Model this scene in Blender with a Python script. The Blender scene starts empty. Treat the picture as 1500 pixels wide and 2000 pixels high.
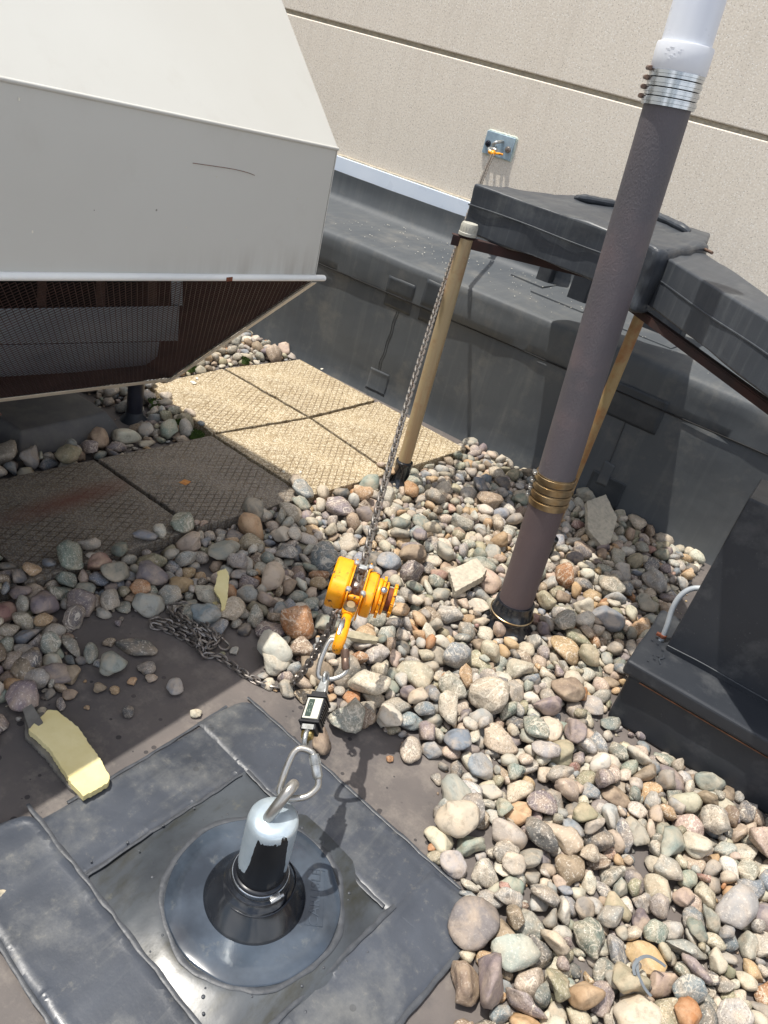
import bpy, bmesh, math, random
import numpy as np
from mathutils import Vector, Matrix, noise
from mathutils.bvhtree import BVHTree
R = math.radians
sc = bpy.context.scene
COL = sc.collection
# ------------------------------------------------------------------ camera
CX = np.array(((0.0,)*3,)*3)
def _setup(f=1500, vx=75, vy=3480, vp1=(-2300, -736)):
    d = np.array([vx-750, vy-1000, f], float); d /= np.linalg.norm(d)
    up = -d
    x = -np.array([vp1[0]-750, vp1[1]-1000, f], float); x -= x.dot(up)*up; x /= np.linalg.norm(x)
    return np.array([x, np.cross(up, x), up])
CR = _setup(); CH = 1.6; CF = 1500.0
def ray(px, py): return CR @ np.array([px-750, py-1000, CF])
def atz(px, py, z=0.0):                      # the point at height z seen at a pixel
    r = ray(px, py); return Vector(np.array([0, 0, CH]) + r*(z-CH)/r[2])
def atY(px, py, Y):                          # the point on the wall plane y = Y
    r = ray(px, py); return Vector(np.array([0, 0, CH]) + r*Y/r[1])
def onplane(px, py, P, n):
    r = Vector(ray(px, py)); o = Vector((0, 0, CH)); return o + r*((P-o).dot(n)/r.dot(n))
cam = bpy.data.cameras.new('camera'); cam.sensor_fit = 'VERTICAL'; cam.sensor_height = 36; cam.lens = 27.0
cam.clip_start = 0.02; cam.clip_end = 200
co = bpy.data.objects.new('camera', cam); COL.objects.link(co); sc.camera = co
rgt, upv, fwd = Vector(CR@[1, 0, 0]), Vector(CR@[0, -1, 0]), Vector(CR@[0, 0, 1])
mw = Matrix((rgt, upv, -fwd)).transposed().to_4x4(); mw.translation = (0, 0, CH); co.matrix_world = mw
# ------------------------------------------------------------------ light
SUN = Vector((-0.267, -0.156, 1.0)).normalized()
sd = bpy.data.lights.new('sun', 'SUN'); sd.energy = 4.4; sd.angle = R(0.55); sd.color = (1.0, 0.955, 0.88)
so = bpy.data.objects.new('sun', sd); COL.objects.link(so); so.rotation_euler = SUN.to_track_quat('Z', 'Y').to_euler()
so.location = (0, 0, 8)
w = bpy.data.worlds.new('World'); sc.world = w; w.use_nodes = True
nt = w.node_tree; nt.nodes.clear()
sky = nt.nodes.new('ShaderNodeTexSky'); sky.sky_type = 'NISHITA'; sky.sun_disc = False
sky.sun_elevation = math.asin(SUN.z); sky.sun_rotation = math.atan2(SUN.x, SUN.y); sky.dust_density = 2.2; sky.air_density = 1.0
tc = nt.nodes.new('ShaderNodeTexCoord')
cn = nt.nodes.new('ShaderNodeTexNoise'); cn.inputs['Scale'].default_value = 3.4; cn.inputs['Detail'].default_value = 7; cn.inputs['Roughness'].default_value = .58
cr = nt.nodes.new('ShaderNodeValToRGB'); cr.color_ramp.elements[0].position = .46; cr.color_ramp.elements[1].position = .62
mx = nt.nodes.new('ShaderNodeMix'); mx.data_type = 'RGBA'; mx.inputs['B'].default_value = (11.5, 11.6, 11.8, 1)
nt.links.new(tc.outputs['Generated'], cn.inputs['Vector']); nt.links.new(cn.outputs['Fac'], cr.inputs['Fac'])
nt.links.new(cr.outputs['Color'], mx.inputs['Factor']); nt.links.new(sky.outputs['Color'], mx.inputs['A'])
bg = nt.nodes.new('ShaderNodeBackground'); bg.inputs['Strength'].default_value = 0.13
wo = nt.nodes.new('ShaderNodeOutputWorld')
nt.links.new(mx.outputs['Result'], bg.inputs['Color']); nt.links.new(bg.outputs['Background'], wo.inputs['Surface'])
sc.view_settings.view_transform = 'Standard'; sc.view_settings.look = 'None'; sc.view_settings.exposure = 0.22; sc.view_settings.gamma = 1
sc.view_settings.use_curve_mapping = False
# ------------------------------------------------------------------ materials
def s2l(c): return tuple(((v/255)/12.92 if v/255 <= .04045 else ((v/255+.055)/1.055)**2.4) for v in c)
class N:
    def __init__(s, name):
        s.m = bpy.data.materials.new(name); s.m.use_nodes = True; s.t = s.m.node_tree; s.t.nodes.clear()
        s.o = s.t.nodes.new('ShaderNodeOutputMaterial'); s.b = s.t.nodes.new('ShaderNodeBsdfPrincipled')
        s.t.links.new(s.b.outputs[0], s.o.inputs[0]); s.tc = s.t.nodes.new('ShaderNodeTexCoord'); s.bump_in = None
    def lk(s, a, b): s.t.links.new(a, b)
    def coord(s, rot=(0, 0, 0), scale=(1, 1, 1), loc=(0, 0, 0)):
        mp = s.t.nodes.new('ShaderNodeMapping'); mp.inputs['Rotation'].default_value = rot; mp.inputs['Scale'].default_value = scale
        mp.inputs['Location'].default_value = loc; s.lk(s.tc.outputs['Object'], mp.inputs['Vector']); return mp.outputs[0]
    def noise(s, scale, detail=4, rough=.55, vec=None, dist=0):
        n = s.t.nodes.new('ShaderNodeTexNoise'); n.inputs['Scale'].default_value = scale; n.inputs['Detail'].default_value = detail
        n.inputs['Roughness'].default_value = rough; n.inputs['Distortion'].default_value = dist
        s.lk(vec or s.tc.outputs['Object'], n.inputs['Vector']); return n.outputs['Fac']
    def vor(s, scale, feat='F1', vec=None, out='Distance', rnd=1):
        n = s.t.nodes.new('ShaderNodeTexVoronoi'); n.inputs['Scale'].default_value = scale; n.feature = feat; n.inputs['Randomness'].default_value = rnd
        s.lk(vec or s.tc.outputs['Object'], n.inputs['Vector']); return n.outputs[out]
    def ramp(s, f, a, b, ca=(0, 0, 0), cb=(1, 1, 1), interp='LINEAR'):
        r = s.t.nodes.new('ShaderNodeValToRGB'); e = r.color_ramp.elements; e[0].position = a; e[1].position = b
        e[0].color = (*ca, 1); e[1].color = (*cb, 1); r.color_ramp.interpolation = interp; s.lk(f, r.inputs['Fac']); return r.outputs['Color']
    def mix(s, f, a, b, mode='MIX'):
        m = s.t.nodes.new('ShaderNodeMix'); m.data_type = 'RGBA'; m.blend_type = mode
        for k, v in (('Factor', f), ('A', a), ('B', b)):
            if isinstance(v, (int, float)): m.inputs[k].default_value = v
            elif isinstance(v, tuple): m.inputs[k].default_value = (*v, 1)
            else: s.lk(v, m.inputs[k])
        return m.outputs['Result']
    def math(s, op, a, b=None, clamp=False):
        m = s.t.nodes.new('ShaderNodeMath'); m.operation = op; m.use_clamp = clamp
        for i, v in enumerate((a, b)):
            if v is None: continue
            if isinstance(v, (int, float)): m.inputs[i].default_value = v
            else: s.lk(v, m.inputs[i])
        return m.outputs[0]
    def sep(s, vec=None):
        n = s.t.nodes.new('ShaderNodeSeparateXYZ'); s.lk(vec or s.tc.outputs['Object'], n.inputs[0]); return n.outputs
    def set(s, key, v):
        if isinstance(v, (int, float)): s.b.inputs[key].default_value = v
        elif isinstance(v, tuple): s.b.inputs[key].default_value = (*v, 1)
        else: s.lk(v, s.b.inputs[key])
    def bump(s, h, strength=.3, dist=.01):
        b = s.t.nodes.new('ShaderNodeBump'); b.inputs['Strength'].default_value = strength; b.inputs['Distance'].default_value = dist
        s.lk(h, b.inputs['Height'])
        if s.bump_in: s.lk(s.bump_in, b.inputs['Normal'])
        s.bump_in = b.outputs[0]; s.lk(s.bump_in, s.b.inputs['Normal'])
def plain(name, c1, c2=None, scale=8, rough=.5, metal=0, bump=0, bscale=60, bd=.002, r2=None, lo=.35, hi=.65, spec=.5):
    n = N(name); c1 = s2l(c1); c2 = s2l(c2) if c2 else tuple(v*.8 for v in c1)
    f = n.ramp(n.noise(scale, 6), lo, hi); n.set('Base Color', n.mix(f, c1, c2)); n.set('Metallic', metal)
    n.set('Roughness', n.math('ADD', n.math('MULTIPLY', n.noise(scale*2.3, 4), .22), rough-.11)); n.set('Specular IOR Level', spec)
    if bump: n.bump(n.noise(bscale, 5), bump, bd)
    return n.m
MT = {}
def epdm(name, c1, c2, dust, dlo, dhi, rough=.5, bump=.25, streak=None, wrinkle=.12):
    n = N(name); a = n.mix(n.ramp(n.noise(1.7, 5), .35, .68), s2l(c1), s2l(c2))
    a = n.mix(n.ramp(n.noise(5.2, 9, .66), dlo, dhi), a, s2l(dust))
    if streak:
        v = n.coord(rot=streak, scale=(2.2, 2.2, 60)) if False else n.coord(rot=streak, scale=(70, 3, 3))
        a = n.mix(n.math('MULTIPLY', n.ramp(n.noise(1, 4, .6, v), .52, .75), .22), a, s2l(tuple(min(255, q*1.28) for q in dust)))
    a = n.mix(n.math('MULTIPLY', n.ramp(n.noise(150, 2), .70, .78), .35), a, s2l(tuple(min(255, q*1.2) for q in dust)))
    n.set('Base Color', a)
    n.set('Roughness', n.math('ADD', n.math('MULTIPLY', n.noise(6, 5), .3), rough-.15)); n.set('Specular IOR Level', .34)
    n.bump(n.noise(4.5, 3), wrinkle, .03); n.bump(n.noise(260, 3), bump, .0008)
    return n.m
MT['beam'] = epdm('wrapped_rubber', (56, 60, 66), (68, 72, 77), (94, 97, 97), .55, .8, .42, streak=(0, 0, 0))
MT['curb'] = epdm('curb_rubber', (44, 47, 52), (56, 59, 64), (96, 97, 98), .54, .84, .44)
def patch_mat():
    n = N('patch_rubber'); a = n.mix(n.ramp(n.noise(2.2, 6, .6), .34, .68), s2l((72, 77, 86)), s2l((48, 52, 59)))
    a = n.mix(n.math('MULTIPLY', n.ramp(n.noise(5, 9, .7), .48, .72), .7), a, s2l((116, 116, 113)))
    for rz, sc_, amt, c in ((.10, 34, .35, (122, 122, 118)), (-.55, 26, .28, (110, 112, 112)), (1.2, 30, .22, (44, 46, 50))):
        v = n.coord(rot=(0, 0, rz), scale=(sc_, 2.6, 2)); a = n.mix(n.math('MULTIPLY', n.math('MULTIPLY', n.ramp(n.noise(1, 5, .62, v), .55, .74), n.ramp(n.noise(3.5, 3, .5, n.coord(loc=(rz, 2, 0))), .45, .6)), amt), a, s2l(c))
    a = n.mix(n.math('MULTIPLY', n.ramp(n.noise(40, 8, .75), .58, .70), .3), a, s2l((128, 124, 114)))
    d = n.vor(30); rn = n.sep(n.vor(30, out='Color'))[0]; spot = n.math('LESS_THAN', d, n.math('MULTIPLY', n.math('POWER', rn, 3), .3))
    a = n.mix(n.math('MULTIPLY', n.math('MULTIPLY', spot, n.ramp(n.noise(2.6, 2), .52, .6)), .4), a, s2l((40, 41, 44)))
    n.set('Base Color', a); n.set('Roughness', n.math('ADD', n.math('MULTIPLY', n.noise(5, 6, .6), .42), .16)); n.set('Specular IOR Level', .5)
    n.bump(n.noise(9, 4), .25, .006); n.bump(n.noise(240, 3), .25, .0007); return n.m
MT['patchm'] = patch_mat()
MT['pad'] = epdm('unit_pad_rubber', (92, 92, 92), (76, 78, 84), (124, 120, 114), .45, .8, .55)
MT['blackm'] = epdm('dark_patch_rubber', (52, 56, 60), (60, 64, 68), (80, 82, 82), .5, .8, .45)
def parapet_mat():
    n = N('parapet_rubber'); a = n.mix(n.ramp(n.noise(1.3, 6), .35, .7), s2l((72, 77, 82)), s2l((90, 93, 95)))
    v = n.coord(scale=(26, 2, 1.3)); a = n.mix(n.math('MULTIPLY', n.ramp(n.noise(1, 5, .65, v), .5, .85), .3), a, s2l((116, 119, 118)))
    v2 = n.coord(scale=(40, 2, .8), loc=(3, 1, 0)); a = n.mix(n.math('MULTIPLY', n.ramp(n.noise(1, 5, .65, v2), .55, .8), .2), a, s2l((62, 66, 71)))
    a = n.mix(n.ramp(n.noise(5, 9, .72), .52, .80), a, s2l((112, 111, 107)))
    n.set('Base Color', a); n.set('Roughness', n.math('ADD', n.math('MULTIPLY', n.noise(5, 5), .3), .48)); n.set('Specular IOR Level', .4)
    n.bump(n.noise(3.2, 3), .25, .03); n.bump(n.noise(14, 3), .12, .01); n.bump(n.noise(300, 2), .2, .0006); return n.m
MT['parapet'] = parapet_mat()
def roof_mat():
    n = N('dusty_roof_membrane')
    a = n.mix(n.ramp(n.noise(2.1, 7, .6), .36, .66), s2l((112, 104, 99)), s2l((84, 80, 79)))
    a = n.mix(n.ramp(n.noise(9, 10, .72), .5, .8), a, s2l((136, 128, 119)))
    a = n.mix(n.math('MULTIPLY', n.ramp(n.noise(26, 8, .7), .56, .7), .5), a, s2l((84, 80, 80)))
    # water spots
    d = n.vor(36, vec=n.coord(loc=(.2, .1, 0))); rn = n.vor(36, vec=n.coord(loc=(.2, .1, 0)), out='Color')
    sx = n.sep(rn)[0]; thr = n.math('MULTIPLY', n.math('POWER', sx, 3), .34)
    spot = n.math('LESS_THAN', d, thr)
    region = n.ramp(n.noise(2.3, 2), .42, .52)
    a = n.mix(n.math('MULTIPLY', n.math('MULTIPLY', spot, region), .8), a, s2l((46, 44, 46)))
    n.set('Base Color', a); n.set('Roughness', n.math('ADD', n.math('MULTIPLY', n.noise(8, 5), .25), .52)); n.set('Specular IOR Level', .35)
    n.bump(n.noise(3, 4), .2, .02); n.bump(n.noise(120, 6, .7), .35, .0012); return n.m
MT['roof'] = roof_mat()
def wall_mat():
    n = N('exposed_aggregate_precast')
    a = n.mix(n.ramp(n.noise(.8, 5), .35, .7), s2l((238, 228, 212)), s2l((229, 218, 201)))
    v = n.coord(scale=(16, 16, 1.2)); a = n.mix(n.math('MULTIPLY', n.ramp(n.noise(1, 5, .6, v), .5, .8), .25), a, s2l((196, 184, 168)))
    a = n.mix(n.math('MULTIPLY', n.ramp(n.noise(110, 4, .6), .46, .60), .5), a, s2l((200, 188, 171)))
    c = n.vor(150); cc = n.sep(n.vor(150, out='Color'))
    a = n.mix(n.math('MULTIPLY', n.math('LESS_THAN', c, .30), n.math('GREATER_THAN', cc[0], .72)), a, s2l((250, 246, 238)))
    a = n.mix(n.math('MULTIPLY', n.math('MULTIPLY', n.math('LESS_THAN', c, .26), n.math('LESS_THAN', cc[0], .16)), .75), a, s2l((120, 104, 92)))
    n.set('Base Color', a); n.set('Roughness', .85); n.set('Specular IOR Level', .3)
    n.bump(n.noise(130, 5, .7), .35, .002); n.bump(c, .25, .0012); return n.m
MT['wall'] = wall_mat()
def paver_mat(name, k1, k2, k3, lt=1.0):
    n = N(name)
    a = n.mix(n.ramp(n.noise(1.8, 6), .3, .7), s2l(k1), s2l(k2))
    a = n.mix(n.ramp(n.noise(4, 8, .65), .56, .8), a, s2l(k3))
    c = n.vor(250); cc = n.sep(n.vor(250, out='Color'))
    a = n.mix(n.math('MULTIPLY', n.math('GREATER_THAN', cc[0], .66), .6*lt), a, s2l((228, 216, 192)))
    a = n.mix(n.math('MULTIPLY', n.math('LESS_THAN', cc[0], .24), .5), a, s2l((132, 112, 84)))
    lines = None
    for ang in (R(33), R(-33)):
        v = n.coord(rot=(0, 0, ang)); x = n.sep(v)[0]
        fr = n.math('FRACT', n.math('MULTIPLY', n.math('ADD', x, n.math('MULTIPLY', n.noise(30, 2), .002)), 36.0))
        l = n.math('LESS_THAN', n.math('ABSOLUTE', n.math('SUBTRACT', fr, .5)), .085)
        lines = l if lines is None else n.math('MAXIMUM', lines, l)
    wear = n.ramp(n.noise(7, 5), .38, .6)
    lw = n.math('MULTIPLY', lines, wear)
    a = n.mix(n.math('MULTIPLY', lw, .75), a, n.mix(1.0, a, (.42, .38, .34), 'MULTIPLY'))
    n.set('Base Color', a); n.set('Roughness', .9); n.set('Specular IOR Level', .25)
    n.bump(n.math('MULTIPLY', lw, -1), .9, .004); n.bump(n.noise(150, 4, .7), .55, .003); return n.m
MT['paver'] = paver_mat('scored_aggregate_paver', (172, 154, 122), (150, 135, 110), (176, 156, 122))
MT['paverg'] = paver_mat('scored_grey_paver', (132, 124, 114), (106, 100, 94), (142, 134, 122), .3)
def stone_mat(name, objcol):
    n = N(name)
    if objcol:
        oi = n.t.nodes.new('ShaderNodeObjectInfo'); col = oi.outputs['Color']; rnd = oi.outputs['Random']
        ad = n.t.nodes.new('ShaderNodeVectorMath'); ad.operation = 'ADD'; n.lk(n.coord(scale=(.033, .033, .033)), ad.inputs[0])
        cmb = n.t.nodes.new('ShaderNodeCombineXYZ'); n.lk(n.math('MULTIPLY', rnd, 37.0), cmb.inputs[0]); n.lk(n.math('MULTIPLY', rnd, 91.0), cmb.inputs[1]); n.lk(cmb.outputs[0], ad.inputs[1]); vec = ad.outputs[0]
    else:
        at = n.t.nodes.new('ShaderNodeAttribute'); at.attribute_name = 'tint'; col = at.outputs['Color']; rnd = at.outputs['Alpha']
        vec = n.tc.outputs['Object']
    a = col
    var = n.noise(28, 6, .6, vec, .6)
    a = n.mix(n.ramp(var, .40, .72), a, n.mix(.5, a, s2l((214, 190, 160)), 'MIX'))
    a = n.mix(n.math('MULTIPLY', n.ramp(n.noise(60, 5, .65, vec), .52, .66), .5), a, n.mix(1.0, a, (.42, .42, .42), 'MULTIPLY'))
    spk = n.math('MULTIPLY', n.ramp(n.noise(330, 3, .7, vec), .54, .60), n.ramp(rnd, .45, .6))
    a = n.mix(n.math('MULTIPLY', spk, .55), a, n.mix(1.0, a, (.35, .33, .32), 'MULTIPLY'))
    spk2 = n.math('MULTIPLY', n.ramp(n.noise(260, 3, .7, vec), .57, .63), n.ramp(rnd, .25, .5))
    a = n.mix(n.math('MULTIPLY', spk2, .5), a, s2l((236, 226, 210)))
    vein = n.ramp(n.noise(16, 3, .5, vec, 1.5), .49, .51); vein2 = n.ramp(n.noise(16, 3, .5, vec, 1.5), .51, .53, (1, 1, 1), (0, 0, 0))
    a = n.mix(n.math('MULTIPLY', n.math('MULTIPLY', n.math('MULTIPLY', vein, vein2), n.math('GREATER_THAN', rnd, .7)), .6), a, s2l((232, 220, 200)))
    n.set('Base Color', a); n.set('Roughness', n.math('ADD', n.math('MULTIPLY', n.noise(40, 3, .5, vec), .25), .55)); n.set('Specular IOR Level', .4)
    n.bump(n.noise(45, 8, .7, vec), .6, .006); n.bump(n.noise(300, 4, .7, vec), .5, .0012); return n.m
MT['stone'] = stone_mat('river_stone', True); MT['stones'] = stone_mat('river_gravel', False)
def hood_mat():
    n = N('cream_enamel'); a = n.mix(n.ramp(n.noise(1.1, 5), .35, .65), s2l((198, 197, 190)), s2l((192, 190, 182)))
    a = n.mix(n.math('MULTIPLY', n.ramp(n.noise(6, 8, .7), .56, .8), .22), a, s2l((168, 160, 148)))
    zz = n.sep(); v = n.coord(scale=(3, 22, 2)); st = n.ramp(n.noise(1, 5, .6, v), .38, .68)
    band = n.math('MULTIPLY', n.ramp(zz[2], 1.035, 1.12, (1, 1, 1), (0, 0, 0)) if False else n.ramp(n.math('MULTIPLY', zz[2], .5), .515, .560, (1, 1, 1), (0, 0, 0)), n.ramp(n.math('ADD', n.math('MULTIPLY', zz[1], .5), .35), .30, .62))
    a = n.mix(n.math('MULTIPLY', n.math('MULTIPLY', band, st), .6), a, s2l((150, 142, 130)))
    sp = n.math('MULTIPLY', n.math('LESS_THAN', n.vor(14), .035), n.math('GREATER_THAN', n.sep(n.vor(14, out='Color'))[1], .55)); a = n.mix(n.math('MULTIPLY', sp, .7), a, s2l((96, 88, 80)))
    n.set('Base Color', a); n.set('Roughness', n.math('ADD', n.math('MULTIPLY', n.noise(4, 5), .2), .28)); n.bump(n.noise(2.2, 2), .08, .02); return n.m
MT['hood'] = hood_mat()
MT['cream'] = plain('cream_trim', (216, 204, 184), (198, 184, 164), 5, .45)
MT['flash'] = plain('white_flashing', (232, 240, 250), (220, 231, 244), 3, .3, 0, .05, 12, .004)
MT['flange'] = plain('bright_flashing_lip', (235, 236, 232), (220, 222, 220), 3, .35)
MT['meshm'] = plain('brown_mesh_steel', (78, 55, 48), (60, 43, 38), 14, .55, .2)
MT['inner'] = plain('brown_interior_steel', (92, 62, 54), (70, 46, 40), 5, .6)
MT['baffle'] = plain('grey_blue_baffle', (150, 160, 168), (132, 142, 152), 4, .5)
MT['dark'] = plain('black_recess', (22, 20, 20), (14, 13, 13), 9, .8)
MT['leg'] = plain('dark_blue_leg_paint', (34, 36, 48), (24, 26, 34), 9, .35)
MT['copper'] = plain('copper_edge', (140, 100, 78), (96, 70, 58), 30, .35, .7)
MT['leafm'] = plain('orange_leaf', (200, 140, 70), (176, 112, 54), 60, .7)
MT['silver'] = plain('silver_bolt_steel', (196, 196, 194), (160, 160, 158), 40, .28, .9)
MT['brass'] = plain('brass_ring', (190, 170, 110), (150, 130, 80), 40, .3, .9)
MT['black'] = plain('black_plastic', (30, 30, 32), (20, 20, 22), 30, .4, 0, .1, 200)
MT['steelg'] = plain('worn_cast_steel', (196, 198, 196), (150, 150, 146), 60, .35, .8, .2, 150, .0008)
MT['paleplate'] = plain('load_cell_faceplate', (206, 204, 190), (190, 188, 172), 60, .4)
MT['lcd'] = plain('grey_green_screen', (70, 84, 76), (58, 70, 64), 30, .15)
MT['lcdmark'] = plain('screen_segments', (150, 160, 148), (140, 150, 138), 30, .3)
MT['caulk'] = plain('black_lap_sealant', (70, 73, 78), (56, 59, 64), 40, .46, 0, .3, 60, .004)
MT['caulkg'] = plain('pale_green_sealant', (206, 214, 204), (186, 196, 184), 60, .5, 0, .4, 90, .004)
MT['foam'] = plain('yellow_insulation_foam', (236, 222, 168), (226, 210, 150), 14, .9, 0, .5, 160, .002)
MT['foamface'] = plain('grey_foam_facer', (126, 122, 114), (104, 100, 94), 20, .85, 0, .4, 60, .003)
MT['wood'] = plain('weathered_wood', (176, 166, 140), (140, 132, 110), 40, .9, 0, .6, 80, .004)
MT['conc'] = plain('broken_paver_concrete', (196, 186, 166), (168, 160, 144), 60, .95, 0, .7, 140, .004)
MT['moss'] = plain('green_moss', (70, 92, 30), (48, 66, 22), 30, .95, 0, .8, 120, .006)
MT['chip'] = plain('white_chips', (226, 222, 208), (206, 200, 184), 30, .8)
MT['plastic'] = plain('grey_plastic_strip', (120, 126, 130), (100, 106, 112), 20, .45)
MT['pvc'] = plain('white_pvc', (222, 225, 230), (216, 220, 228), 4, .3)
MT['pvcc'] = plain('white_pvc_collar', (220, 222, 226), (214, 217, 223), 4, .38)
MT['bandnew'] = plain('bright_clamp_band', (200, 204, 208), (160, 166, 172), 6, .24, .95, .1, 20)
MT['bandold'] = plain('tarnished_clamp_band', (176, 158, 128), (140, 116, 82), 18, .36, .9, .15, 40)
MT['cap'] = plain('grey_pipe_cap', (190, 188, 176), (170, 168, 156), 20, .5)
MT['conduit'] = plain('grey_conduit', (176, 182, 186), (160, 166, 172), 20, .4)
def rusty(name, base, rust, lo, hi, metal=0., rough=.6, scale=9, z=None):
    n = N(name); f = n.ramp(n.noise(scale, 8, .65), lo, hi)
    v = n.coord(scale=(30, 30, 2)); g = n.ramp(n.noise(1, 5, .6, v), .45, .7)
    f2 = n.math('MAXIMUM', f, n.math('MULTIPLY', g, .5))
    n.set('Base Color', n.mix(f2, s2l(base), s2l(rust))); n.set('Metallic', n.math('MULTIPLY', n.math('SUBTRACT', 1.0, f2), metal)); n.set('Roughness', rough)
    n.bump(n.noise(90, 6, .7), .4, .001); return n.m
MT['post'] = rusty('weathered_post_steel', (176, 158, 124), (150, 96, 56), .52, .78, .25, .5)
MT['postb'] = rusty('rust_stained_post', (156, 136, 96), (136, 88, 46), .42, .62, .2, .5)
MT['rust'] = rusty('rusted_angle_iron', (62, 38, 34), (42, 28, 27), .4, .6, .1, .8)
MT['rustb'] = rusty('rusty_brown', (128, 70, 44), (84, 48, 36), .4, .6, .1, .8, 60)
MT['chain'] = rusty('worn_chain_steel', (150, 146, 140), (98, 72, 56), .5, .72, .85, .38, 50)
MT['chaindk'] = rusty('dark_chain_steel', (150, 144, 138), (84, 66, 56), .48, .74, .85, .4, 50)
MT['steel'] = rusty('scuffed_carabiner_steel', (184, 182, 176), (120, 104, 92), .58, .8, .9, .3, 40)
MT['brownsteel'] = rusty('brown_worn_sleeve', (120, 98, 84), (84, 62, 52), .45, .7, .6, .4, 60)
def yellow(name='chipped_yellow_enamel'):
    n = N(name); a = n.mix(n.ramp(n.noise(14, 5), .35, .7), s2l((250, 172, 22)), s2l((236, 146, 14)))
    ch = n.ramp(n.noise(34, 9, .74), .595, .615); a = n.mix(ch, a, s2l((66, 52, 42)))
    g = n.ramp(n.noise(60, 8, .72), .54, .68); a = n.mix(n.math('MULTIPLY', g, .6), a, s2l((170, 98, 24)))
    n.set('Base Color', a); n.set('Roughness', n.math('ADD', n.math('MULTIPLY', ch, .3), .32)); n.bump(n.math('MULTIPLY', ch, -1), .4, .001); return n.m
MT['yellow'] = yellow()
def pipe_mat():
    n = N('purple_grey_pipe_wrap'); a = n.mix(n.ramp(n.noise(3, 6), .35, .68), s2l((88, 86, 90)), s2l((102, 94, 97)))
    a = n.mix(n.ramp(n.noise(6, 6), .55, .85), a, s2l((118, 102, 102)))
    zz = n.sep()[2]; top = n.ramp(n.math('MULTIPLY', n.math('ADD', zz, n.math('MULTIPLY', n.noise(4, 3), .2)), .5), .58, .80); a = n.mix(n.math('MULTIPLY', top, .55), a, s2l((78, 76, 80)))
    low = n.ramp(zz, .52, .60, (1, 1, 1), (0, 0, 0)); a = n.mix(n.math('MULTIPLY', low, .5), a, s2l((100, 78, 74)))
    n.set('Base Color', a); n.set('Roughness', .55); n.set('Specular IOR Level', .4)
    v = n.coord(rot=(.5, .4, .3)); n.bump(n.noise(330, 2, .5, n.coord(rot=(0, 0, 0), scale=(1, 1, .45))), .9, .0018); n.bump(n.noise(5, 3), .1, .02); return n.m
MT['pipe'] = pipe_mat()
def galv_mat():      # galvanised cap with the ragged remains of a black coating on the lower part
    n = N('galvanised_with_black_coating'); s = n.sep(); zz = s[2]
    v = n.coord(scale=(13, 13, 7)); jag = n.noise(1, 8, .62, v)
    fr = n.math('ADD', n.math('MULTIPLY', s[0], math.cos(R(-48))/.051), n.math('MULTIPLY', s[1], math.sin(R(-48))/.051))
    lobe = n.ramp(fr, .66, .84)
    lim = n.math('ADD', n.math('ADD', n.math('MULTIPLY', n.math('SUBTRACT', jag, .5), .20), .150), n.math('MULTIPLY', lobe, .125))
    blk = n.math('LESS_THAN', zz, lim)
    g = n.mix(n.ramp(n.noise(16, 6), .35, .7), s2l((196, 208, 214)), s2l((164, 178, 188)))
    n.set('Base Color', n.mix(blk, g, s2l((26, 26, 28)))); n.set('Metallic', n.math('MULTIPLY', n.math('SUBTRACT', 1.0, blk), .45))
    n.set('Roughness', n.mix(blk, (.32, .32, .32), (.24, .24, .24))); n.bump(n.math('ADD', n.math('MULTIPLY', blk, .5), n.math('MULTIPLY', n.noise(40, 5), .25)), .35, .002); return n.m
MT['galv'] = galv_mat()
def plate_mat():
    return plain('blue_grey_galvanised_plate', (176, 198, 210), (150, 172, 188), 30, .45, .35, .15, 60)
MT['plate'] = plate_mat()
def boot_mat():
    n = N('glossy_black_rubber'); n.set('Base Color', n.mix(n.ramp(n.noise(5, 5), .4, .7), s2l((28, 30, 35)), s2l((40, 44, 50)))); n.set('Roughness', n.math('ADD', n.math('MULTIPLY', n.noise(7, 4), .14), .10)); n.set('Specular IOR Level', .6)
    n.bump(n.noise(6, 3), .12, .02); return n.m
MT['boot'] = boot_mat()
def disc_mat():
    n = N('glossy_flange_rubber'); a = n.mix(n.ramp(n.noise(6, 6), .38, .68), s2l((44, 50, 58)), s2l((76, 86, 98)))
    a = n.mix(n.ramp(n.noise(22, 8, .7), .6, .8), a, s2l((104, 106, 104)))
    n.set('Base Color', a); n.set('Roughness', n.math('ADD', n.math('MULTIPLY', n.noise(9, 5), .22), .03)); n.set('Specular IOR Level', .55)
    n.bump(n.noise(7, 3), .1, .02); return n.m
MT['disc'] = disc_mat()
def wet_mat():       # silty film inside the square of flashing
    n = N('silty_patch_rubber'); a = n.mix(n.ramp(n.noise(4, 7, .6), .35, .62), s2l((50, 53, 57)), s2l((72, 77, 82)))
    a = n.mix(n.ramp(n.noise(7, 8, .68, n.coord(rot=(0, 0, .8), scale=(1, .35, 1))), .48, .62), a, s2l((44, 44, 36)))
    a = n.mix(n.ramp(n.noise(12, 9, .7), .62, .80), a, s2l((104, 102, 90)))
    n.set('Base Color', a); n.set('Roughness', n.math('ADD', n.math('MULTIPLY', n.noise(6, 5), .35), .16)); n.set('Specular IOR Level', .5)
    n.bump(n.noise(60, 4), .12, .002); return n.m
MT['wet'] = wet_mat()
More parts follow.
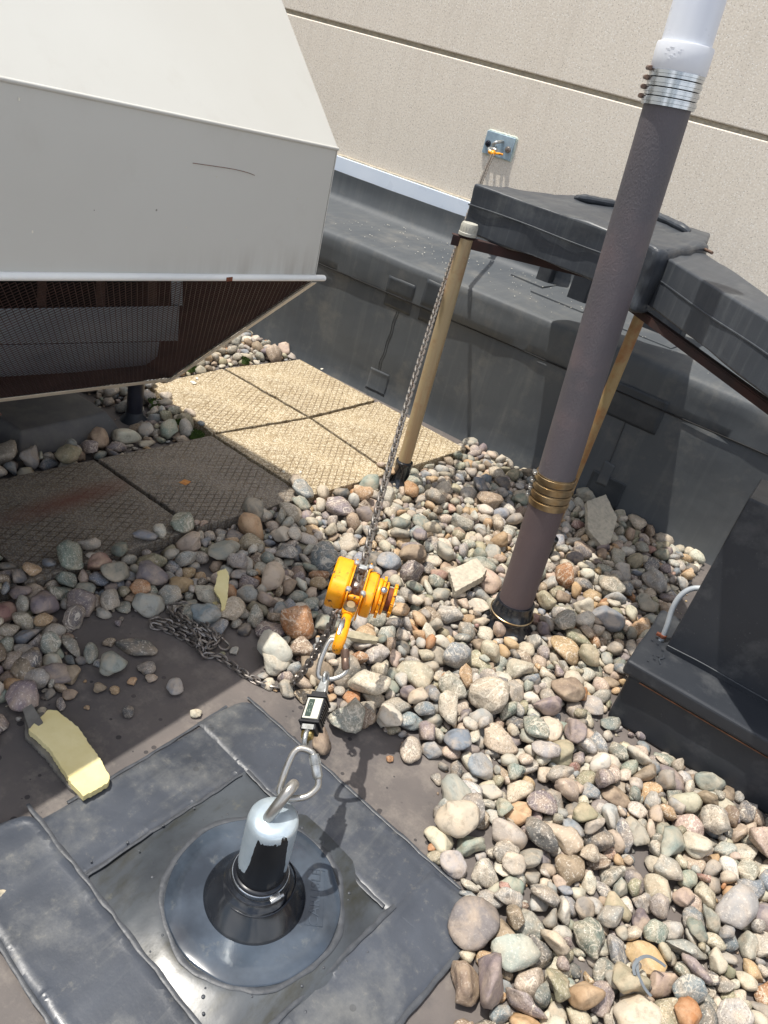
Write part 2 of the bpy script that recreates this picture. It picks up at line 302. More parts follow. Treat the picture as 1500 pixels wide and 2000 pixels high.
# ------------------------------------------------------------------ geometry helpers
ORG = {}
class MB:
    def __init__(s): s.v = []; s.f = []
    def add(s, V, F):
        k = len(s.v); s.v += [tuple(p) for p in V]; s.f += [tuple(i+k for i in f) for f in F]; return s
    def box(s, c, size, ax=None):
        ax = ax or (Vector((1, 0, 0)), Vector((0, 1, 0)), Vector((0, 0, 1))); c = Vector(c)
        V = [c + ax[0]*(i*size[0]/2) + ax[1]*(j*size[1]/2) + ax[2]*(k*size[2]/2) for i in (-1, 1) for j in (-1, 1) for k in (-1, 1)]
        return s.add(V, [(0, 1, 3, 2), (4, 6, 7, 5), (0, 4, 5, 1), (2, 3, 7, 6), (0, 2, 6, 4), (1, 5, 7, 3)])
    def aab(s, x0, x1, y0, y1, z0, z1): return s.box(((x0+x1)/2, (y0+y1)/2, (z0+z1)/2), (x1-x0, y1-y0, z1-z0))
    def prism(s, poly, z0, z1):
        n = len(poly); V = [(p[0], p[1], z0) for p in poly] + [(p[0], p[1], z1) for p in poly]
        return s.add(V, [tuple(range(n))[::-1], tuple(range(n, 2*n))] + [(i, (i+1) % n, n+(i+1) % n, n+i) for i in range(n)])
    def quadslab(s, a, b, c, d, t):      # a, b, c, d corners, thickened along the normal
        a, b, c, d = map(Vector, (a, b, c, d)); nn = (b-a).cross(d-a).normalized()*t
        return s.add([a, b, c, d, a+nn, b+nn, c+nn, d+nn], [(3, 2, 1, 0), (4, 5, 6, 7), (0, 1, 5, 4), (1, 2, 6, 5), (2, 3, 7, 6), (3, 0, 4, 7)])
    def tube(s, path, r, seg=12, closed=False, caps=True, flat=1.0):
        P = [Vector(p) for p in path]; n = len(P); rr = r if isinstance(r, (list, tuple)) else [r]*n
        T = []
        for i in range(n):
            a = P[(i-1) % n] if closed or i > 0 else P[i]; b = P[(i+1) % n] if closed or i < n-1 else P[i]; T.append((b-a).normalized())
        up = Vector((0, 0, 1)) if abs(T[0].z) < .9 else Vector((1, 0, 0)); u = (up - T[0]*up.dot(T[0])).normalized()
        V = []
        for i in range(n):
            u = (u - T[i]*u.dot(T[i])).normalized(); v = T[i].cross(u)
            V += [P[i] + u*math.cos(6.28318*k/seg)*rr[i]*flat + v*math.sin(6.28318*k/seg)*rr[i] for k in range(seg)]
        F = [(i*seg+k, i*seg+(k+1) % seg, ((i+1) % n)*seg+(k+1) % seg, ((i+1) % n)*seg+k) for i in range(n if closed else n-1) for k in range(seg)]
        if caps and not closed: F += [tuple(range(seg))[::-1], tuple(range((n-1)*seg, n*seg))]
        return s.add(V, F)
    def lathe(s, prof, c=(0, 0, 0), ax=(0, 0, 1), seg=48, wob=None):
        ax = Vector(ax).normalized(); c = Vector(c); up = Vector((1, 0, 0)) if abs(ax.x) < .9 else Vector((0, 1, 0)); u = (up-ax*up.dot(ax)).normalized(); v = ax.cross(u)
        V = []
        for j, (r, z) in enumerate(prof):
            for k in range(seg):
                a = 6.28318531*k/seg; q = r*(1+(wob(a, z) if wob else 0)); V.append(c + ax*z + u*math.cos(a)*q + v*math.sin(a)*q)
        F = [(j*seg+k, j*seg+(k+1) % seg, (j+1)*seg+(k+1) % seg, (j+1)*seg+k) for j in range(len(prof)-1) for k in range(seg)]
        if prof[0][0] > 1e-6: F.append(tuple(range(seg))[::-1])
        if prof[-1][0] > 1e-6: F.append(tuple(range((len(prof)-1)*seg, len(prof)*seg)))
        return s.add(V, F)
    def build(s, name, mat, parent=None, org=None, smooth=True, bevel=0, seg=2, sub=0, disp=0, dscale=.1, ang=40):
        if parent is not None: o0 = ORG[parent.name]
        else: o0 = Vector(org) if org is not None else Vector((0, 0, 0))
        me = bpy.data.meshes.new(name); me.from_pydata([tuple(Vector(p)-o0) for p in s.v], [], s.f); me.validate(); me.update()
        bm = bmesh.new(); bm.from_mesh(me); bmesh.ops.recalc_face_normals(bm, faces=bm.faces); bm.to_mesh(me); bm.free()
        if smooth:
            me.polygons.foreach_set('use_smooth', [True]*len(me.polygons)); me.set_sharp_from_angle(angle=R(ang))
        me.materials.append(MT[mat]); o = bpy.data.objects.new(name, me); COL.objects.link(o)
        if parent is not None: o.parent = parent
        else: o.location = o0
        ORG[o.name] = o0
        if bevel: b = o.modifiers.new('b', 'BEVEL'); b.width = bevel; b.segments = seg; b.limit_method = 'ANGLE'; b.angle_limit = R(35)
        if sub: q = o.modifiers.new('s', 'SUBSURF'); q.subdivision_type = 'SIMPLE'; q.levels = q.render_levels = sub
        if disp:
            t = bpy.data.textures.new('t', 'CLOUDS'); t.noise_scale = dscale; t.noise_depth = 2
            d = o.modifiers.new('d', 'DISPLACE'); d.texture = t; d.strength = disp; d.mid_level = .5; d.texture_coords = 'GLOBAL' if parent is None else 'LOCAL'
        return o
def tag(o, label=None, cat=None, group=None, kind=None):
    if label: o['label'] = label
    if cat: o['category'] = cat
    if group: o['group'] = group
    if kind: o['kind'] = kind
    return o
def thing(name, loc, label, cat, group=None):
    o = bpy.data.objects.new(name, None); COL.objects.link(o); o.location = loc; o.empty_display_size = .05; ORG[o.name] = Vector(loc); return tag(o, label, cat, group)
def unit(v): return Vector(v).normalized()
def smoothpath(P, k=6, closed=False):
    P = [Vector(p) for p in P]; n = len(P); out = []
    for i in range(n if closed else n-1):
        p0, p1, p2, p3 = (P[(i-1) % n] if closed or i else P[0]), P[i], P[(i+1) % n], (P[(i+2) % n] if closed or i < n-2 else P[-1])
        for j in range(k):
            t = j/k; out.append(.5*((2*p1)+(p2-p0)*t+(2*p0-5*p1+4*p2-p3)*t*t+(3*p1-p0-3*p2+p3)*t**3))
    if not closed: out.append(P[-1])
    return out
def stadium(L, W, n=5):      # centre line of a chain link, long axis x, in the xy plane
    r = W/2; h = L/2-r; return [(h+r*math.cos(a), r*math.sin(a)) for a in np.linspace(-math.pi/2, math.pi/2, n)] + [(-h+r*math.cos(a), r*math.sin(a)) for a in np.linspace(math.pi/2, 1.5*math.pi, n)]
def chain(mb, path, pitch, wire, width, start_up=(0, 0, 1), jit=0, seg=6):
    P = [Vector(p) for p in path]; L = [0]
    for a, b in zip(P, P[1:]): L.append(L[-1]+(b-a).length)
    def pt(s):
        for i in range(len(P)-1):
            if s <= L[i+1] or i == len(P)-2: return P[i].lerp(P[i+1], (s-L[i])/max(1e-9, L[i+1]-L[i]))
    n = int(L[-1]/pitch); st = stadium(pitch+wire*1.9, width-wire); rs = random.Random(3); u = Vector(start_up)
    for k in range(n):
        a, b = pt(k*pitch), pt((k+1)*pitch); t = (b-a).normalized(); u = (u-t*u.dot(t))
        if u.length < 1e-3: u = t.orthogonal()
        u.normalize(); v = t.cross(u); th = (math.pi/2 if k % 2 else 0)+math.pi/4+(rs.uniform(-jit, jit) if jit else 0)
        w_ = u*math.cos(th)+v*math.sin(th); c = (a+b)/2
        mb.tube([c+t*x+w_*y for x, y in st], wire/2, seg, closed=True)
    return mb
# ================================================================== SETTING
o = MB().add([(-9, -5, 0), (6, -5, 0), (6, 3.6, 0), (-9, 3.6, 0)], [(0, 1, 2, 3)]).build('roof_membrane', 'roof', smooth=False); tag(o, kind='structure')
# ------------------------------------------------------------------ wall
WY = 4.20
t = thing('precast_wall', (-1.5, WY, .6), 'tan exposed aggregate precast concrete wall with one horizontal joint, behind the roof curb', 'wall')
MB().aab(-9, 6, WY, WY+.2, .5, 1.640).build('wall_panel', 'wall', t, bevel=.006)
MB().aab(-9, 6, WY, WY+.2, 1.662, 5.0).build('wall_panel', 'wall', t, bevel=.006)
MB().aab(-9, 6, WY+.022, WY+.19, 1.641, 1.661).build('joint_sealant', 'conc', t)
t = thing('wall_flashing', (-1.5, WY, .86), 'white sheet metal counterflashing strip along the foot of the tan wall', 'flashing')
MB().aab(-9, 6, WY-.022, WY-.0015, .862, .978).build('flashing_strip', 'flash', t, bevel=.003)
MB().aab(-9, 6, WY-.034, WY-.0235, .856, .868).build('drip_lip', 'flange', t, bevel=.002)
mb = MB(); rs = random.Random(8); path = [(x, WY-.004, .982+rs.uniform(-.002, .002)) for x in np.arange(-5, 3, .05)]
mb.tube(path, .006, 8); mb.build('sealant_bead', 'conc', t)
# ------------------------------------------------------------------ roof curb (parapet)
def parapet():
    t = thing('roof_curb', (-1.3, 3.4, 0), 'long charcoal rubber covered roof curb in front of the tan wall', 'roof curb')
    prof = [(3.380, .0), (3.388, .02), (3.394, .05), (3.398, .12), (3.398, .2), (3.398, .3), (3.398, .4), (3.398, .5), (3.398, .553), (3.398, .556), (3.392, .560), (3.391, .60), (3.390, .65), (3.391, .695), (3.394, .722), (3.406, .733), (3.44, .736), (3.5, .735), (3.6, .734), (3.7, .733), (3.8, .733), (3.9, .733), (4.0, .733), (4.09, .735), (4.135, .745), (4.155, .775), (4.16, .86), (4.16, .90)]
    X = np.arange(-5.0, 3.0, .025); V = []; F = []
    for x in X:
        for j, (y, z) in enumerate(prof):
            n1 = noise.noise((x*1.1, j*.35, 2.0)); n2 = noise.noise((x*5, j*.5, 7.)); n3 = noise.noise((x*2.3, 1.0, 4.0))
            dy = .008*n1+.004*n2; dz = 0
            if 4 < j < 8: dy += .007*max(0, noise.noise((x*2.0, z*6, 3.0)))
            if 10 <= j <= 13: dy += -.012*max(0, noise.noise((x*2.7, z*9, 9.0)))
            if 13 <= j <= 17: dy += .004*n3; dz = .005*n3
            if j >= 18: dz = .006*n1+.002*n2
            if j < 3: dy += .004*n3
            if j >= 23: dy *= .3
            # ridge where the flashing lap runs along the face
            rz = .22+.05*math.sin(x*1.7+.5)+.03*noise.noise((x*3, 0, 0)); dy -= .007*math.exp(-((z-rz)/.018)**2) if j < 9 else 0
            V.append((x, y+dy, z+dz))
    m = len(prof); n = len(X)
    F = [(i*m+j, (i+1)*m+j, (i+1)*m+j+1, i*m+j+1) for i in range(n-1) for j in range(m-1)]
    cover = MB().add(V, F).build('rubber_covering', 'parapet', t, ang=60)
    bvh = BVHTree.FromPolygons(V, F)
    def sy(x, z, off=.0025):
        h = bvh.ray_cast(Vector((x, 2.5, z)), Vector((0, 1, 0)))[0]; return (h.y if h else 3.39)-off
    MB().aab(-5, 3, 3.45, 4.15, .02, .70).build('core', 'dark', t, smooth=False)
    mb = MB(); path = [(x, 3.390+.006*noise.noise((x*5, 4, 7.)), .556+.004*noise.noise((x*2, 0, 1))) for x in np.arange(-5, 3, .03)]
    mb.tube(path, .0035, 6); mb.build('lap_seam', 'dark', t)
    yf = 3.384
    def patch(x0, x1, z0, z1, y=yf, mat='blackm', skew=0, lab=None):
        nx, nz = 10, 10; V = []
        for i in range(nx+1):
            for k in range(nz+1):
                x = x0+(x1-x0)*i/nx; z = z0+(z1-z0)*k/nz
                xx = x+skew*(z-z0)+.003*noise.noise((z*20, x*15, 3)); zz = z+.004*noise.noise((x*18, z*18, 5)); V.append((xx, sy(xx, zz), zz))
        F = [(i*(nz+1)+k, (i+1)*(nz+1)+k, (i+1)*(nz+1)+k+1, i*(nz+1)+k+1) for i in range(nx) for k in range(nz)]
        o = MB().add(V, F).build('seam_patch', mat, t); q = o.modifiers.new('s', 'SOLIDIFY'); q.thickness = .002
        if lab: o['label'] = lab
    a = atY(760, 545, 3.4); b = atY(810, 600, 3.4)
    P1 = atY(768, 556, 3.4); P2 = atY(806, 590, 3.4)
    patch(P1.x-.03, P1.x+.135, .49, .645, lab='square dark patch over the lap seam')
    s0 = atY(778, 597, 3.4); s1 = atY(740, 722, 3.4)
    mb = MB(); vs_ = lambda q, dx=0: (s0.x+dx+(s1.x-s0.x)*q+.003*math.sin(q*20), sy(s0.x+dx+(s1.x-s0.x)*q, s0.z+(s1.z-s0.z)*q, .001), s0.z+(s1.z-s0.z)*q)
    mb.tube([vs_(q) for q in np.linspace(0, 1, 18)], .0022, 6, flat=.5); mb.tube([vs_(q, .012) for q in np.linspace(0, 1, 18)], .0018, 6)
    mb.build('vertical_seam', 'blackm', t)
    g = atY(718, 755, 3.4); patch(g.x-.005, g.x+.12, .03, .15, mat='parapet')
    g = atY(825, 590, 3.4); patch(g.x, g.x+.14, .49, .70)
    g = atY(1190, 790, 3.4); patch(g.x-.02, g.x+.24, .44, .60, y=3.380)
    s0 = atY(1226, 815, 3.4); s1 = atY(1182, 925, 3.4)
    mb = MB(); mb.tube([(s0.x+(s1.x-s0.x)*q, sy(s0.x+(s1.x-s0.x)*q, s0.z+(s1.z-s0.z)*q, .001), s0.z+(s1.z-s0.z)*q) for q in np.linspace(0, 1, 18)], .0032, 6); mb.build('vertical_seam', 'blackm', t)
    g = atY(1135, 975, 3.4); patch(g.x, g.x+.17, .03, .17, mat='blackm')
    s0 = atY(1190, 915, 3.4)
    patch(s0.x-.03, s0.x+.02, s0.z-.09, s0.z+.03, mat='parapet')
    # flat pieces of lap flashing on top around the stubs
    for (x, y, sx, sy) in ((-1.30, 3.87, .30, .20), (-1.56, 4.04, .20, .16), (-.86, 3.86, .36, .24)):
        mb = MB(); mb.prism([(x-sx/2, y-sy/2), (x+sx/2, y-sy/2-.02), (x+sx/2+.02, y+sy/2), (x-sx/2+.03, y+sy/2)], .722, .7415); mb.build('stub_flashing', 'parapet', t, bevel=.002)
    return t
parapet()
# ------------------------------------------------------------------ concrete pavers
PV = dict(A=(585, 700), B=(738, 782), C=(605, 815), D=(435, 718), E=(283, 750), F=(413, 848), G=(915, 878), H=(765, 925), I=(605, 972), J=(185, 895), K=(385, 1035), M=(45, 1145))
pv = {k: Vector(atz(*v, .045)[:2]) for k, v in PV.items()}
Lq = pv['J']+(pv['J']-pv['F']); Nq = pv['M']+(pv['M']-pv['K']); L2 = Lq+(Lq-pv['J'])
plist = [(('E', 'D', 'C', 'F'), 'sunlit grey tan paver with white paint chips, beside the intake hood end'), (('D', 'A', 'B', 'C'), 'sunlit tan paver touching the roof curb, farthest back of all'),
         (('C', 'B', 'G', 'H'), 'sunlit tan paver at the right end of the walkway, behind the thin post'), (('F', 'C', 'H', 'I'), 'sunlit tan paver in the front row, right of the shaded ones'),
         (('J', 'F', 'I', 'K'), 'shaded grey paver next to the sunlit row, with an orange leaf fleck'), ((Lq, 'J', 'K', 'M'), 'shaded paver with a rust red stain, under the hood'),
         ((L2, Lq, 'M', Nq), 'shaded paver cut off by the left edge of the photo')]
rs = random.Random(4)
for i, (q, lab) in enumerate(plist):
    P = [pv[k] if isinstance(k, str) else k for k in q]; c = sum(P, Vector((0, 0)))/4
    P = [c+(p-c)*(1-.009/(p-c).length*1.3) for p in P]
    d = P[3]-P[0]; ang = math.atan2(d.y, d.x); tilt = rs.uniform(-.002, .002)
    loc = []
    for p in P:
        v = Vector((p.x-c.x, p.y-c.y)); loc.append((v.x*math.cos(-ang)-v.y*math.sin(-ang), v.x*math.sin(-ang)+v.y*math.cos(-ang)))
    # walk the outline with small chips out of the edge
    out = []
    for k in range(4):
        a, b = Vector(loc[k]), Vector(loc[(k+1) % 4]); nrm = Vector(((b-a).y, -(b-a).x)).normalized(); m = 26
        for j in range(m):
            s_ = j/m; off = -.0022*abs(rs.gauss(0, 1)) - (.006 if rs.random() < .04 else 0)
            pp = a.lerp(b, s_); ctr = Vector((0, 0)); out.append(tuple(pp + (ctr-pp).normalized()*(-off)))
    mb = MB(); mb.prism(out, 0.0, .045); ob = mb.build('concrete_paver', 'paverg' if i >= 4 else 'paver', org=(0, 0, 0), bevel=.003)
    ob.location = (c.x, c.y, .0+i*.0003); ob.rotation_euler = (tilt, -tilt, ang); tag(ob, lab, 'paver', 'concrete walkway pavers')
    if i == 5:
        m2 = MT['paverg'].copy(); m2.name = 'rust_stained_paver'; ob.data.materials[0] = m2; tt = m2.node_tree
        bsdf = [q for q in tt.nodes if q.type == 'BSDF_PRINCIPLED'][0]; src = bsdf.inputs['Base Color'].links[0].from_socket
        tcx = [q for q in tt.nodes if q.type == 'TEX_COORD'][0]; mp = tt.nodes.new('ShaderNodeMapping'); mp.vector_type = 'TEXTURE'; s0_, s1_ = atz(-60, 1040, .045), atz(300, 925, .045); sv = s1_-s0_; cm = (s0_+s1_)/2-Vector((c.x, c.y, 0)); ca_, sa_ = math.cos(-ang), math.sin(-ang)
        mp.inputs['Location'].default_value = (cm.x*ca_-cm.y*sa_, cm.x*sa_+cm.y*ca_, 0); mp.inputs['Rotation'].default_value = (0, 0, math.atan2(sv.y, sv.x)-ang); mp.inputs['Scale'].default_value = (.34, .075, 1)
        tt.links.new(tcx.outputs['Object'], mp.inputs['Vector']); gr = tt.nodes.new('ShaderNodeTexGradient'); gr.gradient_type = 'SPHERICAL'; tt.links.new(mp.outputs[0], gr.inputs[0])
        mul = tt.nodes.new('ShaderNodeMath'); mul.operation = 'MULTIPLY'; mul.inputs[1].default_value = .8; tt.links.new(gr.outputs['Fac'], mul.inputs[0])
        mm = tt.nodes.new('ShaderNodeMix'); mm.data_type = 'RGBA'; tt.links.new(mul.outputs[0], mm.inputs['Factor']); tt.links.new(src, mm.inputs['A']); mm.inputs['B'].default_value = (*s2l((118, 74, 62)), 1)
        tt.links.new(mm.outputs['Result'], bsdf.inputs['Base Color'])
# ------------------------------------------------------------------ flashing around the anchor
c0 = Vector(atz(489, 1758)); AC = Vector((c0.x+.006, c0.y+.004, 0))
sL, sT, sR = (Vector(atz(*p)[:2]) for p in ((165, 1713), (480, 1510), (757, 1785)))
sB = sL+sR-sT
e1 = (sR-sT).normalized(); e2 = (sT-sL).normalized()
t = thing('anchor_flashing', (AC.x, AC.y, 0), 'square of overlapping grey rubber flashing strips around the roof anchor', 'roof flashing')
def inpoly(x, y, P):
    c = False; n = len(P)
    for i in range(n):
        x1, y1 = P[i][0], P[i][1]; x2, y2 = P[(i+1) % n][0], P[(i+1) % n][1]
        if (y1 > y) != (y2 > y) and x < (x2-x1)*(y-y1)/(y2-y1)+x1: c = not c
    return c
def slab(poly, z0, z1, name, mat, bev=.0015, lab=None):
    out = []; n = len(poly)
    for k in range(n):
        a, b = Vector(poly[k][:2]), Vector(poly[(k+1) % n][:2]); m = max(1, int((b-a).length/.012))
        for j in range(m):
            p = a.lerp(b, j/m); out.append(Vector((p.x+.0022*noise.noise((p.x*14, p.y*14, k)), p.y+.0022*noise.noise((p.x*14, p.y*14, k+9)))))
    bm = bmesh.new(); vs = [bm.verts.new((p.x, p.y, z0)) for p in out]; f = bm.faces.new(vs)
    bmesh.ops.triangulate(bm, faces=[f])
    xs = [p.x for p in out]; ys = [p.y for p in out]
    for (lo, hi, ax) in ((min(xs), max(xs), 0), (min(ys), max(ys), 1)):
        q = math.floor(lo/.011)*.011
        while q < hi:
            no = (1, 0, 0) if ax == 0 else (0, 1, 0); co_ = (q, 0, 0) if ax == 0 else (0, q, 0)
            bmesh.ops.bisect_plane(bm, geom=bm.verts[:]+bm.edges[:]+bm.faces[:], plane_co=co_, plane_no=no); q += .011
    O = np.array([[p.x, p.y] for p in out]); Q_ = np.roll(O, -1, 0); D = Q_-O; DD = (D*D).sum(1)+1e-12
    V = []; 
    for v in bm.verts:
        p = np.array([v.co.x, v.co.y]); tt = np.clip(((p-O)*D).sum(1)/DD, 0, 1); d = np.linalg.norm(O+D*tt[:, None]-p, axis=1).min()
        e = min(1, d/.010); lip = .0016*math.exp(-((d-.012)/.008)**2)
        h = z0+(z1-z0)*math.sqrt(e)+lip*e+e*(.0020*noise.noise((v.co.x*7, v.co.y*7, z0*900))+.0012*noise.noise((v.co.x*22, v.co.y*16, 3))+.0010*abs(noise.noise((v.co.x*4+9, v.co.y*11, 1))))
        v.co.z = max(z0+.0002, h)
    bm.verts.index_update(); mb = MB(); mb.v = [tuple(v.co) for v in bm.verts]; mb.f = [tuple(v.index for v in f.verts) for f in bm.faces]; bm.free()
    o = mb.build(name, mat, t, ang=180)
    if o.data.polygons and sum(p.normal.z for p in o.data.polygons) < 0: o.data.flip_normals()
    if lab: o['label'] = lab
    return o
def P2(u_, v_): return sL+e1*u_+e2*v_
Lu = (sT-sL).length; Lv = (sR-sT).length
def mound(x, y):
    d = math.hypot(x-AC.x, y-AC.y); q = min(1, max(0, (.275-d)/.085)); h = .015*q*q*(3-2*q)
    w_ = .0016*noise.noise((x*9, y*9, 2.0))+.0012*noise.noise((x*30, y*12, 5.0))*(1-q)
    return .0035+h+w_
G_ = 70; V = []; 
for a_ in range(G_+1):
    for b_i in range(G_+1):
        p = P2(-.03+(Lv+.06)*a_/G_, -.03+(Lu+.06)*b_i/G_); V.append((p.x, p.y, mound(p.x, p.y)))
MB().add(V, [(a_*(G_+1)+b_i, (a_+1)*(G_+1)+b_i, (a_+1)*(G_+1)+b_i+1, a_*(G_+1)+b_i+1) for a_ in range(G_) for b_i in range(G_)]).build('base_sheet', 'wet', t, ang=180)
def rpoly(o_, a, b, w0, w1, rad=.05):  # band from o_ along a (length w0..w1 tuple) rounded outer corners
    return None
W1, W2 = .185, .17
def P2(u_, v_): return sL+e1*u_+e2*v_
Lu = (sT-sL).length; Lv = (sR-sT).length
def rounded(poly, idx, r=.045):
    out = []; n = len(poly)
    for i in range(n):
        p = Vector(poly[i])
        if i in idx:
            a = (Vector(poly[i-1])-p).normalized(); b = (Vector(poly[(i+1) % n])-p).normalized()
            for s_ in np.linspace(0, 1, 5):
                q = (p+a*r)*(1-s_)**2 + p*2*s_*(1-s_) + (p+b*r)*s_**2; out.append(q)
        else: out.append(p)
    return out
topb = rounded([P2(-.20, Lu), P2(-.19, Lu+.165), P2(Lv+.16, Lu+.175), P2(Lv+.17, Lu)], (1, 2))
leftb = rounded([P2(-.17, -.38), P2(-.19, Lu+.15), P2(0, Lu+.16), P2(0, -.38)], (1,), .03)
rightb = rounded([P2(Lv, -.4), P2(Lv, Lu+.16), P2(Lv+.165, Lu+.165), P2(Lv+.165, -.38)], (2,), .05)
botb = rounded([P2(-.20, -.005), P2(Lv+.2, -.005), P2(Lv+.2, -.19), P2(-.24, -.19)], (0, 3), .04)
slab(leftb, .0005, .0045, 'flashing_strip', 'patchm'); slab(topb, .0046, .0075, 'flashing_strip', 'patchm')
slab(rightb, .0076, .0105, 'flashing_strip', 'patchm'); slab(botb, .0106, .0138, 'flashing_strip', 'patchm')
def bead(pts, z, r=.005, name='sealant_bead', mat='caulk', wob=.003, closed=False):
    P = smoothpath([(p[0], p[1], z) for p in pts], 10, closed); D = []
    Q = [];
    for a, b in zip(P, P[1:]+([P[0]] if closed else [])):
        m = max(1, int((b-a).length/.012))
        for j in range(m): Q.append(a.lerp(b, j/m))
    path = []; rad = []
    for i, p in enumerate(Q):
        path.append((p.x+wob*noise.noise((p.x*30, p.y*30, 0)), p.y+wob*noise.noise((p.x*30, p.y*30, 4)), p.z+.0012)); rad.append(r*(1+.45*noise.noise((p.x*26, p.y*26, 8))))
    mb = MB(); mb.tube(path, rad, 8, closed=closed, flat=.22); return mb.build(name, mat, t)
bead([P2(.0, .0), P2(.0, Lu)], .0055, .004); bead([P2(.0, Lu), P2(Lv, Lu)], .0085, .005); bead([P2(Lv, Lu+.02), P2(Lv, -.3)], .0115, .006)
bead([P2(-.22, -.006), P2(.1, -.006), P2(Lv+.2, -.006)], .0145, .005); bead([P2(-.2, -.19), P2(.2, -.195), P2(Lv, -.19)], .0115, .005)
bead([P2(-.19, Lu+.165), P2(-.02, Lu+.168), P2(.2, Lu+.17), P2(Lv+.1, Lu+.175)], .007, .004); bead([P2(Lv+.165, Lu+.12), P2(Lv+.165, .1), P2(Lv+.165, -.3)], .010, .006)
bead([P2(-.2, Lu+.1), P2(-.185, .3), P2(-.18, .05)], .004, .004)
bead([P2(.006, 0), P2(.0, Lu*.4)], .009, .004)
rs = random.Random(12); mb = MB()
for k in range(34):
    a = rs.uniform(0, 6.28); rr = .19+rs.uniform(0, .035) if k % 2 else 0
    if k % 2: p = Vector((AC.x+rr*math.cos(a), AC.y+rr*math.sin(a)))
    else:
        s_ = rs.random(); p = rs.choice([P2(rs.gauss(0, .012), s_*Lu), P2(s_*Lv, Lu+rs.gauss(0, .012)), P2(Lv+rs.gauss(0, .014), s_*Lu), P2(s_*Lv, rs.gauss(0, .02))])
    q = rs.uniform(.0015, .0045); mb.lathe([(q, 0), (q*.9, q*.35), (q*.5, q*.6), (0.0001, q*.7)], (p.x, p.y, .0105 if k % 2 == 0 else mound(p.x, p.y)), seg=8)
mb.build('sealant_droplets', 'caulk', t)['kind'] = 'stuff'
# ------------------------------------------------------------------ roof anchor post
t = thing('roof_anchor', (AC.x, AC.y, 0), 'stubby galvanised anchor post with peeling black coating and a thick eye, in a rubber boot', 'roof anchor')
MB().lathe([(.0001, .0), (.052, .0), (.0515, .270), (.0498, .281), (.045, .288), (.030, .291), (.0001, .291)], AC, seg=64).build('post', 'galv', t, ang=60)
f1, f2 = atz(522, 1599, .288), atz(556, 1556, .288)
mid = (f1+f2)/2; arch = []
dv = (f2-f1)
for a in np.linspace(-.15, 1.15, 22):
    th = math.pi*(1-a); arch.append(mid+dv*.5*math.cos(th)*1.0 + Vector((0, 0, 1))*(.066*math.sin(th) if 0 <= a <= 1 else -.02))
tilt_dir = Vector((.45, .3, 0))
arch = [p+tilt_dir*max(0, p.z-.288)*.55 for p in arch]
MB().tube(arch, .0112, 14).build('eye', 'steel', t)
def wob(a, z): return (.028*math.sin(3*a+1.2)+.018*math.sin(7*a+z*30)+.035*max(0, math.cos(a+1.0))**8)*math.exp(-((z-.058)/.022)**2)
MB().lathe([(.110, .0225), (.109, .0255), (.106, .030), (.099, .0395), (.091, .050), (.084, .060), (.0785, .068), (.0755, .0735), (.0735, .077), (.0685, .081), (.0660, .088), (.064, .091), (.0605, .093), (.0585, .098), (.0575, .114), (.0555, .116)], AC, seg=72, wob=wob).build('rubber_cone', 'boot', t, ang=70)
MB().lathe([(.187, .0170), (.187, .0205), (.184, .0220), (.150, .0232), (.112, .0238), (.108, .0238)], AC, seg=96, wob=lambda a, z: .006*math.sin(5*a)+.004*math.sin(11*a+1)).build('flange', 'disc', t, ang=70)
b_ = [(AC.x+(.192+.003*math.sin(7*a))*math.cos(a), AC.y+(.192+.003*math.sin(7*a))*math.sin(a)) for a in np.linspace(0, 6.28, 40)[:-1]]
bead(b_, .0180, .0065, closed=True)
ring = []
for a in np.linspace(0, 6.2832, 49)[:-1]: ring.append(AC+Vector((.0775*math.cos(a), .0775*math.sin(a), .071+.010*math.sin(a+.9)+.003*math.sin(3*a))))
MB().tube(ring, .0022, 8, closed=True).build('retaining_cord', 'boot', t)
cl = MB().lathe([(.0592, .098), (.0602, .099), (.0602, .109), (.0592, .110), (.0585, .110), (.0585, .098), (.0592, .098)], AC, seg=64).build('clamp_band', 'bandnew', t)
mb = MB()
for a in np.linspace(0, 6.28, 120): mb.box(AC+Vector((.0604*math.cos(a), .0604*math.sin(a), .1035)), (.0008, .0011, .006), (Vector((math.cos(a), math.sin(a), 0)), Vector((-math.sin(a), math.cos(a), 0)), Vector((0, 0, 1))))
mb.build('clamp_slots', 'dark', cl)
a = math.atan2(-.35, .93)+.0; pc = AC+Vector((.067*math.cos(a), .067*math.sin(a), .105)); tx = Vector((-math.sin(a), math.cos(a), .15)).normalized()
MB().tube([pc-tx*.012, pc+tx*.010], .0055, 10).tube([pc+tx*.010, pc+tx*.018], .0042, 6).box(pc-Vector((math.cos(a), math.sin(a), 0))*.004, (.006, .022, .012), (Vector((math.cos(a), math.sin(a), 0)), tx, Vector((0, 0, 1)))).build('clamp_screw', 'silver', cl, bevel=.0005)
# raised lettering moulded into the flange
fc = bpy.data.curves.new('txt', 'FONT'); fc.body = 'CARLISLE'; fc.size = .030; fc.extrude = .0011; fc.align_x = 'CENTER'; fc.align_y = 'CENTER'; fc.space_character = 1.05
to = bpy.data.objects.new('txt', fc); COL.objects.link(to); bpy.context.view_layer.update()
me = bpy.data.meshes.new_from_object(to.evaluated_get(bpy.context.evaluated_depsgraph_get())); bpy.data.objects.remove(to)
lc_ = atz(616, 1752, .0232); la, lb = atz(614, 1800, .0232), atz(620, 1704, .0232); d = (lb-la); ang = math.atan2(d.y, d.x)
lo = bpy.data.objects.new('moulded_lettering', me); COL.objects.link(lo); me.materials.append(MT['disc']); lo.parent = t; lo.location = lc_-AC; lo.rotation_euler = (0, 0, ang); ORG[lo.name] = AC
ex = Vector((math.cos(ang), math.sin(ang), 0)); ey = Vector((-math.sin(ang), math.cos(ang), 0)); mb = MB()
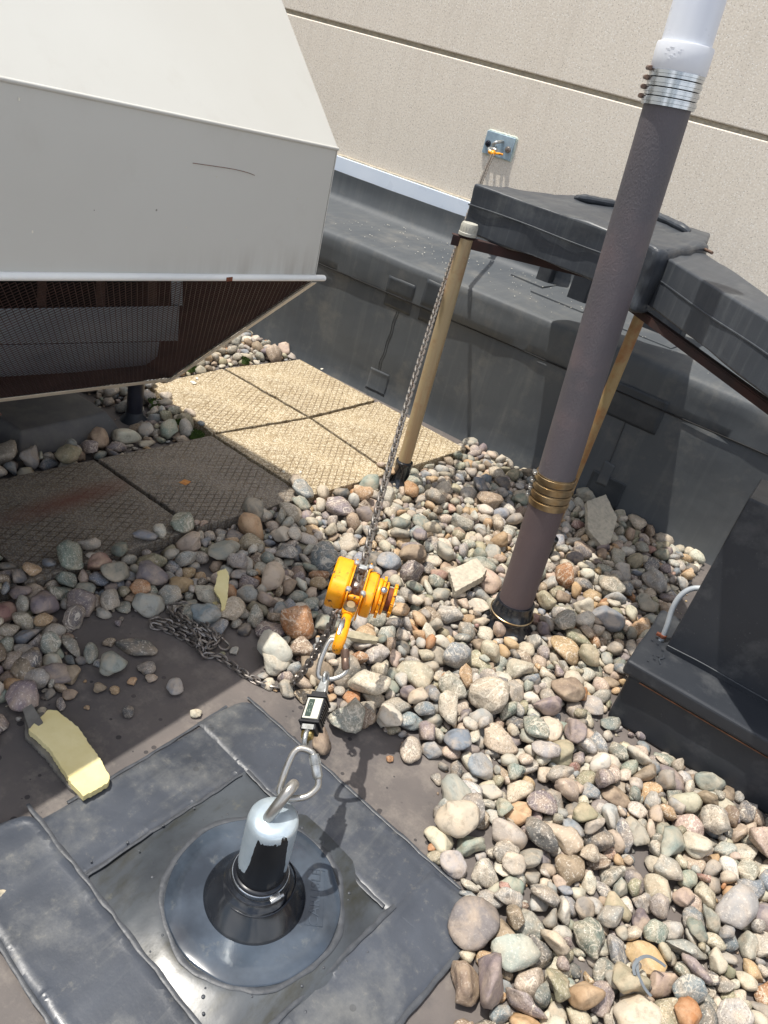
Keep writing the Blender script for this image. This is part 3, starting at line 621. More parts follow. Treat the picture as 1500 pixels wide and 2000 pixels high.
for s_ in (-1, 1): mb.box(lc_+ey*.019*s_, (.128, .0012, .0020), (ex, ey, Vector((0, 0, 1)))); mb.box(lc_+ex*.064*s_, (.0012, .038, .0020), (ex, ey, Vector((0, 0, 1))))
mb.build('moulded_frame', 'disc', t)
# ================================================================== TENSION LINE
A = Vector((-.483, .9, .335)); Wp = Vector((-2.043, 4.13, 1.286)); U = (Wp-A).normalized()
V0 = Vector((0.897, 0.442, -0.028)).normalized(); N0 = V0.cross(U).normalized()
if N0.z < 0: N0 = -N0        # towards the viewer / up
def lp(px, py):              # nearest point of the line to the pixel's ray
    r = Vector(ray(px, py)).normalized(); o_ = Vector((0, 0, CH)); d = U; w0 = A-o_; b = d.dot(r); den = 1-b*b
    s_ = (b*w0.dot(r)-w0.dot(d))/den; return A+d*s_
def carabiner(pts, P, n, wire, label, sleeve, smat, screw=None):
    t = thing('carabiner', P, label, 'carabiner')
    path = smoothpath([onplane(x, y, P, n) for x, y in pts], 5, closed=True)
    MB().tube(path, wire/2, 12, closed=True).build('frame', 'steel', t)
    a, b = onplane(*sleeve[0], P, n), onplane(*sleeve[1], P, n); d = (b-a).normalized(); L = (b-a).length; r = wire*.80
    MB().lathe([(wire*.5, -.002), (r, 0), (r, L*.42), (r*.96, L*.43), (r*.96, L*.46), (r, L*.47), (r, L*.93), (r*.8, L), (wire*.5, L+.002)], a, d, seg=20).build('locking_sleeve', smat, t)
    mb = MB(); u = d.orthogonal().normalized(); v = d.cross(u)
    for k in range(16):
        th = 6.283*k/16; mb.box(a+d*L*.25+(u*math.cos(th)+v*math.sin(th))*r, (.0012, .0012, L*.3), (u*math.cos(th)+v*math.sin(th), d.cross(u*math.cos(th)+v*math.sin(th)), d))
    mb.build('grip_ridges', smat, t)
    return t
nc = unit(-U*.45+N0*.9); P1 = lp(585, 1510)+N0*.004
carabiner([(574, 1470), (586, 1462), (604, 1466), (613, 1474), (616, 1490), (619, 1507), (622, 1526), (618, 1540), (600, 1555), (574, 1560), (554, 1557), (546, 1546), (550, 1528), (557, 1506), (566, 1484)], P1, nc, .0132, 'steel screw gate carabiner clipped through the eye of the anchor post', ((613, 1474), (621, 1520)), 'steelg')
P2_ = lp(650, 1290)+N0*.004
carabiner([(644, 1252), (656, 1251), (669, 1257), (675, 1268), (679, 1290), (677, 1308), (668, 1319), (650, 1326), (632, 1326), (622, 1319), (624, 1298), (633, 1272)], P2_, nc, .0118, 'steel carabiner with a brown locking sleeve, under the yellow hook', ((674, 1269), (675, 1308)), 'brownsteel')
# ---- load cell
LCc = lp(608, 1391)-V0*.0125; th = R(-22)
nL = (N0*math.cos(th)+V0*math.sin(th)).normalized(); sLc = U.cross(nL).normalized()
if sLc.dot(V0) < 0: sLc = -sLc
t = thing('load_cell', LCc, 'small black digital load cell with a screen, between the two carabiners', 'load cell')
axL = (sLc, U, nL)
def LB(u_, v_, w_): return LCc+sLc*u_+U*v_+nL*w_
MB().box(LB(0, 0, 0), (.042, .058, .038), axL).build('housing', 'black', t, bevel=.003)
MB().box(LB(0, .031, 0), (.046, .005, .042), axL).box(LB(0, -.031, 0), (.046, .005, .042), axL).build('end_flange', 'black', t, bevel=.001)
mb = MB()
for k in range(7): mb.box(LB(.0218, -.02+k*.0066, 0), (.0025, .003, .030), axL)
mb.build('side_ribs', 'black', t)
MB().box(LB(0, 0, .0195), (.034, .050, .003), axL).build('faceplate', 'paleplate', t, bevel=.0006)
fcp = [q_ for q_ in t.children if q_.name.startswith('faceplate')][0]
sx = -.006
MB().box(LB(sx, .0, .0214), (.013, .042, .0014), axL).build('screen', 'lcd', fcp, bevel=.0003)
mb = MB()
for k, (du, dv) in enumerate(((-.003, .008), (.003, .008), (0, .012), (-.003, -.008), (.001, -.006), (.003, -.011))): mb.box(LB(sx+du, dv, .0223), ((.0008, .005, .0004) if k % 3 != 2 else (.005, .0008, .0004)), axL)
mb.build('screen_segments', 'lcdmark', fcp)
MB().box(LB(0, -.040, 0), (.034, .014, .030), axL).build('lower_collar', 'black', t, bevel=.002)
lcol = [q_ for q_ in t.children if q_.name.startswith('lower_collar')][0]
MB().box(LB(0, -.042, .0155), (.026, .012, .002), axL).build('collar_plate', 'steelg', lcol, bevel=.0005)
MB().box(LB(0, .040, 0), (.034, .014, .028), axL).build('upper_collar', 'black', t, bevel=.002)
eyeT = MB(); eyeT.prism([(0, 0)]*3, 0, 0) if False else None
MB().add([LB(-.013, .046, -.009), LB(.013, .046, -.009), LB(.009, .085, -.006), LB(-.009, .085, -.006), LB(-.013, .046, .009), LB(.013, .046, .009), LB(.009, .085, .006), LB(-.009, .085, .006)], [(0, 1, 2, 3), (7, 6, 5, 4), (0, 4, 5, 1), (1, 5, 6, 2), (2, 6, 7, 3), (3, 7, 4, 0)]).build('fork', 'steelg', t, bevel=.003)
q = [LB(0, .090, 0)+ (sLc*0+nL*math.cos(a)*.013+U*math.sin(a)*.013) for a in np.linspace(0, 6.283, 21)[:-1]]
MB().tube(q, .0045, 10, closed=True).build('upper_eye', 'steelg', t)
q = [LB(0, -.060, 0)+nL*math.cos(a)*.013+U*math.sin(a)*.018 for a in np.linspace(0, 6.283, 25)[:-1]]
MB().tube(q, .0055, 12, closed=True).build('shackle_ring', 'steelg', t)
MB().lathe([(.004, -.012), (.0105, -.012), (.0125, -.006), (.0125, .004), (.009, .010), (.004, .011)], LB(0, -.052, 0), sLc, seg=24).build('swivel_bush', 'brass', t)
# ---- lever chain hoist
Hc = lp(690, 1150)
t = thing('chain_hoist', Hc, 'chipped yellow chain hoist pulling a long steel chain to the wall plate', 'chain hoist')
HX = V0; HA = (HX, U, N0)
def HB(a, u, n): return Hc+HX*a+U*u+N0*n
def disc(r, a0, a1, bev, name, mat='yellow', u=0, n=0, seg=36, sq=0):
    return MB().lathe([(.0001, a0), (r-bev, a0), (r, a0+bev), (r, a1-bev), (r-bev, a1), (.0001, a1)], HB(0, u, n), HX, seg=seg).build(name, mat, t, ang=50)
def rbox(cu, cn, su, sn, r, a0, a1, name, mat='yellow', bev=.003):
    pts = []
    for (i, j) in ((1, 1), (-1, 1), (-1, -1), (1, -1)):
        b0 = {(1, 1): 0, (-1, 1): 90, (-1, -1): 180, (1, -1): 270}[(i, j)]
        for k in range(6): a = R(b0+18*k); pts.append((cu+i*(su/2-r)+r*math.cos(a), cn+j*(sn/2-r)+r*math.sin(a)))
    V = [HB(a0, p, q) for p, q in pts]+[HB(a1, p, q) for p, q in pts]; n = len(pts)
    F = [tuple(range(n)), tuple(range(n, 2*n))[::-1]]+[(i, (i+1) % n, n+(i+1) % n, n+i) for i in range(n)]
    return MB().add(V, F).build(name, mat, t, bevel=bev, ang=50)
rbox(.002, .004, .118, .096, .030, -.072, -.027, 'gear_housing', bev=.006)
rbox(.0, .0, .130, .100, .020, -.0265, -.0225, 'side_plate', bev=.001)
rbox(.0, .0, .130, .100, .020, .0095, .0135, 'side_plate', bev=.001)
rbox(-.004, .002, .108, .088, .030, .014, .040, 'brake_housing', bev=.005)
disc(.046, .042, .052, .002, 'ratchet_disc'); disc(.050, .053, .060, .002, 'ratchet_disc'); disc(.042, .062, .069, .002, 'hand_wheel')
disc(.030, .069, .083, .001, 'freewheel_hub', 'rustb'); disc(.040, .083, .091, .002, 'hand_wheel')
mb = MB()
for k in range(10):
    a = 6.283*k/10; mb.box(HB(.0565, .050*math.cos(a), .050*math.sin(a)), (.007, .012, .006), (HX, (U*-math.sin(a)+N0*math.cos(a)), U*math.cos(a)+N0*math.sin(a)))
    mb.box(HB(.087, .040*math.cos(a), .040*math.sin(a)), (.008, .008, .005), (HX, (U*-math.sin(a)+N0*math.cos(a)), U*math.cos(a)+N0*math.sin(a)))
mb.build('wheel_lugs', 'yellow', t, bevel=.001)
disc(.026, -.022, .009, .001, 'chain_sheave', 'chaindk')
MB().box(HB(-.0065, .040, .038), (.024, .014, .012), HA).build('chain_guide', 'steelg', t, bevel=.002)
MB().box(HB(-.0065, -.052, .026), (.030, .010, .028), HA).build('cross_bar', 'yellow', t, bevel=.003)
for (a, u, n) in ((-.024, .040, .036), (-.024, -.044, .034), (.012, .040, .036), (.012, -.044, .034)):
    bm_ = MB(); bm_.lathe([(.0001, -.024), (.004, -.024), (.004, -.010), (.0075, -.010), (.0078, -.004), (.0065, .0)], HB(a, u, n+.018), N0*-1 if False else N0, seg=14)
    bm_.lathe([(.0078, -.001), (.0078, .004), (.005, .007), (.0001, .0075)], HB(a, u, n+.012), N0, seg=6); bm_.build('bolt', 'silver', t, ang=30)
MB().lathe([(.009, 0), (.009, .006), (.006, .009), (.0001, .010)], HB(.058, -.018, .048), N0, seg=8).build('bolt', 'silver', t)
# hook body
yo = HB(-.008, -.070, .012)
MB().lathe([(.010, 0), (.0165, .006), (.0165, .022), (.010, .028)], yo+N0*-.006-U*.004, N0, seg=20).build('hook_swivel_nut', 'bandold', t)
MB().lathe([(.0001, -.024), (.013, -.022), (.017, -.012), (.017, .008), (.012, .016), (.0001, .018)], yo, U, seg=24).build('hook_yoke', 'yellow', t)
hk = []
for (u, n, r) in ((-.018, 0, .011), (-.038, .004, .012), (-.058, .016, .0125), (-.080, .024, .013), (-.102, .020, .0135), (-.116, .004, .0135), (-.116, -.014, .0115), (-.102, -.028, .009), (-.084, -.032, .007)): hk.append((yo+U*u+N0*n, r))
P = smoothpath([h[0] for h in hk], 4); rr = list(np.interp(np.linspace(0, 1, len(P)), np.linspace(0, 1, len(hk)), [h[1] for h in hk]))
MB().tube(P, rr, 12, flat=.72).build('hook', 'yellow', t)
MB().tube([yo+U*u+N0*(n+.008)-HX*.006 for u, n in ((-.040, .006), (-.058, .018), (-.080, .026), (-.102, .021))], [.003, .006, .007, .004], 8, flat=.6).build('bare_hook_edge', 'silver', t)
MB().tube([yo+U*-.025+N0*-.010+HX*.004, yo+U*-.045+N0*-.020+HX*.004, yo+U*-.084+N0*-.026+HX*.004], .0045, 8).build('hook_latch', 'yellow', t)
# load chain up to the wall hook, closed by its own hook
mb = MB(); c0_ = HB(-.0065, .02, .02); end = Wp-U*.10
ca, cb2 = HB(-.0065, .05, .012), end; side_ = Vector((-1, -.35, 0)).normalized()
chain(mb, [HB(-.0065, -.01, .028)]+[ca.lerp(cb2, q_)+side_*.030*math.sin(math.pi*min(1, q_*1.02))**.8 for q_ in np.linspace(0, .98, 24)]+[end], .0215, .0074, .0255); mb.build('load_chain', 'chain', t)
px_path = [((655, 1196), None), ((648, 1218), None), ((636, 1242), None), ((620, 1270), None), ((602, 1298), None), ((585, 1320), None), ((566, 1336), .012), ((545, 1343), .009), ((515, 1336), .009), ((480, 1318), .009), ((450, 1297), .009), ((425, 1281), .012), ((400, 1280), .014), ((392, 1266), .02), ((372, 1252), .012), ((345, 1238), .010), ((318, 1226), .010), ((298, 1222), .012), ((297, 1211), .016), ((320, 1212), .016), ((345, 1222), .018), ((368, 1232), .020), ((392, 1240), .022), ((408, 1250), .022), ((402, 1262), .026), ((390, 1252), .03), ((375, 1232), .026), ((358, 1222), .024), ((342, 1205), .016), ((330, 1190), .012), ((338, 1180), .012), ((358, 1180), .014), ((380, 1190), .018), ((398, 1198), .016), ((412, 1212), .012), ((422, 1226), .012), ((432, 1240), .012), ((420, 1250), .022), ((400, 1236), .030), ((385, 1226), .036), ((366, 1214), .034), ((352, 1200), .026), ((346, 1190), .022), ((362, 1190), .022), ((384, 1206), .030), ((402, 1222), .036), ((416, 1238), .034), ((424, 1252), .026), ((410, 1262), .030), ((396, 1268), .028)]
z0 = (HB(0, -.06, 0)).z; hz = np.linspace(z0, .012, 7); P = []
for i, ((x, y), z) in enumerate(px_path): P.append(atz(x, y, hz[i] if z is None else z))
mb = MB(); chain(mb, smoothpath(P, 5), .0205, .0070, .0245, jit=.35); mb.build('slack_chain', 'chaindk', t)
mb = MB(); q0, q1 = atz(418, 1242, .02), atz(444, 1268, .008); d = (q1-q0).normalized(); s_ = Vector((0, 0, 1)).cross(d).normalized(); cc = (q0+q1)/2
mb.tube([cc+d*x*1+s_*y for x, y in stadium(.060, .030, 9)], .0038, 8, closed=True); mb.build('end_link', 'chain', t)
# wall-end hook
hk = end+U*.0
MB().lathe([(.005, -.004), (.013, .004), (.016, .014), (.013, .024), (.006, .030)], hk, U, seg=18).build('hook_collar', 'yellow', t)
side = V0
P = smoothpath([hk+U*.026, hk+U*.040-side*.018, hk+U*.056-side*.026, hk+U*.074-side*.018, hk+U*.080, hk+U*.070+side*.014], 4)
MB().tube(P, [.009]*len(P), 10, flat=.7).build('hook', 'steelg', t)
MB().tube([hk+U*.018+side*.006, hk+U*.030+side*.028, hk+U*.036+side*.052], [.009, .011, .008], 10, flat=.6).build('hook_latch', 'yellow', t)
MB().tube([hk+U*.012-side*.004, hk+U*.014-side*.026], [.010, .008], 10).build('latch_pin', 'yellow', t)
# ------------------------------------------------------------------ wall plate
pc = Vector((-2.052, WY, 1.297)); t = thing('anchor_plate', pc, 'blue grey steel anchor plate bolted to the tan wall, with the chain hooked on it', 'anchor plate')
MB().aab(pc.x-.088, pc.x+.088, WY-.0135, WY-.0015, pc.z-.056, pc.z+.056).build('plate', 'plate', t, bevel=.0015)
for s_ in (-1, 1): MB().lathe([(.017, 0), (.017, .003), (.0145, .004), (.0145, .010), (.012, .013), (.0075, .013), (.0075, .022), (.0001, .024)], (pc.x+s_*.063, WY-.014, pc.z-.006), (0, -1, 0), seg=16).build('bolt', 'leg' if s_ < 0 else 'chaindk', t)
P = smoothpath([(pc.x-.016, WY-.01, pc.z-.012), (pc.x-.014, WY-.045, pc.z-.006), (pc.x-.004, WY-.068, pc.z+.004), (pc.x+.010, WY-.062, pc.z+.016), (pc.x+.018, WY-.035, pc.z+.022), (pc.x+.02, WY-.01, pc.z+.024)], 4)
MB().tube(P, .0085, 10).build('eye', 'steelg', t)
mb = MB(); rs = random.Random(9); lp_ = []
for a in np.linspace(0, 1, 60)[:-1]:
    s_ = a*4; k = int(s_); f = s_-k; cr_ = [(-.09, -.058), (.09, -.058), (.092, .058), (-.09, .058)]; p = Vector(cr_[k]).lerp(Vector(cr_[(k+1) % 4]), f); lp_.append((pc.x+p.x+rs.uniform(-.001, .003), WY-.0005, pc.z+p.y+rs.uniform(-.002, .002)))
mb.tube(lp_, [.007 if (1.0 < i/59*4 < 2.95) else .0035 for i in range(59)], 8, closed=True); mb.build('sealant_bead', 'caulkg', t)
# ================================================================== PIPE SUPPORT POSTS AND ANGLES
def post(px, x, y, ztop, label, mat, r=.0285, cap=True, boot=True):
    t = thing('support_post', (x, y, 0), label, 'post', 'round support posts under the angle irons')
    MB().lathe([(r, 0), (r, ztop), (r*.9, ztop+.001), (.0001, ztop+.001)], (x, y, 0), seg=36).build('pole', mat, t, ang=50)
    if cap:
        MB().lathe([(.030, ztop+.012), (.0345, ztop+.012), (.0345, ztop+.022), (.0325, ztop+.024), (.0320, ztop+.048), (.029, ztop+.056), (.0001, ztop+.058)], (x, y, 0), seg=30).build('end_cap', 'cap', t, ang=40); ec = [q_ for q_ in t.children if q_.name.startswith('end_cap')][0]
        mb = MB()
        for k in range(18): a = 6.283*k/18; mb.box((x+.0322*math.cos(a), y+.0322*math.sin(a), ztop+.035), (.0015, .003, .020), (Vector((math.cos(a), math.sin(a), 0)), Vector((-math.sin(a), math.cos(a), 0)), Vector((0, 0, 1))))
        mb.build('cap_ribs', 'cap', ec)
    MB().lathe([(.075, .0), (.06, .01), (.040, .03), (.037, .05), (.036, .10), (.038, .102), (.038, .116), (.034, .118), (.030, .12)], (x, y, 0), seg=36, wob=lambda a, z: .02*math.sin(3*a)).build('rubber_boot', 'boot', t, ang=60)
    return t
pA = (-1.346, 2.697); pB = (-.634, 2.705)
post(None, *pA, 1.075, 'weathered tan steel post with a grey cap, behind the long chain', 'post')
post(None, *pB, 1.055, 'orange stained steel post half hidden behind the thick purple pipe', 'postb', cap=False, r=.0205)
def angle_iron(a, b, label, w=.024, th=.004):
    a, b = Vector(a), Vector(b); d = (b-a).normalized(); s_ = Vector((0, 0, 1)).cross(d).normalized(); up = d.cross(s_)
    c = (a+b)/2; L = (b-a).length
    t = tag(MB().box(c-s_*0+Vector((0, 0, th/2)), (L, w, th), (d, s_, up)).box(c-s_*(w/2-th/2)-up*(w/2), (L, th, w-.001), (d, s_, up)).build('angle_iron', 'rust', org=a, bevel=.001), label, 'angle iron', 'rusted angle irons on the posts')
    return t
a0 = Vector((pA[0]-.045, pA[1]-.03, 1.077)); a1 = a0+Vector((.365, .268, -.003))*2.2
angle_iron(a0, a1, 'dark rusted angle iron running from the capped post back under the left beam', w=.034)
angle_iron((pB[0]-.03, pB[1]-.02, 1.068), (.35, 1.72, 1.06), 'dark rusted angle iron running down to the right edge below the right beam')
# ================================================================== WRAPPED BEAMS
ZT = 1.256
q1, q2 = atz(927, 358, ZT), atz(1262, 474, ZT); q3, q4 = atz(1388, 456, ZT), atz(1142, 386, ZT)
qe = atz(1372, 493, ZT)
t = thing('wrapped_beam', (q1.x, q1.y, .735), 'wide black rubber wrapped beam end on stubs, left of the purple pipe', 'roof beam', 'rubber wrapped beams above the curb')
zb = 1.082
MB().prism([q1[:2], q2[:2], qe[:2], q3[:2], q4[:2]], zb, ZT).build('beam_wrap', 'beam', t, bevel=.008, seg=3, sub=4, disp=.022, dscale=.16)
n_ = (q2-q1).normalized(); mb = MB(); zc = ZT-.075
mb.tube([(q1.x+n_.x*s_-.0*n_.y, q1.y+n_.y*s_-.004, zc+.003*math.sin(s_*9)) for s_ in np.linspace(0, (q2-q1).length, 40)], .003, 6); mb.build('lap_seam', 'beam', t)
r1, r2, r3 = atz(1140, 392, ZT), atz(1250, 418, ZT), atz(1340, 452, ZT)
r2 = r2+Vector((0, .02, 0))
MB().tube(smoothpath([r1+Vector((-.01, 0, .0)), r1+Vector((.02, .0, .008)), r2+Vector((0, 0, .010)), r3+Vector((-.03, 0, .006)), r3+Vector((0.01, -.01, -.004))], 6), .034, 14, flat=.55).build('raised_seam', 'beam', t, sub=1, disp=.012, dscale=.05)
j1, j2, j3, j4 = atz(1255, 478, ZT), atz(1300, 500, ZT), atz(1378, 488, ZT), atz(1350, 462, ZT)
# stubs standing on the curb
for (x, y, w_, d_) in ((-1.262, 3.97, .10, .09), (-1.52, 4.10, .08, .07), (-.80, 3.97, .20, .14)):
    MB().aab(x-w_/2, x+w_/2, y-d_/2, y+d_/2, .725, zb+.01).build('stub', 'curb', t, bevel=.006, sub=2, disp=.008, dscale=.05)
# right beam
b1, b2 = atz(1275, 483, ZT), atz(1500, 620, ZT); b3, b4 = atz(1500, 572, ZT), atz(1372, 489, ZT)
df = (b2-b1).normalized(); db = (b3-b4).normalized(); b2e = b2+df*.7; b3e = b4+df*((b2e-b4).dot(df))
b3e = b3+db*.75
t2 = thing('wrapped_beam', (b1.x, b1.y, .9), 'black rubber wrapped beam coming forward to the right edge, from the purple pipe', 'roof beam', 'rubber wrapped beams above the curb')
MB().prism([b1[:2], b2e[:2], b3e[:2], b4[:2]], 1.098, ZT-.004).build('beam_wrap', 'beam', t2, bevel=.006, seg=3, sub=4, disp=.010, dscale=.2)
mb = MB(); nn = Vector((df.y, -df.x, 0))
mb.tube([(b1+df*s_+nn*.001)+Vector((0, 0, -.075+.002*math.sin(s_*11))) for s_ in np.linspace(.02, 1.2, 40)], .0028, 6); mb.build('lap_seam', 'beam', t2)
# bunched flashing where the two beams meet
cj = [j1+Vector((-.03, -.06, 0)), j2+Vector((-.02, -.05, 0)), j2+Vector((.012, -.012, 0)), j3+Vector((.01, 0, 0)), j4+Vector((-.01, .03, 0))]
MB().prism([p[:2] for p in cj], 1.070, ZT+.022).build('joint_wrap', 'beam', t2, bevel=.018, seg=4, sub=4, disp=.022, dscale=.09)
MB().tube([atz(1366, 482, ZT+.01), atz(1391, 494, ZT+.01)], .0055, 10).build('protruding_rod', 'brownsteel', t2)
# ================================================================== PURPLE PIPE
pb = Vector((-.531, 2.19, 0)); pj = atY(1079, 953, 2.19); pd = (pj-pb).normalized(); SJ = (pj-pb).length
pd2 = (atY(1304, 208, 2.19)-pj).normalized(); pb2 = pj-pd2*SJ
def pz(py_px):
    return float(min(np.linspace(0, 2.4, 2401), key=lambda s_: abs(proj((pb+pd*s_) if s_ < SJ else (pb2+pd2*s_))[1]-py_px)))
def proj(P):
    v = CR.T@(np.array(P)-np.array([0, 0, CH])); return 750+CF*v[0]/v[2], 1000+CF*v[1]/v[2]
t = thing('vent_pipe', pb, 'thick leaning purple grey vent pipe with clamp bands and a white upper section', 'vent pipe')
sJ, sC0, sC1, sW = pz(1172), pz(985), pz(925), pz(208)
sA, sB_ = pz(140), pz(88)
r = .0585
MB().lathe([(r, 0), (r, SJ+.004), (.0001, SJ+.004)], pb, pd, seg=64).build('pipe_wrap', 'pipe', t)
MB().lathe([(.0001, SJ-.004), (r+.0004, SJ-.004), (r+.0004, sW+.02), (.0001, sW+.02)], pb2, pd2, seg=64).build('pipe_wrap', 'pipe', t)
low = (pb, pd); pb, pd = pb2, pd2
pb, pd = low
MB().lathe([(.095, 0), (.085, .018), (.074, .035), (.0725, .05), (.0745, .055), (.0745, .066), (.0705, .07), (.0675, sJ-.012), (.066, sJ), (r, sJ+.001)], pb, pd, seg=56, wob=lambda a, z: .012*math.sin(3*a+z*60)).build('rubber_boot', 'boot', t, ang=60)
MB().tube([pb+pd*.070+(Vector((math.cos(a), math.sin(a), 0)))*.0755 for a in np.linspace(0, 6.283, 40)[:-1]], .0025, 6, closed=True).build('boot_clamp', 'bandold', t)
def bands(s0, s1, rad, mat, label=None):
    n = 4; h_ = (s1-s0)/n
    for k in range(n):
        z = s0+h_*k
        MB().lathe([(rad, z+.001), (rad+.0035, z+.002), (rad+.0035, z+h_*.42), (rad+.0055, z+h_*.45), (rad+.0055, z+h_*.80), (rad+.0035, z+h_*.83), (rad+.0035, z+h_*.97), (rad, z+h_*.98)], pb, pd, seg=64).build('clamp_band', mat, t, ang=30); cb_ = [q_ for q_ in t.children if q_.name.startswith('clamp_band')][-1]
        a = R(200 + 4*k); ra = Vector((math.cos(a), math.sin(a), 0)); tg = Vector((-math.sin(a), math.cos(a), 0)); c = pb+pd*(z+h_*.6)+ra*(rad+.011)
        MB().box(c-ra*.004, (.009, .018, .011), (ra, tg, pd)).tube([c-tg*.012, c+tg*.014], .0055, 8).build('clamp_screw', 'brownsteel' if mat == 'bandnew' else 'silver', cb_, bevel=.0008)
pb, pd = pb2, pd2
bands(sC0, sC1, r+.0008, 'bandold'); bands(sW-.004, sA, r+.004, 'bandnew')
MB().lathe([(r+.004, sA-.01), (r+.010, sA), (r+.0105, sB_-.003), (r+.009, sB_), (.0615, sB_+.001)], pb, pd, seg=64).build('white_collar', 'pvcc', t, ang=50)
mb = MB(); rs = random.Random(2)
for k in range(16):
    a = R(262+rs.uniform(-12, 20)); z = sA+(sB_-sA)*(.25+.5*rs.random()); ra = Vector((math.cos(a), math.sin(a), 0)); mb.box(pb+pd*z+ra*(r+.0102), (.0009, rs.uniform(.003, .012), .0014), (ra, Vector((-math.sin(a), math.cos(a), 0)), pd))
mb.build('moulded_marks', 'pvcc', t)
MB().lathe([(.0605, sB_-.02), (.0605, 2.55), (.055, 2.55), (.055, 2.50)], pb, pd, seg=64).build('white_pipe', 'pvc', t, ang=50)
# ================================================================== CURB BOX, BOTTOM RIGHT
t = thing('equipment_curb', (.3, 2.2, 0), 'black rubber covered equipment curb with a tall block, at the right edge of the photo', 'equipment curb')
MB().aab(-.098, 1.3, 2.045, 2.40, 0, .192).build('curb_base', 'curb', t, bevel=.012, seg=3, sub=4, disp=.012, dscale=.15)
MB().aab(-.118, 1.3, 2.028, 2.40, .1925, .243).build('flange', 'curb', t, bevel=.010, seg=3, sub=4, disp=.008, dscale=.12)
MB().aab(-.06, 1.3, 2.0300, 2.034, .1885, .1915).build('copper_edge', 'copper', t)
MB().aab(-.046, 1.3, 2.185, 2.38, .235, .80).build('block', 'curb', t, bevel=.006, seg=3, sub=4, disp=.006, dscale=.25)
mb = MB(); mb.tube([(x, 2.182+.001*math.sin(x*30), .262+.002*math.sin(x*17)) for x in np.linspace(-.045, 1.2, 60)], .0022, 6); mb.tube([(-.040+.004*math.sin(k), 2.14-.05*k/8, .2465) for k in range(9)], .002, 6); mb.build('lap_seam', 'beam', t)
mb = MB(); rs = random.Random(6)
for k in range(16):
    x, y = rs.uniform(-.108, -.02), rs.uniform(2.05, 2.30)
    if x > -.055 and y > 2.17: continue
    q = rs.uniform(.0025, .005); mb.lathe([(q, 0), (q*.8, q*.4), (.0001, q*.55)], (x, y, .2455), seg=10)
mb.build('fastener_bumps', 'curb', t)
P = [atY(1293, 1247, 2.22), atY(1303, 1222, 2.22), atY(1313, 1190, 2.225), atY(1328, 1165, 2.23), atY(1348, 1151, 2.24), atY(1372, 1150, 2.25), atY(1395, 1165, 2.26)]
P = [Vector((p.x, p.y, p.z)) for p in P]
t = thing('conduit', P[0], 'short grey bent conduit with a rusty clamp, rising from the black equipment curb', 'conduit')
MB().tube(smoothpath([Vector((P[0].x-.003, P[0].y, .24))]+P, 6), .0085, 12).build('bent_pipe', 'conduit', t)
MB().lathe([(.0085, 0), (.011, .001), (.011, .012), (.0085, .013)], P[0]+Vector((0, 0, .004)), (P[1]-P[0]).normalized(), seg=20).box(P[0]+Vector((-.015, -.004, .010)), (.012, .010, .010)).build('rusty_clamp', 'rustb', t, bevel=.001)
# ================================================================== ROOFTOP UNIT WITH INTAKE HOOD
Ye = 1.75; ED = Vector((.064, .996, -.062)); ED = ED/ED.y
def hp(x, z, Y): return Vector((x, Ye, z))+ED*(Y-Ye)
C1, C2, B1 = atY(658, 290, Ye), atY(613, 546, Ye), atY(330, 740, Ye); Tt = atY(548, 0, Ye); sl = (Tt-C1); Tb = C1+sl*((-2.25-C1.x)/sl.x)
Y0 = -.7
t = thing('rooftop_unit', (-2.4, 1.0, 0), 'cream metal rooftop unit with a big mesh bottomed intake hood, at the left', 'rooftop unit')
def strip(pa, pb_, name, mat, th=.003, y0=Y0, y1=Ye, bev=.001):
    a, b, c, d = hp(pa[0], pa[1], y0), hp(pa[0], pa[1], y1), hp(pb_[0], pb_[1], y1), hp(pb_[0], pb_[1], y0)
    return MB().quadslab(a, b, c, d, th).build(name, mat, t, bevel=bev)
c1, c2, b1_, tb = (C1.x, C1.z), (C2.x, C2.z), (B1.x, B1.z), (Tb.x, Tb.z)
strip(tb, c1, 'hood_top', 'hood', -.002); fr = strip((c1[0], c1[1]-.003), (c2[0], c2[1]+.012), 'hood_front', 'hood', .002)
MB().tube([hp(c1[0], c1[1]-.001, y) for y in (Y0, Ye+.004)], .0045, 10).build('ridge_fold', 'hood', t)
# rolled lip along the lower edge of the front
mb = MB(); mb.tube([hp(c2[0]+.004, c2[1]+.006, y) for y in np.linspace(Y0, Ye+.035, 30)], .0105, 12, flat=.8); mb.build('drip_lip', 'flange', t)
MB().box(hp(c2[0]+.0145, c2[1]+.005, 1.42), (.0015, .02, .010)).build('rust_spot', 'rustb', t)
# end panel towards the wall
ep = [hp(*tb, Ye+.002), hp(*c1, Ye+.002), hp(*c2, Ye+.002), hp(*b1_, Ye+.002), hp(-2.25, b1_[1], Ye+.002)]
V = [p for p in ep]+[p+Vector((0, .003, 0)) for p in ep]; MB().add(V, [(0, 1, 2, 3, 4), (9, 8, 7, 6, 5)]+[(i, (i+1) % 5, 5+(i+1) % 5, 5+i) for i in range(5)]).build('hood_end', 'hood', t)
ep = [p+Vector((.0, -.006, 0)) for p in [hp(tb[0]+.02, tb[1]-.02, Ye), hp(c1[0]-.006, c1[1]-.006, Ye), hp(c2[0]-.006, c2[1], Ye), hp(b1_[0], b1_[1]+.006, Ye), hp(-2.22, b1_[1]+.004, Ye)]]
V = ep+[p+Vector((0, .003, 0)) for p in ep]; MB().add(V, [(0, 1, 2, 3, 4), (9, 8, 7, 6, 5)]+[(i, (i+1) % 5, 5+(i+1) % 5, 5+i) for i in range(5)]).build('inner_lining', 'inner', t)
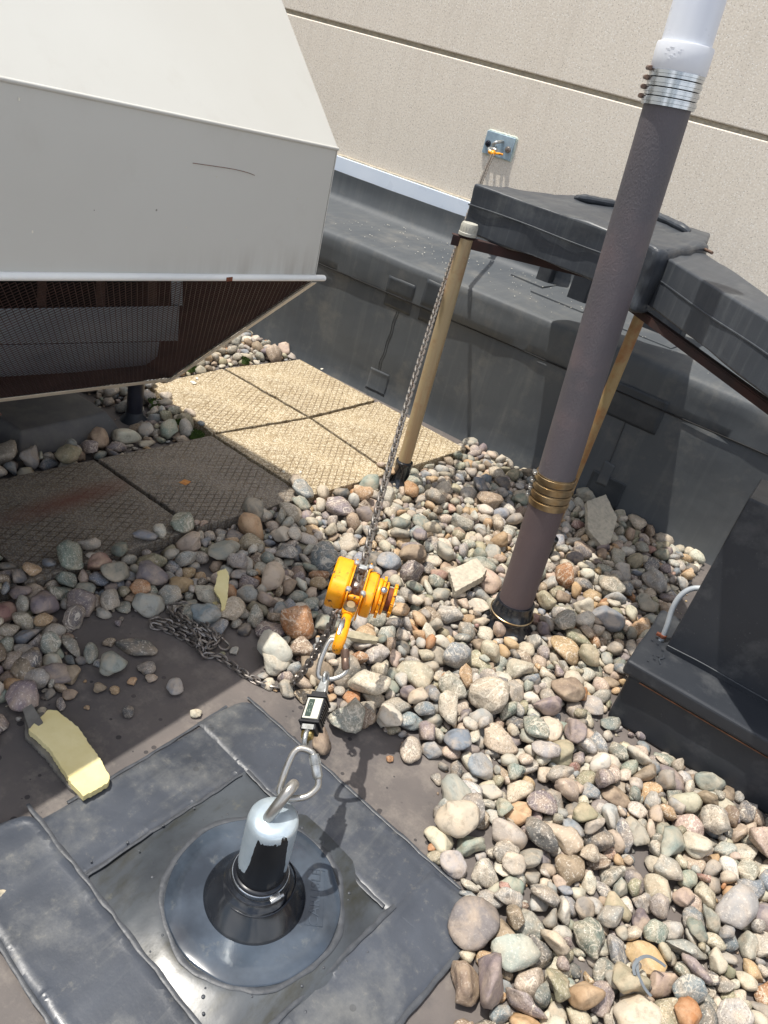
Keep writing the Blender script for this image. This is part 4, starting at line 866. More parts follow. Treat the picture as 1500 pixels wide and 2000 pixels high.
# frames of the mesh opening
dm = Vector((c2[0]-b1_[0], 0, c2[1]-b1_[1])); Lm = dm.length; dmn = dm.normalized(); mn = Vector((dmn.z, 0, -dmn.x))
def mp_(s_, Y, off=0): p = hp(b1_[0], b1_[1], Y); return p+dmn*s_+mn*off
MB().quadslab(mp_(-.004, Y0, .004), mp_(-.004, Ye+.004, .004), mp_(.022, Ye+.004, .004), mp_(.022, Y0, .004), .003).build('lower_frame', 'cream', t, bevel=.001)
MB().quadslab(mp_(-.004, Ye-.014, .0075), mp_(-.004, Ye+.006, .0075), mp_(Lm, Ye+.006, .0075), mp_(Lm, Ye-.014, .0075), .003).build('end_frame', 'cream', t, bevel=.001)
MB().quadslab(mp_(-.004, Y0, .004), mp_(-.004, Ye, .004), mp_(-.004, Ye, .03), mp_(-.004, Y0, .03), .002).build('frame_return', 'cream', t) if False else None
# expanded metal mesh
mb = MB(); LW, SW = .0156, .0125; ny = int((Ye-Y0)/LW); nx_ = int((Lm-.004)/SW); wd, thk = .0007, .0007
def strand(p, q):
    d = (q-p).normalized(); s_ = mn.cross(d).normalized()*wd; n_ = mn*thk
    mb.add([p-s_-n_, p+s_-n_, p+s_+n_, p-s_+n_, q-s_-n_, q+s_-n_, q+s_+n_, q-s_+n_], [(0, 1, 5, 4), (1, 2, 6, 5), (2, 3, 7, 6), (3, 0, 4, 7)])
for i in range(nx_):
    for j in range(ny*2):
        y = Y0+j*LW/2; up_ = (i+j) % 2
        p = mp_(SW*(i+(0 if up_ == 0 else 1)), y); q = mp_(SW*(i+(1 if up_ == 0 else 0)), y+LW/2); strand(p, q)
mb.build('expanded_mesh', 'meshm', t, smooth=False)
# inside: baffle, filter frames, lining
def onmesh(px, py, off=-.07):
    return onplane(px, py, mp_(0, Ye, off), Vector((mn.x, -mn.dot(ED)+mn.y*0, mn.z)).normalized() if False else (ED.cross(dmn)).normalized())
def bquad(q, off, name, mat, th=.003):
    a, b, c, d = [onmesh(x, y, off) for x, y in q]; return MB().quadslab(a, b, c, d, th).build(name, mat, t, bevel=.001)
bquad(((-500, 610), (-500, 680), (347, 664), (350, 597)), -.075, 'upper_baffle', 'baffle')
bquad(((-500, 684), (-500, 765), (304, 716), (311, 667)), -.085, 'lower_baffle', 'baffle')
for k, px in enumerate((-120, -20, 81, 196, 297)):
    bquad(((px-9, 520), (px-9, 600), (px+9, 599), (px+9, 520)), -.082, 'filter_frame', 'meshm')
bquad(((334, 520), (334, 596), (356, 596), (356, 520)), -.082, 'filter_frame', 'baffle')
MB().aab(-2.0, -1.98, Y0, Ye-.03, .62, 2.1).build('filter_wall', 'dark', t)
strip((-2.25, b1_[1]+.006), (b1_[0]-.002, b1_[1]+.006), 'floor_lining', 'inner', .002, y1=Ye-.006)
# cabinet, base rail, leg
MB().aab(-5, -2.25, -3, 1.86, .46, 2.70).build('cabinet', 'hood', t, bevel=.01)
MB().aab(-5, -2.30, -3, 2.16, .40, .455).build('base_rail', 'leg', t, bevel=.004)
def leg(x, y, hh=.40):
    q = MB().lathe([(.034, 0), (.034, hh)], (x, y, 0), seg=28); q.build('leg', 'leg', t)
    MB().lathe([(.06, 0), (.052, .012), (.040, .024), (.036, .04), (.034, .042)], (x, y, 0), seg=28).build('leg_boot', 'curb', t)
lg = atz(262, 812, .02); leg(lg.x, lg.y)
# scratches and grime marks on the front
P = [atY(375, 319, 1), atY(420, 325, 1), atY(460, 330, 1), atY(497, 342, 1)]
def onfront(px, py, off=.0025): 
    p = onplane(px, py, Vector((c1[0], Ye, 1.2)), Vector((1, -ED.x, 0)).normalized()); return p+Vector((off, 0, 0))
mb = MB(); mb.tube(smoothpath([onfront(375, 318), onfront(410, 323), onfront(450, 329), onfront(480, 336), onfront(496, 342)], 4), .0006, 5); mb.build('scratch', 'rustb', t)
mb = MB()
for (px, py, r_) in ((36, 193, .003), (62, 452, .003), (301, 486, .002), (362, 444, .002), (461, 467, .0025), (580, 388, .002), (422, 345, .0015), (252, 511, .0015)):
    p = onfront(px, py, .002); mb.box(p, (.001, r_, r_*1.6))
mb.build('grime_marks', 'chip', t)
# black rubber pad below the unit
q = [atz(0, 862, .0), atz(245, 815, .0), atz(238, 790, .09), atz(168, 768, .09)]
o = MB().add([(-4, 1.50, 0), (-2.30, 1.50, 0), (-2.275, 1.97, 0), (-4, 2.02, 0), (-4, 1.56, .085), (-2.37, 1.56, .085), (-2.35, 1.93, .085), (-4, 1.97, .085)], [(0, 1, 5, 4), (1, 2, 6, 5), (2, 3, 7, 6), (4, 5, 6, 7), (3, 0, 4, 7), (3, 2, 1, 0)]).build('equipment_pad', 'pad', org=(-2.6, 1.75, 0), bevel=.008, sub=4, disp=.012, dscale=.15)
tag(o, 'low black rubber covered pad under the rooftop unit', 'equipment pad')
# ================================================================== DEBRIS
def rough_plate(poly, z0, z1, name, mat, label, cat, rot=None, seed=0, jag=.0009, sub=3, disp=.004, ds=.02):
    rs = random.Random(seed); out = []; n = len(poly); c = sum((Vector(p) for p in poly), Vector((0, 0)))/n
    for k in range(n):
        a, b = Vector(poly[k]), Vector(poly[(k+1) % n]); m = max(2, int((b-a).length/.006))
        for j in range(m): p = a.lerp(b, j/m); out.append((p.x-c.x+rs.gauss(0, jag), p.y-c.y+rs.gauss(0, jag)))
    o = MB().prism(out, 0, z1-z0).build(name, mat, org=(0, 0, 0), bevel=.0008)
    o.location = (c.x, c.y, z0)
    if rot: o.rotation_euler = rot
    return tag(o, label, cat)
fp = [atz(x, y, .02)[:2] for x, y in ((92, 1392), (110, 1392), (150, 1422), (190, 1478), (214, 1520), (212, 1532), (188, 1548), (162, 1560), (140, 1535), (95, 1465), (56, 1430))]
c = sum((Vector(p) for p in fp), Vector((0, 0)))/len(fp); t = thing('foam_scrap', (c.x, c.y, 0), 'long torn piece of yellow insulation foam with a grey facer, on the bare membrane', 'foam scrap')
def jagged(poly, seed, jag=.0009):
    rs = random.Random(seed); out = []; n = len(poly)
    for k in range(n):
        a, b = Vector(poly[k]), Vector(poly[(k+1) % n]); m = max(2, int((b-a).length/.006))
        for j in range(m): p = a.lerp(b, j/m); out.append((p.x+rs.gauss(0, jag), p.y+rs.gauss(0, jag)))
    return out
MB().prism(jagged(fp, 3), .012, .030).build('foam_core', 'foam', t, bevel=.001)
fq = [atz(x, y, .008)[:2] for x, y in ((48, 1400), (86, 1392), (105, 1440), (150, 1505), (176, 1548), (160, 1562), (135, 1540), (90, 1482), (50, 1440))]
MB().prism(jagged(fq, 5), .001, .0115).build('facer', 'foamface', t, bevel=.001)
ft = [atz(x, y, .035) for x, y in ((44, 1385), (62, 1380), (84, 1410), (60, 1425))]
MB().add([ft[0], ft[1]+Vector((0, 0, .01)), ft[2], ft[3]-Vector((0, 0, .014)), ft[0]-Vector((0, 0, .004)), ft[1]+Vector((0, 0, .006)), ft[2]-Vector((0, 0, .004)), ft[3]-Vector((0, 0, .018))], [(0, 1, 2, 3), (7, 6, 5, 4), (0, 4, 5, 1), (1, 5, 6, 2), (2, 6, 7, 3), (3, 7, 4, 0)]).build('curled_facer_flap', 'foamface', t)
rough_plate([atz(x, y, .07)[:2] for x, y in ((424, 1122), (440, 1118), (447, 1130), (445, 1165), (441, 1182), (434, 1184), (432, 1168), (418, 1150), (422, 1138))], .062, .072, 'foam_scrap', 'foam', 'small pale yellow foam shard lying on the shaded stones', 'foam scrap', (.2, .1, 0), 4)
rough_plate([atz(x, y, .02)[:2] for x, y in ((415, 1178), (424, 1176), (430, 1186), (416, 1186))], .02, .026, 'foam_crumb', 'foam', 'tiny pale foam crumb beside the foam shard', 'foam crumb', None, 5, .001)
rough_plate([atz(x, y, .085)[:2] for x, y in ((880, 1110), (932, 1094), (950, 1118), (944, 1130), (892, 1150))], .060, .088, 'paver_fragment', 'conc', 'pale square corner fragment of a paver on the stones, left of the purple pipe', 'paver fragment', (.12, -.1, 0), 6)
rough_plate([atz(x, y, .085)[:2] for x, y in ((1136, 992), (1168, 984), (1200, 1016), (1198, 1048), (1186, 1054), (1150, 1030))], .070, .095, 'paver_fragment', 'conc', 'grey paver fragment on the stones by the roof curb, right of the purple pipe', 'paver fragment', (.25, .25, 0), 7)
rough_plate([atz(x, y, .07)[:2] for x, y in ((676, 1233), (700, 1235), (738, 1246), (736, 1254), (700, 1250), (676, 1245))], .060, .074, 'wood_stick', 'wood', 'short weathered stick on the stones just right of the yellow hook', 'stick', None, 8, .001)
mb = MB(); mb.tube(smoothpath([atz(x, y, .09) for x, y in ((1240, 1905), (1238, 1888), (1250, 1872), (1268, 1868), (1290, 1880), (1300, 1888))]+[], 6), .004, 6, flat=.2)
mb.tube(smoothpath([atz(x, y, .085) for x, y in ((1244, 1872), (1246, 1900), (1258, 1928), (1272, 1946))], 6), .004, 6, flat=.2)
tag(mb.build('plastic_strip', 'plastic', org=atz(1250, 1900, .08)), 'thin curled grey plastic strip lying on the near stones', 'plastic strip')
# moss
def clump(px, py, sx, sy, seed, label, z=.045):
    rs = random.Random(seed); c = atz(px, py, z); mb = MB()
    for k in range(150):
        a = rs.uniform(0, 6.28); q = math.sqrt(rs.random()); p = c+Vector((math.cos(a)*q*sx, math.sin(a)*q*sy, rs.uniform(-.01, .01)*(1-q)))
        h_ = rs.uniform(.006, .014); d = Vector((rs.gauss(0, .5), rs.gauss(0, .5), 1)).normalized()*h_; s_ = d.orthogonal().normalized()*.0035
        mb.add([p-s_, p+s_, p+d], [(0, 1, 2)])
    mb.lathe([(sx*.8, -.02), (sx*.6, 0), (.0001, .004)], c, seg=14)
    tag(mb.build('moss_clump', 'moss', org=c), label, 'moss', 'moss between the stones')
clump(308, 787, .05, .035, 1, 'green moss clump right of the unit leg'); clump(372, 716, .035, .02, 2, 'green moss tuft just below the hood end')
clump(385, 846, .04, .025, 3, 'moss strip at the corner where shaded and sunlit pavers meet'); clump(355, 825, .03, .03, 4, 'dark moss between stones beside the paver edge'); clump(480, 702, .03, .015, 5, 'dark moss in the small stones behind the pavers')
# white chips
def chips(mb, pts, rs, lo, hi):
    for p in pts:
        n = rs.randint(4, 6); s_ = rs.uniform(lo, hi); a0 = rs.uniform(0, 6.28); pr = rs.uniform(.5, 1)
        mb.prism([(p.x+s_*pr*math.cos(a0+6.28*k/n)*rs.uniform(.6, 1), p.y+s_*math.sin(a0+6.28*k/n)*rs.uniform(.6, 1)) for k in range(n)], p.z, p.z+.0015)
rs = random.Random(21); mb = MB()
pts = []
for k in range(170):
    x = rs.uniform(-2.6, -1.2) if k < 130 else rs.uniform(-1.2, .2); pts.append(Vector((x, rs.uniform(3.5, 4.1), .742)))
chips(mb, pts, rs, .0015, .0055); tag(mb.build('paint_flakes', 'chip', smooth=False), 'scatter of tiny white flakes on top of the roof curb', 'debris', kind='stuff')
for (px, py, r_, lab) in ((377, 748, .022, 'largest white chip on the paver beside the hood'), (386, 740, .012, 'small white chip above the largest one on the paver'), (588, 922, .010, 'white chip on the front sunlit paver, right one of a pair'), (553, 922, .008, 'white chip on the front sunlit paver, left one of a pair'), (535, 862, .006, 'tiny white chip in the middle of the front sunlit paver'), (628, 720, .016, 'whitish smear of chips on the farthest paver near the curb')):
    mb = MB(); chips(mb, [atz(px+rs.uniform(-3, 3), py+rs.uniform(-2, 2), .0475+.0004*q_) for q_ in range(3)], rs, r_*.55, r_*.85); tag(mb.build('white_chip', 'chip', org=atz(px, py, .0475), smooth=False), lab, 'chip', 'white chips on the pavers')
rough_plate([atz(x, y, .05)[:2] for x, y in ((349, 941), (361, 935), (374, 940), (362, 947))], .0465, .0485, 'fallen_leaf', 'leafm', 'small orange leaf on the shaded paver', 'leaf', None, 9, .0008)
# ================================================================== STONES
STONES = [
1653,566,36,-2,-6,15,124,12,1892,807,53,12,-15,-25,124,9,1706,564,52,-15,19,-40,107,13,1696,518,55,-29,8,-27,120,10,1572,661,62,8,9,-29,109,1,
1500,880,67,6,13,-44,124,0,1836,591,50,-9,-9,32,113,10,1679,508,24,-4,-1,-20,95,14,1761,648,33,-5,5,33,100,15,1218,722,49,-5,-11,-46,124,9,
1206,785,61,-4,-37,-18,124,4,1824,677,19,-6,3,47,100,7,1373,702,28,-32,-36,2,116,14,1815,623,61,-2,4,9,88,14,1782,577,45,11,-9,-41,85,4,
1665,722,51,7,12,50,106,4,1922,671,42,9,12,-36,80,10,1356,770,57,7,1,-49,124,12,1710,714,26,1,2,26,95,15,1631,701,32,-5,-5,-41,100,9,
1838,920,56,4,-11,-6,98,9,1550,828,39,1,0,-6,115,7,1685,745,38,1,13,-50,112,11,1392,847,41,2,-2,0,124,2,1874,660,52,-28,20,28,83,4,
1019,654,25,-5,2,-44,99,14,1283,739,33,-8,-1,-4,118,13,1582,1002,53,-4,-4,-17,124,4,1737,529,31,-24,-1,0,98,11,880,621,71,5,3,44,104,3,
1876,629,65,0,-1,-16,69,9,1117,961,47,13,6,-19,111,0,1314,773,21,8,5,-18,100,0,1469,820,46,39,5,-19,110,10,1848,653,33,-8,23,-35,72,3,
1097,696,40,-40,-5,-5,100,15,1598,616,20,-9,-41,-10,70,1,1830,867,44,-6,1,45,78,0,1733,554,23,3,1,10,82,13,934,539,41,-9,7,-13,103,15,
1803,837,52,-4,4,-27,124,11,1811,800,44,-8,11,-48,78,5,1645,764,58,-3,-1,-2,81,12,1754,566,43,37,-23,4,76,14,1542,1096,47,-6,5,-9,120,12,
1565,1242,57,2,-11,51,124,12,959,580,35,6,7,3,96,4,1419,929,49,-5,-6,-23,124,8,1097,845,47,19,-7,-15,113,9,1634,635,15,3,8,4,72,0,
1552,768,30,-13,6,-45,87,10,975,700,40,1,5,12,103,0,1450,857,57,3,3,-7,95,5,1824,705,39,1,5,21,68,9,1809,771,21,7,-4,-2,82,9,1817,998,40,-25,-1,4,86,9,
1718,782,25,2,-4,-9,100,3,1567,636,17,-4,-1,-4,84,2,1773,687,39,10,-6,-33,72,4,1733,606,48,-7,13,37,75,10,1507,781,43,-15,-2,43,92,1,
1862,719,23,-14,1,12,124,11,1702,611,18,8,13,-46,82,1,1599,657,19,-1,-4,12,76,14,1921,779,20,-25,20,-7,62,14,1414,743,40,-47,-6,-1,77,0,
1583,880,63,-3,9,37,105,7,1701,653,41,-7,4,41,75,10,1863,620,30,3,-2,16,100,5,1108,738,42,0,-2,25,112,7,1628,920,60,-41,11,-9,84,10,
1355,1162,48,2,9,-4,105,1,978,553,25,12,-4,36,86,8,1267,813,34,-3,-5,-7,108,1,1043,447,23,7,-7,16,78,8,1759,831,25,2,0,-10,83,5,
1818,743,40,-24,16,-38,70,9,994,837,40,1,-2,-26,124,10,1032,1120,49,-4,1,7,124,10,1609,770,31,-9,-8,16,86,15,944,653,56,24,-40,-3,92,7,
1655,659,49,6,4,2,61,10,973,930,36,-15,0,-47,124,8,1609,856,57,-17,46,2,83,10,1573,938,55,-24,30,-29,91,0,1020,455,34,-10,-24,15,80,8,
1503,989,45,5,-1,13,95,14,1663,820,44,-12,4,12,98,13,1797,592,22,10,-4,-21,74,7,1593,1459,47,-1,12,21,124,0,1796,658,23,8,4,38,69,12,
1060,483,18,5,0,11,69,3,1452,1311,48,13,9,41,114,9,1897,880,39,4,3,-13,69,9,1909,939,61,-37,-25,7,124,14,1716,871,24,0,-7,-42,89,7,
1625,739,26,-1,-10,8,83,5,904,827,65,45,-18,-8,100,10,1247,1058,50,12,10,27,106,9,1562,715,24,1,-3,-1,93,4,1756,752,19,-1,-4,15,74,14,
1668,620,40,-12,-1,6,70,14,1875,694,44,14,47,-16,75,2,1221,1103,64,6,2,-30,124,15,1818,891,19,8,5,-17,90,0,611,813,65,-1,-2,-6,124,15,
1892,726,33,21,-5,-22,56,5,1863,810,20,6,2,43,73,4,1695,795,54,8,-10,-33,74,14,1722,589,21,6,-4,46,76,14,1685,601,40,19,-13,-5,58,9,
1531,1353,62,8,6,-48,111,1,589,964,35,3,-5,-39,124,4,1322,843,27,2,0,-17,100,15,1005,496,37,-23,-33,-2,63,1,1053,744,22,-10,5,6,98,1,
1581,1100,68,-1,-41,27,87,8,941,808,38,9,1,-34,89,0,1202,1046,58,-6,2,31,104,1,1023,692,30,-4,19,-34,77,10,1799,928,39,17,-3,16,92,8,
1580,686,45,22,3,-28,96,14,979,618,32,3,13,41,81,9,1623,880,21,12,-3,-44,100,0,1351,1025,29,-3,-3,-45,96,5,540,726,48,7,14,-34,119,3,
1863,744,44,-1,2,-50,58,1,1747,544,39,-22,7,-33,101,11,1231,831,39,2,2,-48,94,2,1746,678,24,16,-12,38,58,10,1512,1151,77,-8,-18,32,96,10,
1796,624,18,1,-1,27,77,12,575,757,44,41,-5,-17,93,15,1748,813,26,17,0,-14,91,6,1237,757,35,14,-3,2,84,14,1767,952,33,-24,-15,-19,73,15,
1727,828,32,17,-2,45,78,12,1720,505,19,-21,-10,18,49,9,1838,778,39,-29,42,1,55,3,1667,687,29,-39,27,-16,78,12,1315,1199,37,-14,0,8,124,1,
1029,482,17,7,-2,6,64,9,1626,1018,21,2,-3,1,81,4,1874,772,43,14,5,37,63,13,1642,836,40,-9,42,-11,78,15,1788,560,18,-2,-4,38,70,13,
1694,869,52,14,27,13,75,9,943,961,75,3,-1,-11,106,13,1433,768,18,-10,1,18,81,1,1662,635,17,-1,11,-37,92,11,1873,978,45,1,-11,21,66,5,
1209,1438,46,0,-5,-47,116,0,1594,910,28,-2,1,-29,100,10,943,498,30,-8,-27,-28,70,4,1928,733,18,-17,-2,-4,54,8,1778,708,21,5,-11,50,73,2,
1486,747,16,8,-1,11,61,9,612,1059,39,4,-7,38,98,9,1037,424,18,-7,24,-36,61,8,1452,986,44,-1,-44,5,84,8,1679,898,45,20,0,26,73,8,
1838,732,18,1,-9,-32,68,9,1640,672,36,-9,22,-29,71,8,998,445,25,6,10,-24,66,4,1524,933,36,8,16,25,107,7,1726,654,26,28,2,-21,62,12,
913,646,59,-27,17,39,76,0,1094,794,24,1,0,8,88,15,954,1097,70,45,18,-10,100,10,1722,742,48,-6,-14,-7,64,9,576,909,42,19,7,40,91,0,
968,487,24,-10,-13,17,76,10,1467,762,33,-4,5,40,77,8,1896,649,23,8,-6,19,78,7,1176,759,23,-1,0,-39,99,12,1004,899,33,7,5,9,100,14,
1039,825,59,10,38,-19,86,15,1456,1206,37,-20,-41,24,88,9,1737,938,32,-14,-13,7,81,3,1866,899,26,10,5,-35,61,9,1722,965,34,19,41,-17,87,2,
1933,753,15,0,3,49,56,15,1604,1361,45,-42,-7,6,91,14,1059,923,37,-9,3,41,97,14,905,599,32,-7,-10,-32,75,14,1219,1296,38,-9,28,-35,102,2,
1738,719,15,-44,13,21,54,13,990,663,46,4,0,-1,67,10,1253,1161,57,30,8,-9,92,4,1547,1144,42,-9,1,7,104,10,1143,760,28,41,0,-28,77,13,
1012,722,27,-1,0,24,90,15,1443,792,43,10,-23,-36,62,9,1808,719,14,-3,9,-17,62,1,1019,522,16,-7,3,-3,91,11,1423,804,51,9,1,-25,73,15,
922,479,43,-7,8,-20,105,11,1750,868,29,-7,5,28,64,1,1298,838,39,-4,-9,2,75,10,1119,702,17,4,5,-27,71,10,1581,741,24,4,-3,9,72,6,
1187,889,19,12,-1,-40,90,0,1447,958,20,0,-6,48,100,2,1802,743,15,-5,1,-39,58,14,1938,801,21,1,0,-37,90,12,1419,1176,25,2,0,-6,81,9,
1109,1046,27,22,45,14,87,12,1262,938,35,-24,41,-2,108,11,942,727,30,1,-2,-39,100,5,984,1029,42,-10,2,3,111,13,971,776,37,31,29,12,76,0,
1837,816,20,-4,-6,-24,69,8,1693,958,18,-7,-29,43,65,8,1710,784,57,19,-9,-36,65,12,1736,751,22,-5,-10,0,63,10,426,1604,47,6,19,25,124,0,
1860,763,20,0,17,-49,66,1,1686,847,26,15,-5,3,59,14,1906,852,44,-43,-21,-2,70,14,1404,1243,30,-8,-7,-17,96,5,1750,510,22,-7,3,35,89,10,
1662,1006,19,-32,38,1,68,10,1453,887,62,46,-7,-18,76,14,1273,914,22,-1,-4,-23,83,4,1301,698,13,-3,4,-33,65,2,1015,1245,52,-12,14,-22,124,13,
1381,737,22,4,1,-3,78,15,1884,753,24,-13,1,2,58,15,1687,580,20,-4,7,-10,84,1,1859,856,17,7,-9,23,58,8,1349,1685,43,-33,-2,-1,108,13,
1768,549,12,0,2,19,52,12,1888,917,23,2,-6,-24,76,12,1821,952,57,-21,10,24,73,1,1536,1189,66,2,-7,26,79,0,1906,710,19,4,-12,-5,56,7,
1127,1338,44,-5,5,-42,96,8,1878,871,24,-2,-2,40,72,8,1606,730,37,7,-9,-12,61,2,1533,888,41,-13,-18,10,70,15,305,1078,40,-3,2,-6,112,1,
1407,777,23,-3,-3,-35,85,4,944,475,26,-6,-7,-21,71,4,1836,849,16,-1,-1,-21,69,12,1873,944,24,17,-1,-35,62,12,1666,938,30,11,-34,21,76,13,
1275,685,14,4,1,42,56,3,1018,963,34,-13,-1,35,103,15,1515,842,19,6,7,-9,88,0,917,576,23,-1,-4,-27,88,3,1532,1507,39,7,-2,-23,90,9,
1521,1243,47,-6,8,-36,93,14,1059,1246,44,3,9,-15,99,7,1678,674,15,1,-5,-26,59,3,868,662,70,-16,-9,5,69,3,1372,1098,17,-6,3,47,90,7,
1321,1156,23,8,1,20,88,9,1072,1152,33,-6,36,33,82,12,1622,1286,35,2,18,-18,86,1,1771,738,20,-23,-28,17,54,5,1395,1010,23,10,-8,39,74,5,
1754,919,16,4,2,-28,85,7,1783,760,23,12,-5,47,66,7,1858,955,42,21,7,-21,58,12,1043,781,33,7,-45,-17,63,9,899,524,51,-42,-19,-5,62,14,
961,517,38,1,-3,16,53,10,1953,735,17,4,-2,14,65,3,1132,799,42,-6,-7,-30,77,3,1742,796,22,16,3,-12,61,10,1307,1061,22,-2,4,-40,86,13,
977,520,19,-2,6,-40,74,13,1673,868,20,-2,4,-36,75,13,1719,635,27,20,-28,-11,57,14,591,872,38,-3,-9,-9,103,13,1192,931,33,-18,43,8,70,5,
1033,1193,69,-35,-19,3,86,14,921,511,43,-29,-13,-24,65,1,1295,1128,31,2,6,0,90,15,1592,792,40,-32,41,7,53,15,1530,741,17,12,-6,40,57,8,
1771,874,44,8,-2,-23,49,5,1287,957,37,-5,-9,47,74,10,1785,746,34,36,-26,-26,44,9,1653,917,49,1,-3,-10,64,14,1421,1029,23,-5,4,30,78,3,
1220,885,30,-32,-30,18,76,1,899,696,58,3,3,-17,66,7,1654,608,18,-11,-6,2,67,10,1760,895,37,21,-5,-32,53,0,1260,886,28,11,-2,30,81,13,
896,752,62,-12,49,-5,81,2,633,1085,48,12,38,34,83,5,1509,765,16,-5,0,15,58,4,1303,1302,50,16,1,-40,83,0,1879,850,32,-29,15,21,44,0,
1283,713,17,-1,-7,-44,65,3,255,1151,35,3,-6,-4,124,4,392,1139,49,3,-18,-10,99,3,935,631,41,-2,0,-48,57,3,1770,971,15,5,1,-4,100,6,
1532,1440,32,11,-8,38,87,3,867,564,62,-7,3,34,68,10,871,540,62,2,7,37,58,4,1579,807,29,-1,-26,-25,56,9,1790,906,51,-29,2,1,50,3,
1628,1223,16,40,-27,-3,95,6,1700,652,12,-3,2,-27,77,6,1482,1667,58,-5,4,-22,104,12,1602,1186,25,-12,-8,-7,76,8,1079,1312,46,-25,-42,5,100,3,
1785,893,39,-10,-8,-35,61,15,1892,768,41,8,7,-41,44,13,1504,1475,46,2,-4,33,84,3,1148,855,20,-2,6,-43,75,13,1410,1613,56,4,3,-18,87,10,
592,784,19,7,4,29,74,2,600,735,15,-5,9,-13,67,1,1897,771,14,-10,-13,49,63,1,582,1021,28,-4,14,-29,72,10,1074,1111,30,10,-20,37,80,8,
1839,690,42,-13,14,1,45,15,1803,691,24,-20,-5,23,56,7,1188,1229,31,1,-36,-15,85,9,1156,901,35,-21,20,37,65,10,1286,864,27,-6,2,4,72,9,
1303,1509,37,6,12,16,101,14,1456,795,14,-12,6,50,67,0,978,1065,54,-4,-7,-48,83,7,1377,1257,53,-1,8,-8,72,1,1372,767,17,1,-5,49,71,12,
1392,919,18,-1,6,3,75,10,1932,827,45,2,5,-43,90,7,1862,685,33,-15,8,8,49,15,1076,815,24,16,-42,-22,71,2,1440,1428,42,-35,-7,2,83,14,
1054,703,12,-2,-3,28,77,6,1923,804,46,17,19,-1,42,1,1751,590,44,-4,-23,45,32,1,1232,957,26,4,3,-45,71,5,1619,1073,23,-2,3,-6,70,8,
1288,1079,37,16,-44,-19,62,5,1664,538,12,0,-5,-27,44,3,1137,1182,38,28,-41,11,92,15,1129,855,33,29,6,33,62,9,1630,1674,24,-46,-13,8,79,5,
1566,1520,36,6,3,25,84,3,411,1067,45,-4,-7,44,97,7,1690,767,36,-1,4,-6,62,3,1716,939,18,27,28,9,61,5,1308,894,20,8,5,35,79,9,
1474,1255,22,-7,9,-40,69,3,1737,629,21,-4,5,17,58,8,1057,994,26,-6,3,2,94,7,1380,895,41,-1,-3,-10,59,3,1156,1154,45,1,-2,-40,82,12,
1629,1047,27,-25,-12,5,63,9,1352,853,29,13,17,36,71,7,1175,1046,32,-4,7,32,96,15,1867,837,13,1,8,-30,53,1,1434,1046,43,13,-33,-10,73,13,
613,809,15,5,1,-32,79,7,1327,961,41,-12,3,-10,81,2,233,1269,25,5,0,24,100,3,133,1419,41,-12,-8,-6,124,8,1607,988,19,1,2,32,70,15,
1407,1281,31,15,5,-15,75,9,1656,787,18,5,7,-4,87,0,1491,1080,29,-35,-14,-19,63,12,1484,1330,24,-5,-4,49,87,4,1752,725,10,-3,2,48,65,11,
1163,1428,30,4,7,21,88,9,1438,1392,38,-39,-6,5,74,1,996,467,15,5,3,6,100,6,1382,822,32,15,3,-13,49,14,1268,1362,45,-8,-27,25,88,14,
296,1572,55,1,0,-14,124,13,1378,946,27,-1,-22,-41,86,13,1313,1257,39,2,9,-20,78,10,1578,866,38,-9,4,29,68,3,1164,1480,53,8,-1,43,90,12,
1624,835,14,-3,-3,27,68,2,1348,814,27,18,-11,8,67,7,364,1207,57,4,7,46,107,4,987,599,11,1,4,2,54,7,1157,1240,23,-2,4,28,98,12,
1549,1326,42,-18,24,38,93,14,1954,714,17,2,47,-10,79,11,1078,749,44,-18,19,-2,65,1,1626,610,12,6,48,-7,52,6,1689,695,14,3,-5,10,47,8,
1554,879,33,9,-1,-36,63,1,1284,1421,44,13,-6,-31,86,15,1791,826,28,-10,8,12,59,5,1504,819,42,-5,-50,5,53,7,1887,996,20,4,-4,48,76,4,
1568,1591,35,-3,-8,-11,86,9,1236,706,11,2,-5,-39,79,11,901,778,64,-15,-38,-30,64,8,605,926,19,-12,-2,27,84,1,1349,743,14,0,-1,-11,58,12,
1042,970,55,0,11,5,59,12,1302,920,34,-10,-8,6,61,9,1463,1042,23,35,12,-11,62,5,1148,730,14,4,8,-35,45,0,1192,1544,39,8,9,-8,93,14,
1488,1124,27,28,9,-13,65,7,1593,1298,51,39,-13,-16,71,10,1592,1076,31,-5,8,-36,63,5,979,1129,57,-2,-39,-12,64,10,1552,1673,24,-1,-13,-38,90,9,
1274,1024,50,3,-4,-43,67,1,1738,887,36,-24,-29,-20,48,8,1791,678,33,18,-9,-12,36,14,1189,1173,53,13,47,10,67,9,477,1050,26,-2,35,-13,74,15,
1729,673,15,4,1,43,56,4,1329,988,27,1,1,7,100,15,902,544,27,14,-8,43,74,10,1401,1137,20,2,0,-15,72,15,1637,1264,33,23,20,10,86,7,
938,602,27,12,3,-16,74,14,368,1263,24,5,-3,31,86,4,1595,820,46,-13,-4,26,54,4,1140,920,33,39,2,16,75,1,1629,1443,25,2,-3,-47,80,10,
967,748,18,2,-1,-5,59,5,1572,977,23,-7,1,10,89,10,1632,1134,40,-11,6,24,68,15,1488,1056,18,1,-3,-2,67,4,1645,655,17,21,41,-7,70,11,
1949,698,15,0,-10,-6,52,8,1403,818,15,-6,8,33,66,0,971,456,28,-26,-20,37,58,0,1765,606,8,-7,-5,46,34,1,1294,998,42,-8,48,-15,62,14,
1257,720,24,-20,-11,34,55,0,1797,806,15,3,0,1,56,4,1160,1569,50,3,0,-6,104,7,1250,1418,29,-1,-8,13,84,8,355,1302,34,22,-9,-39,89,0,
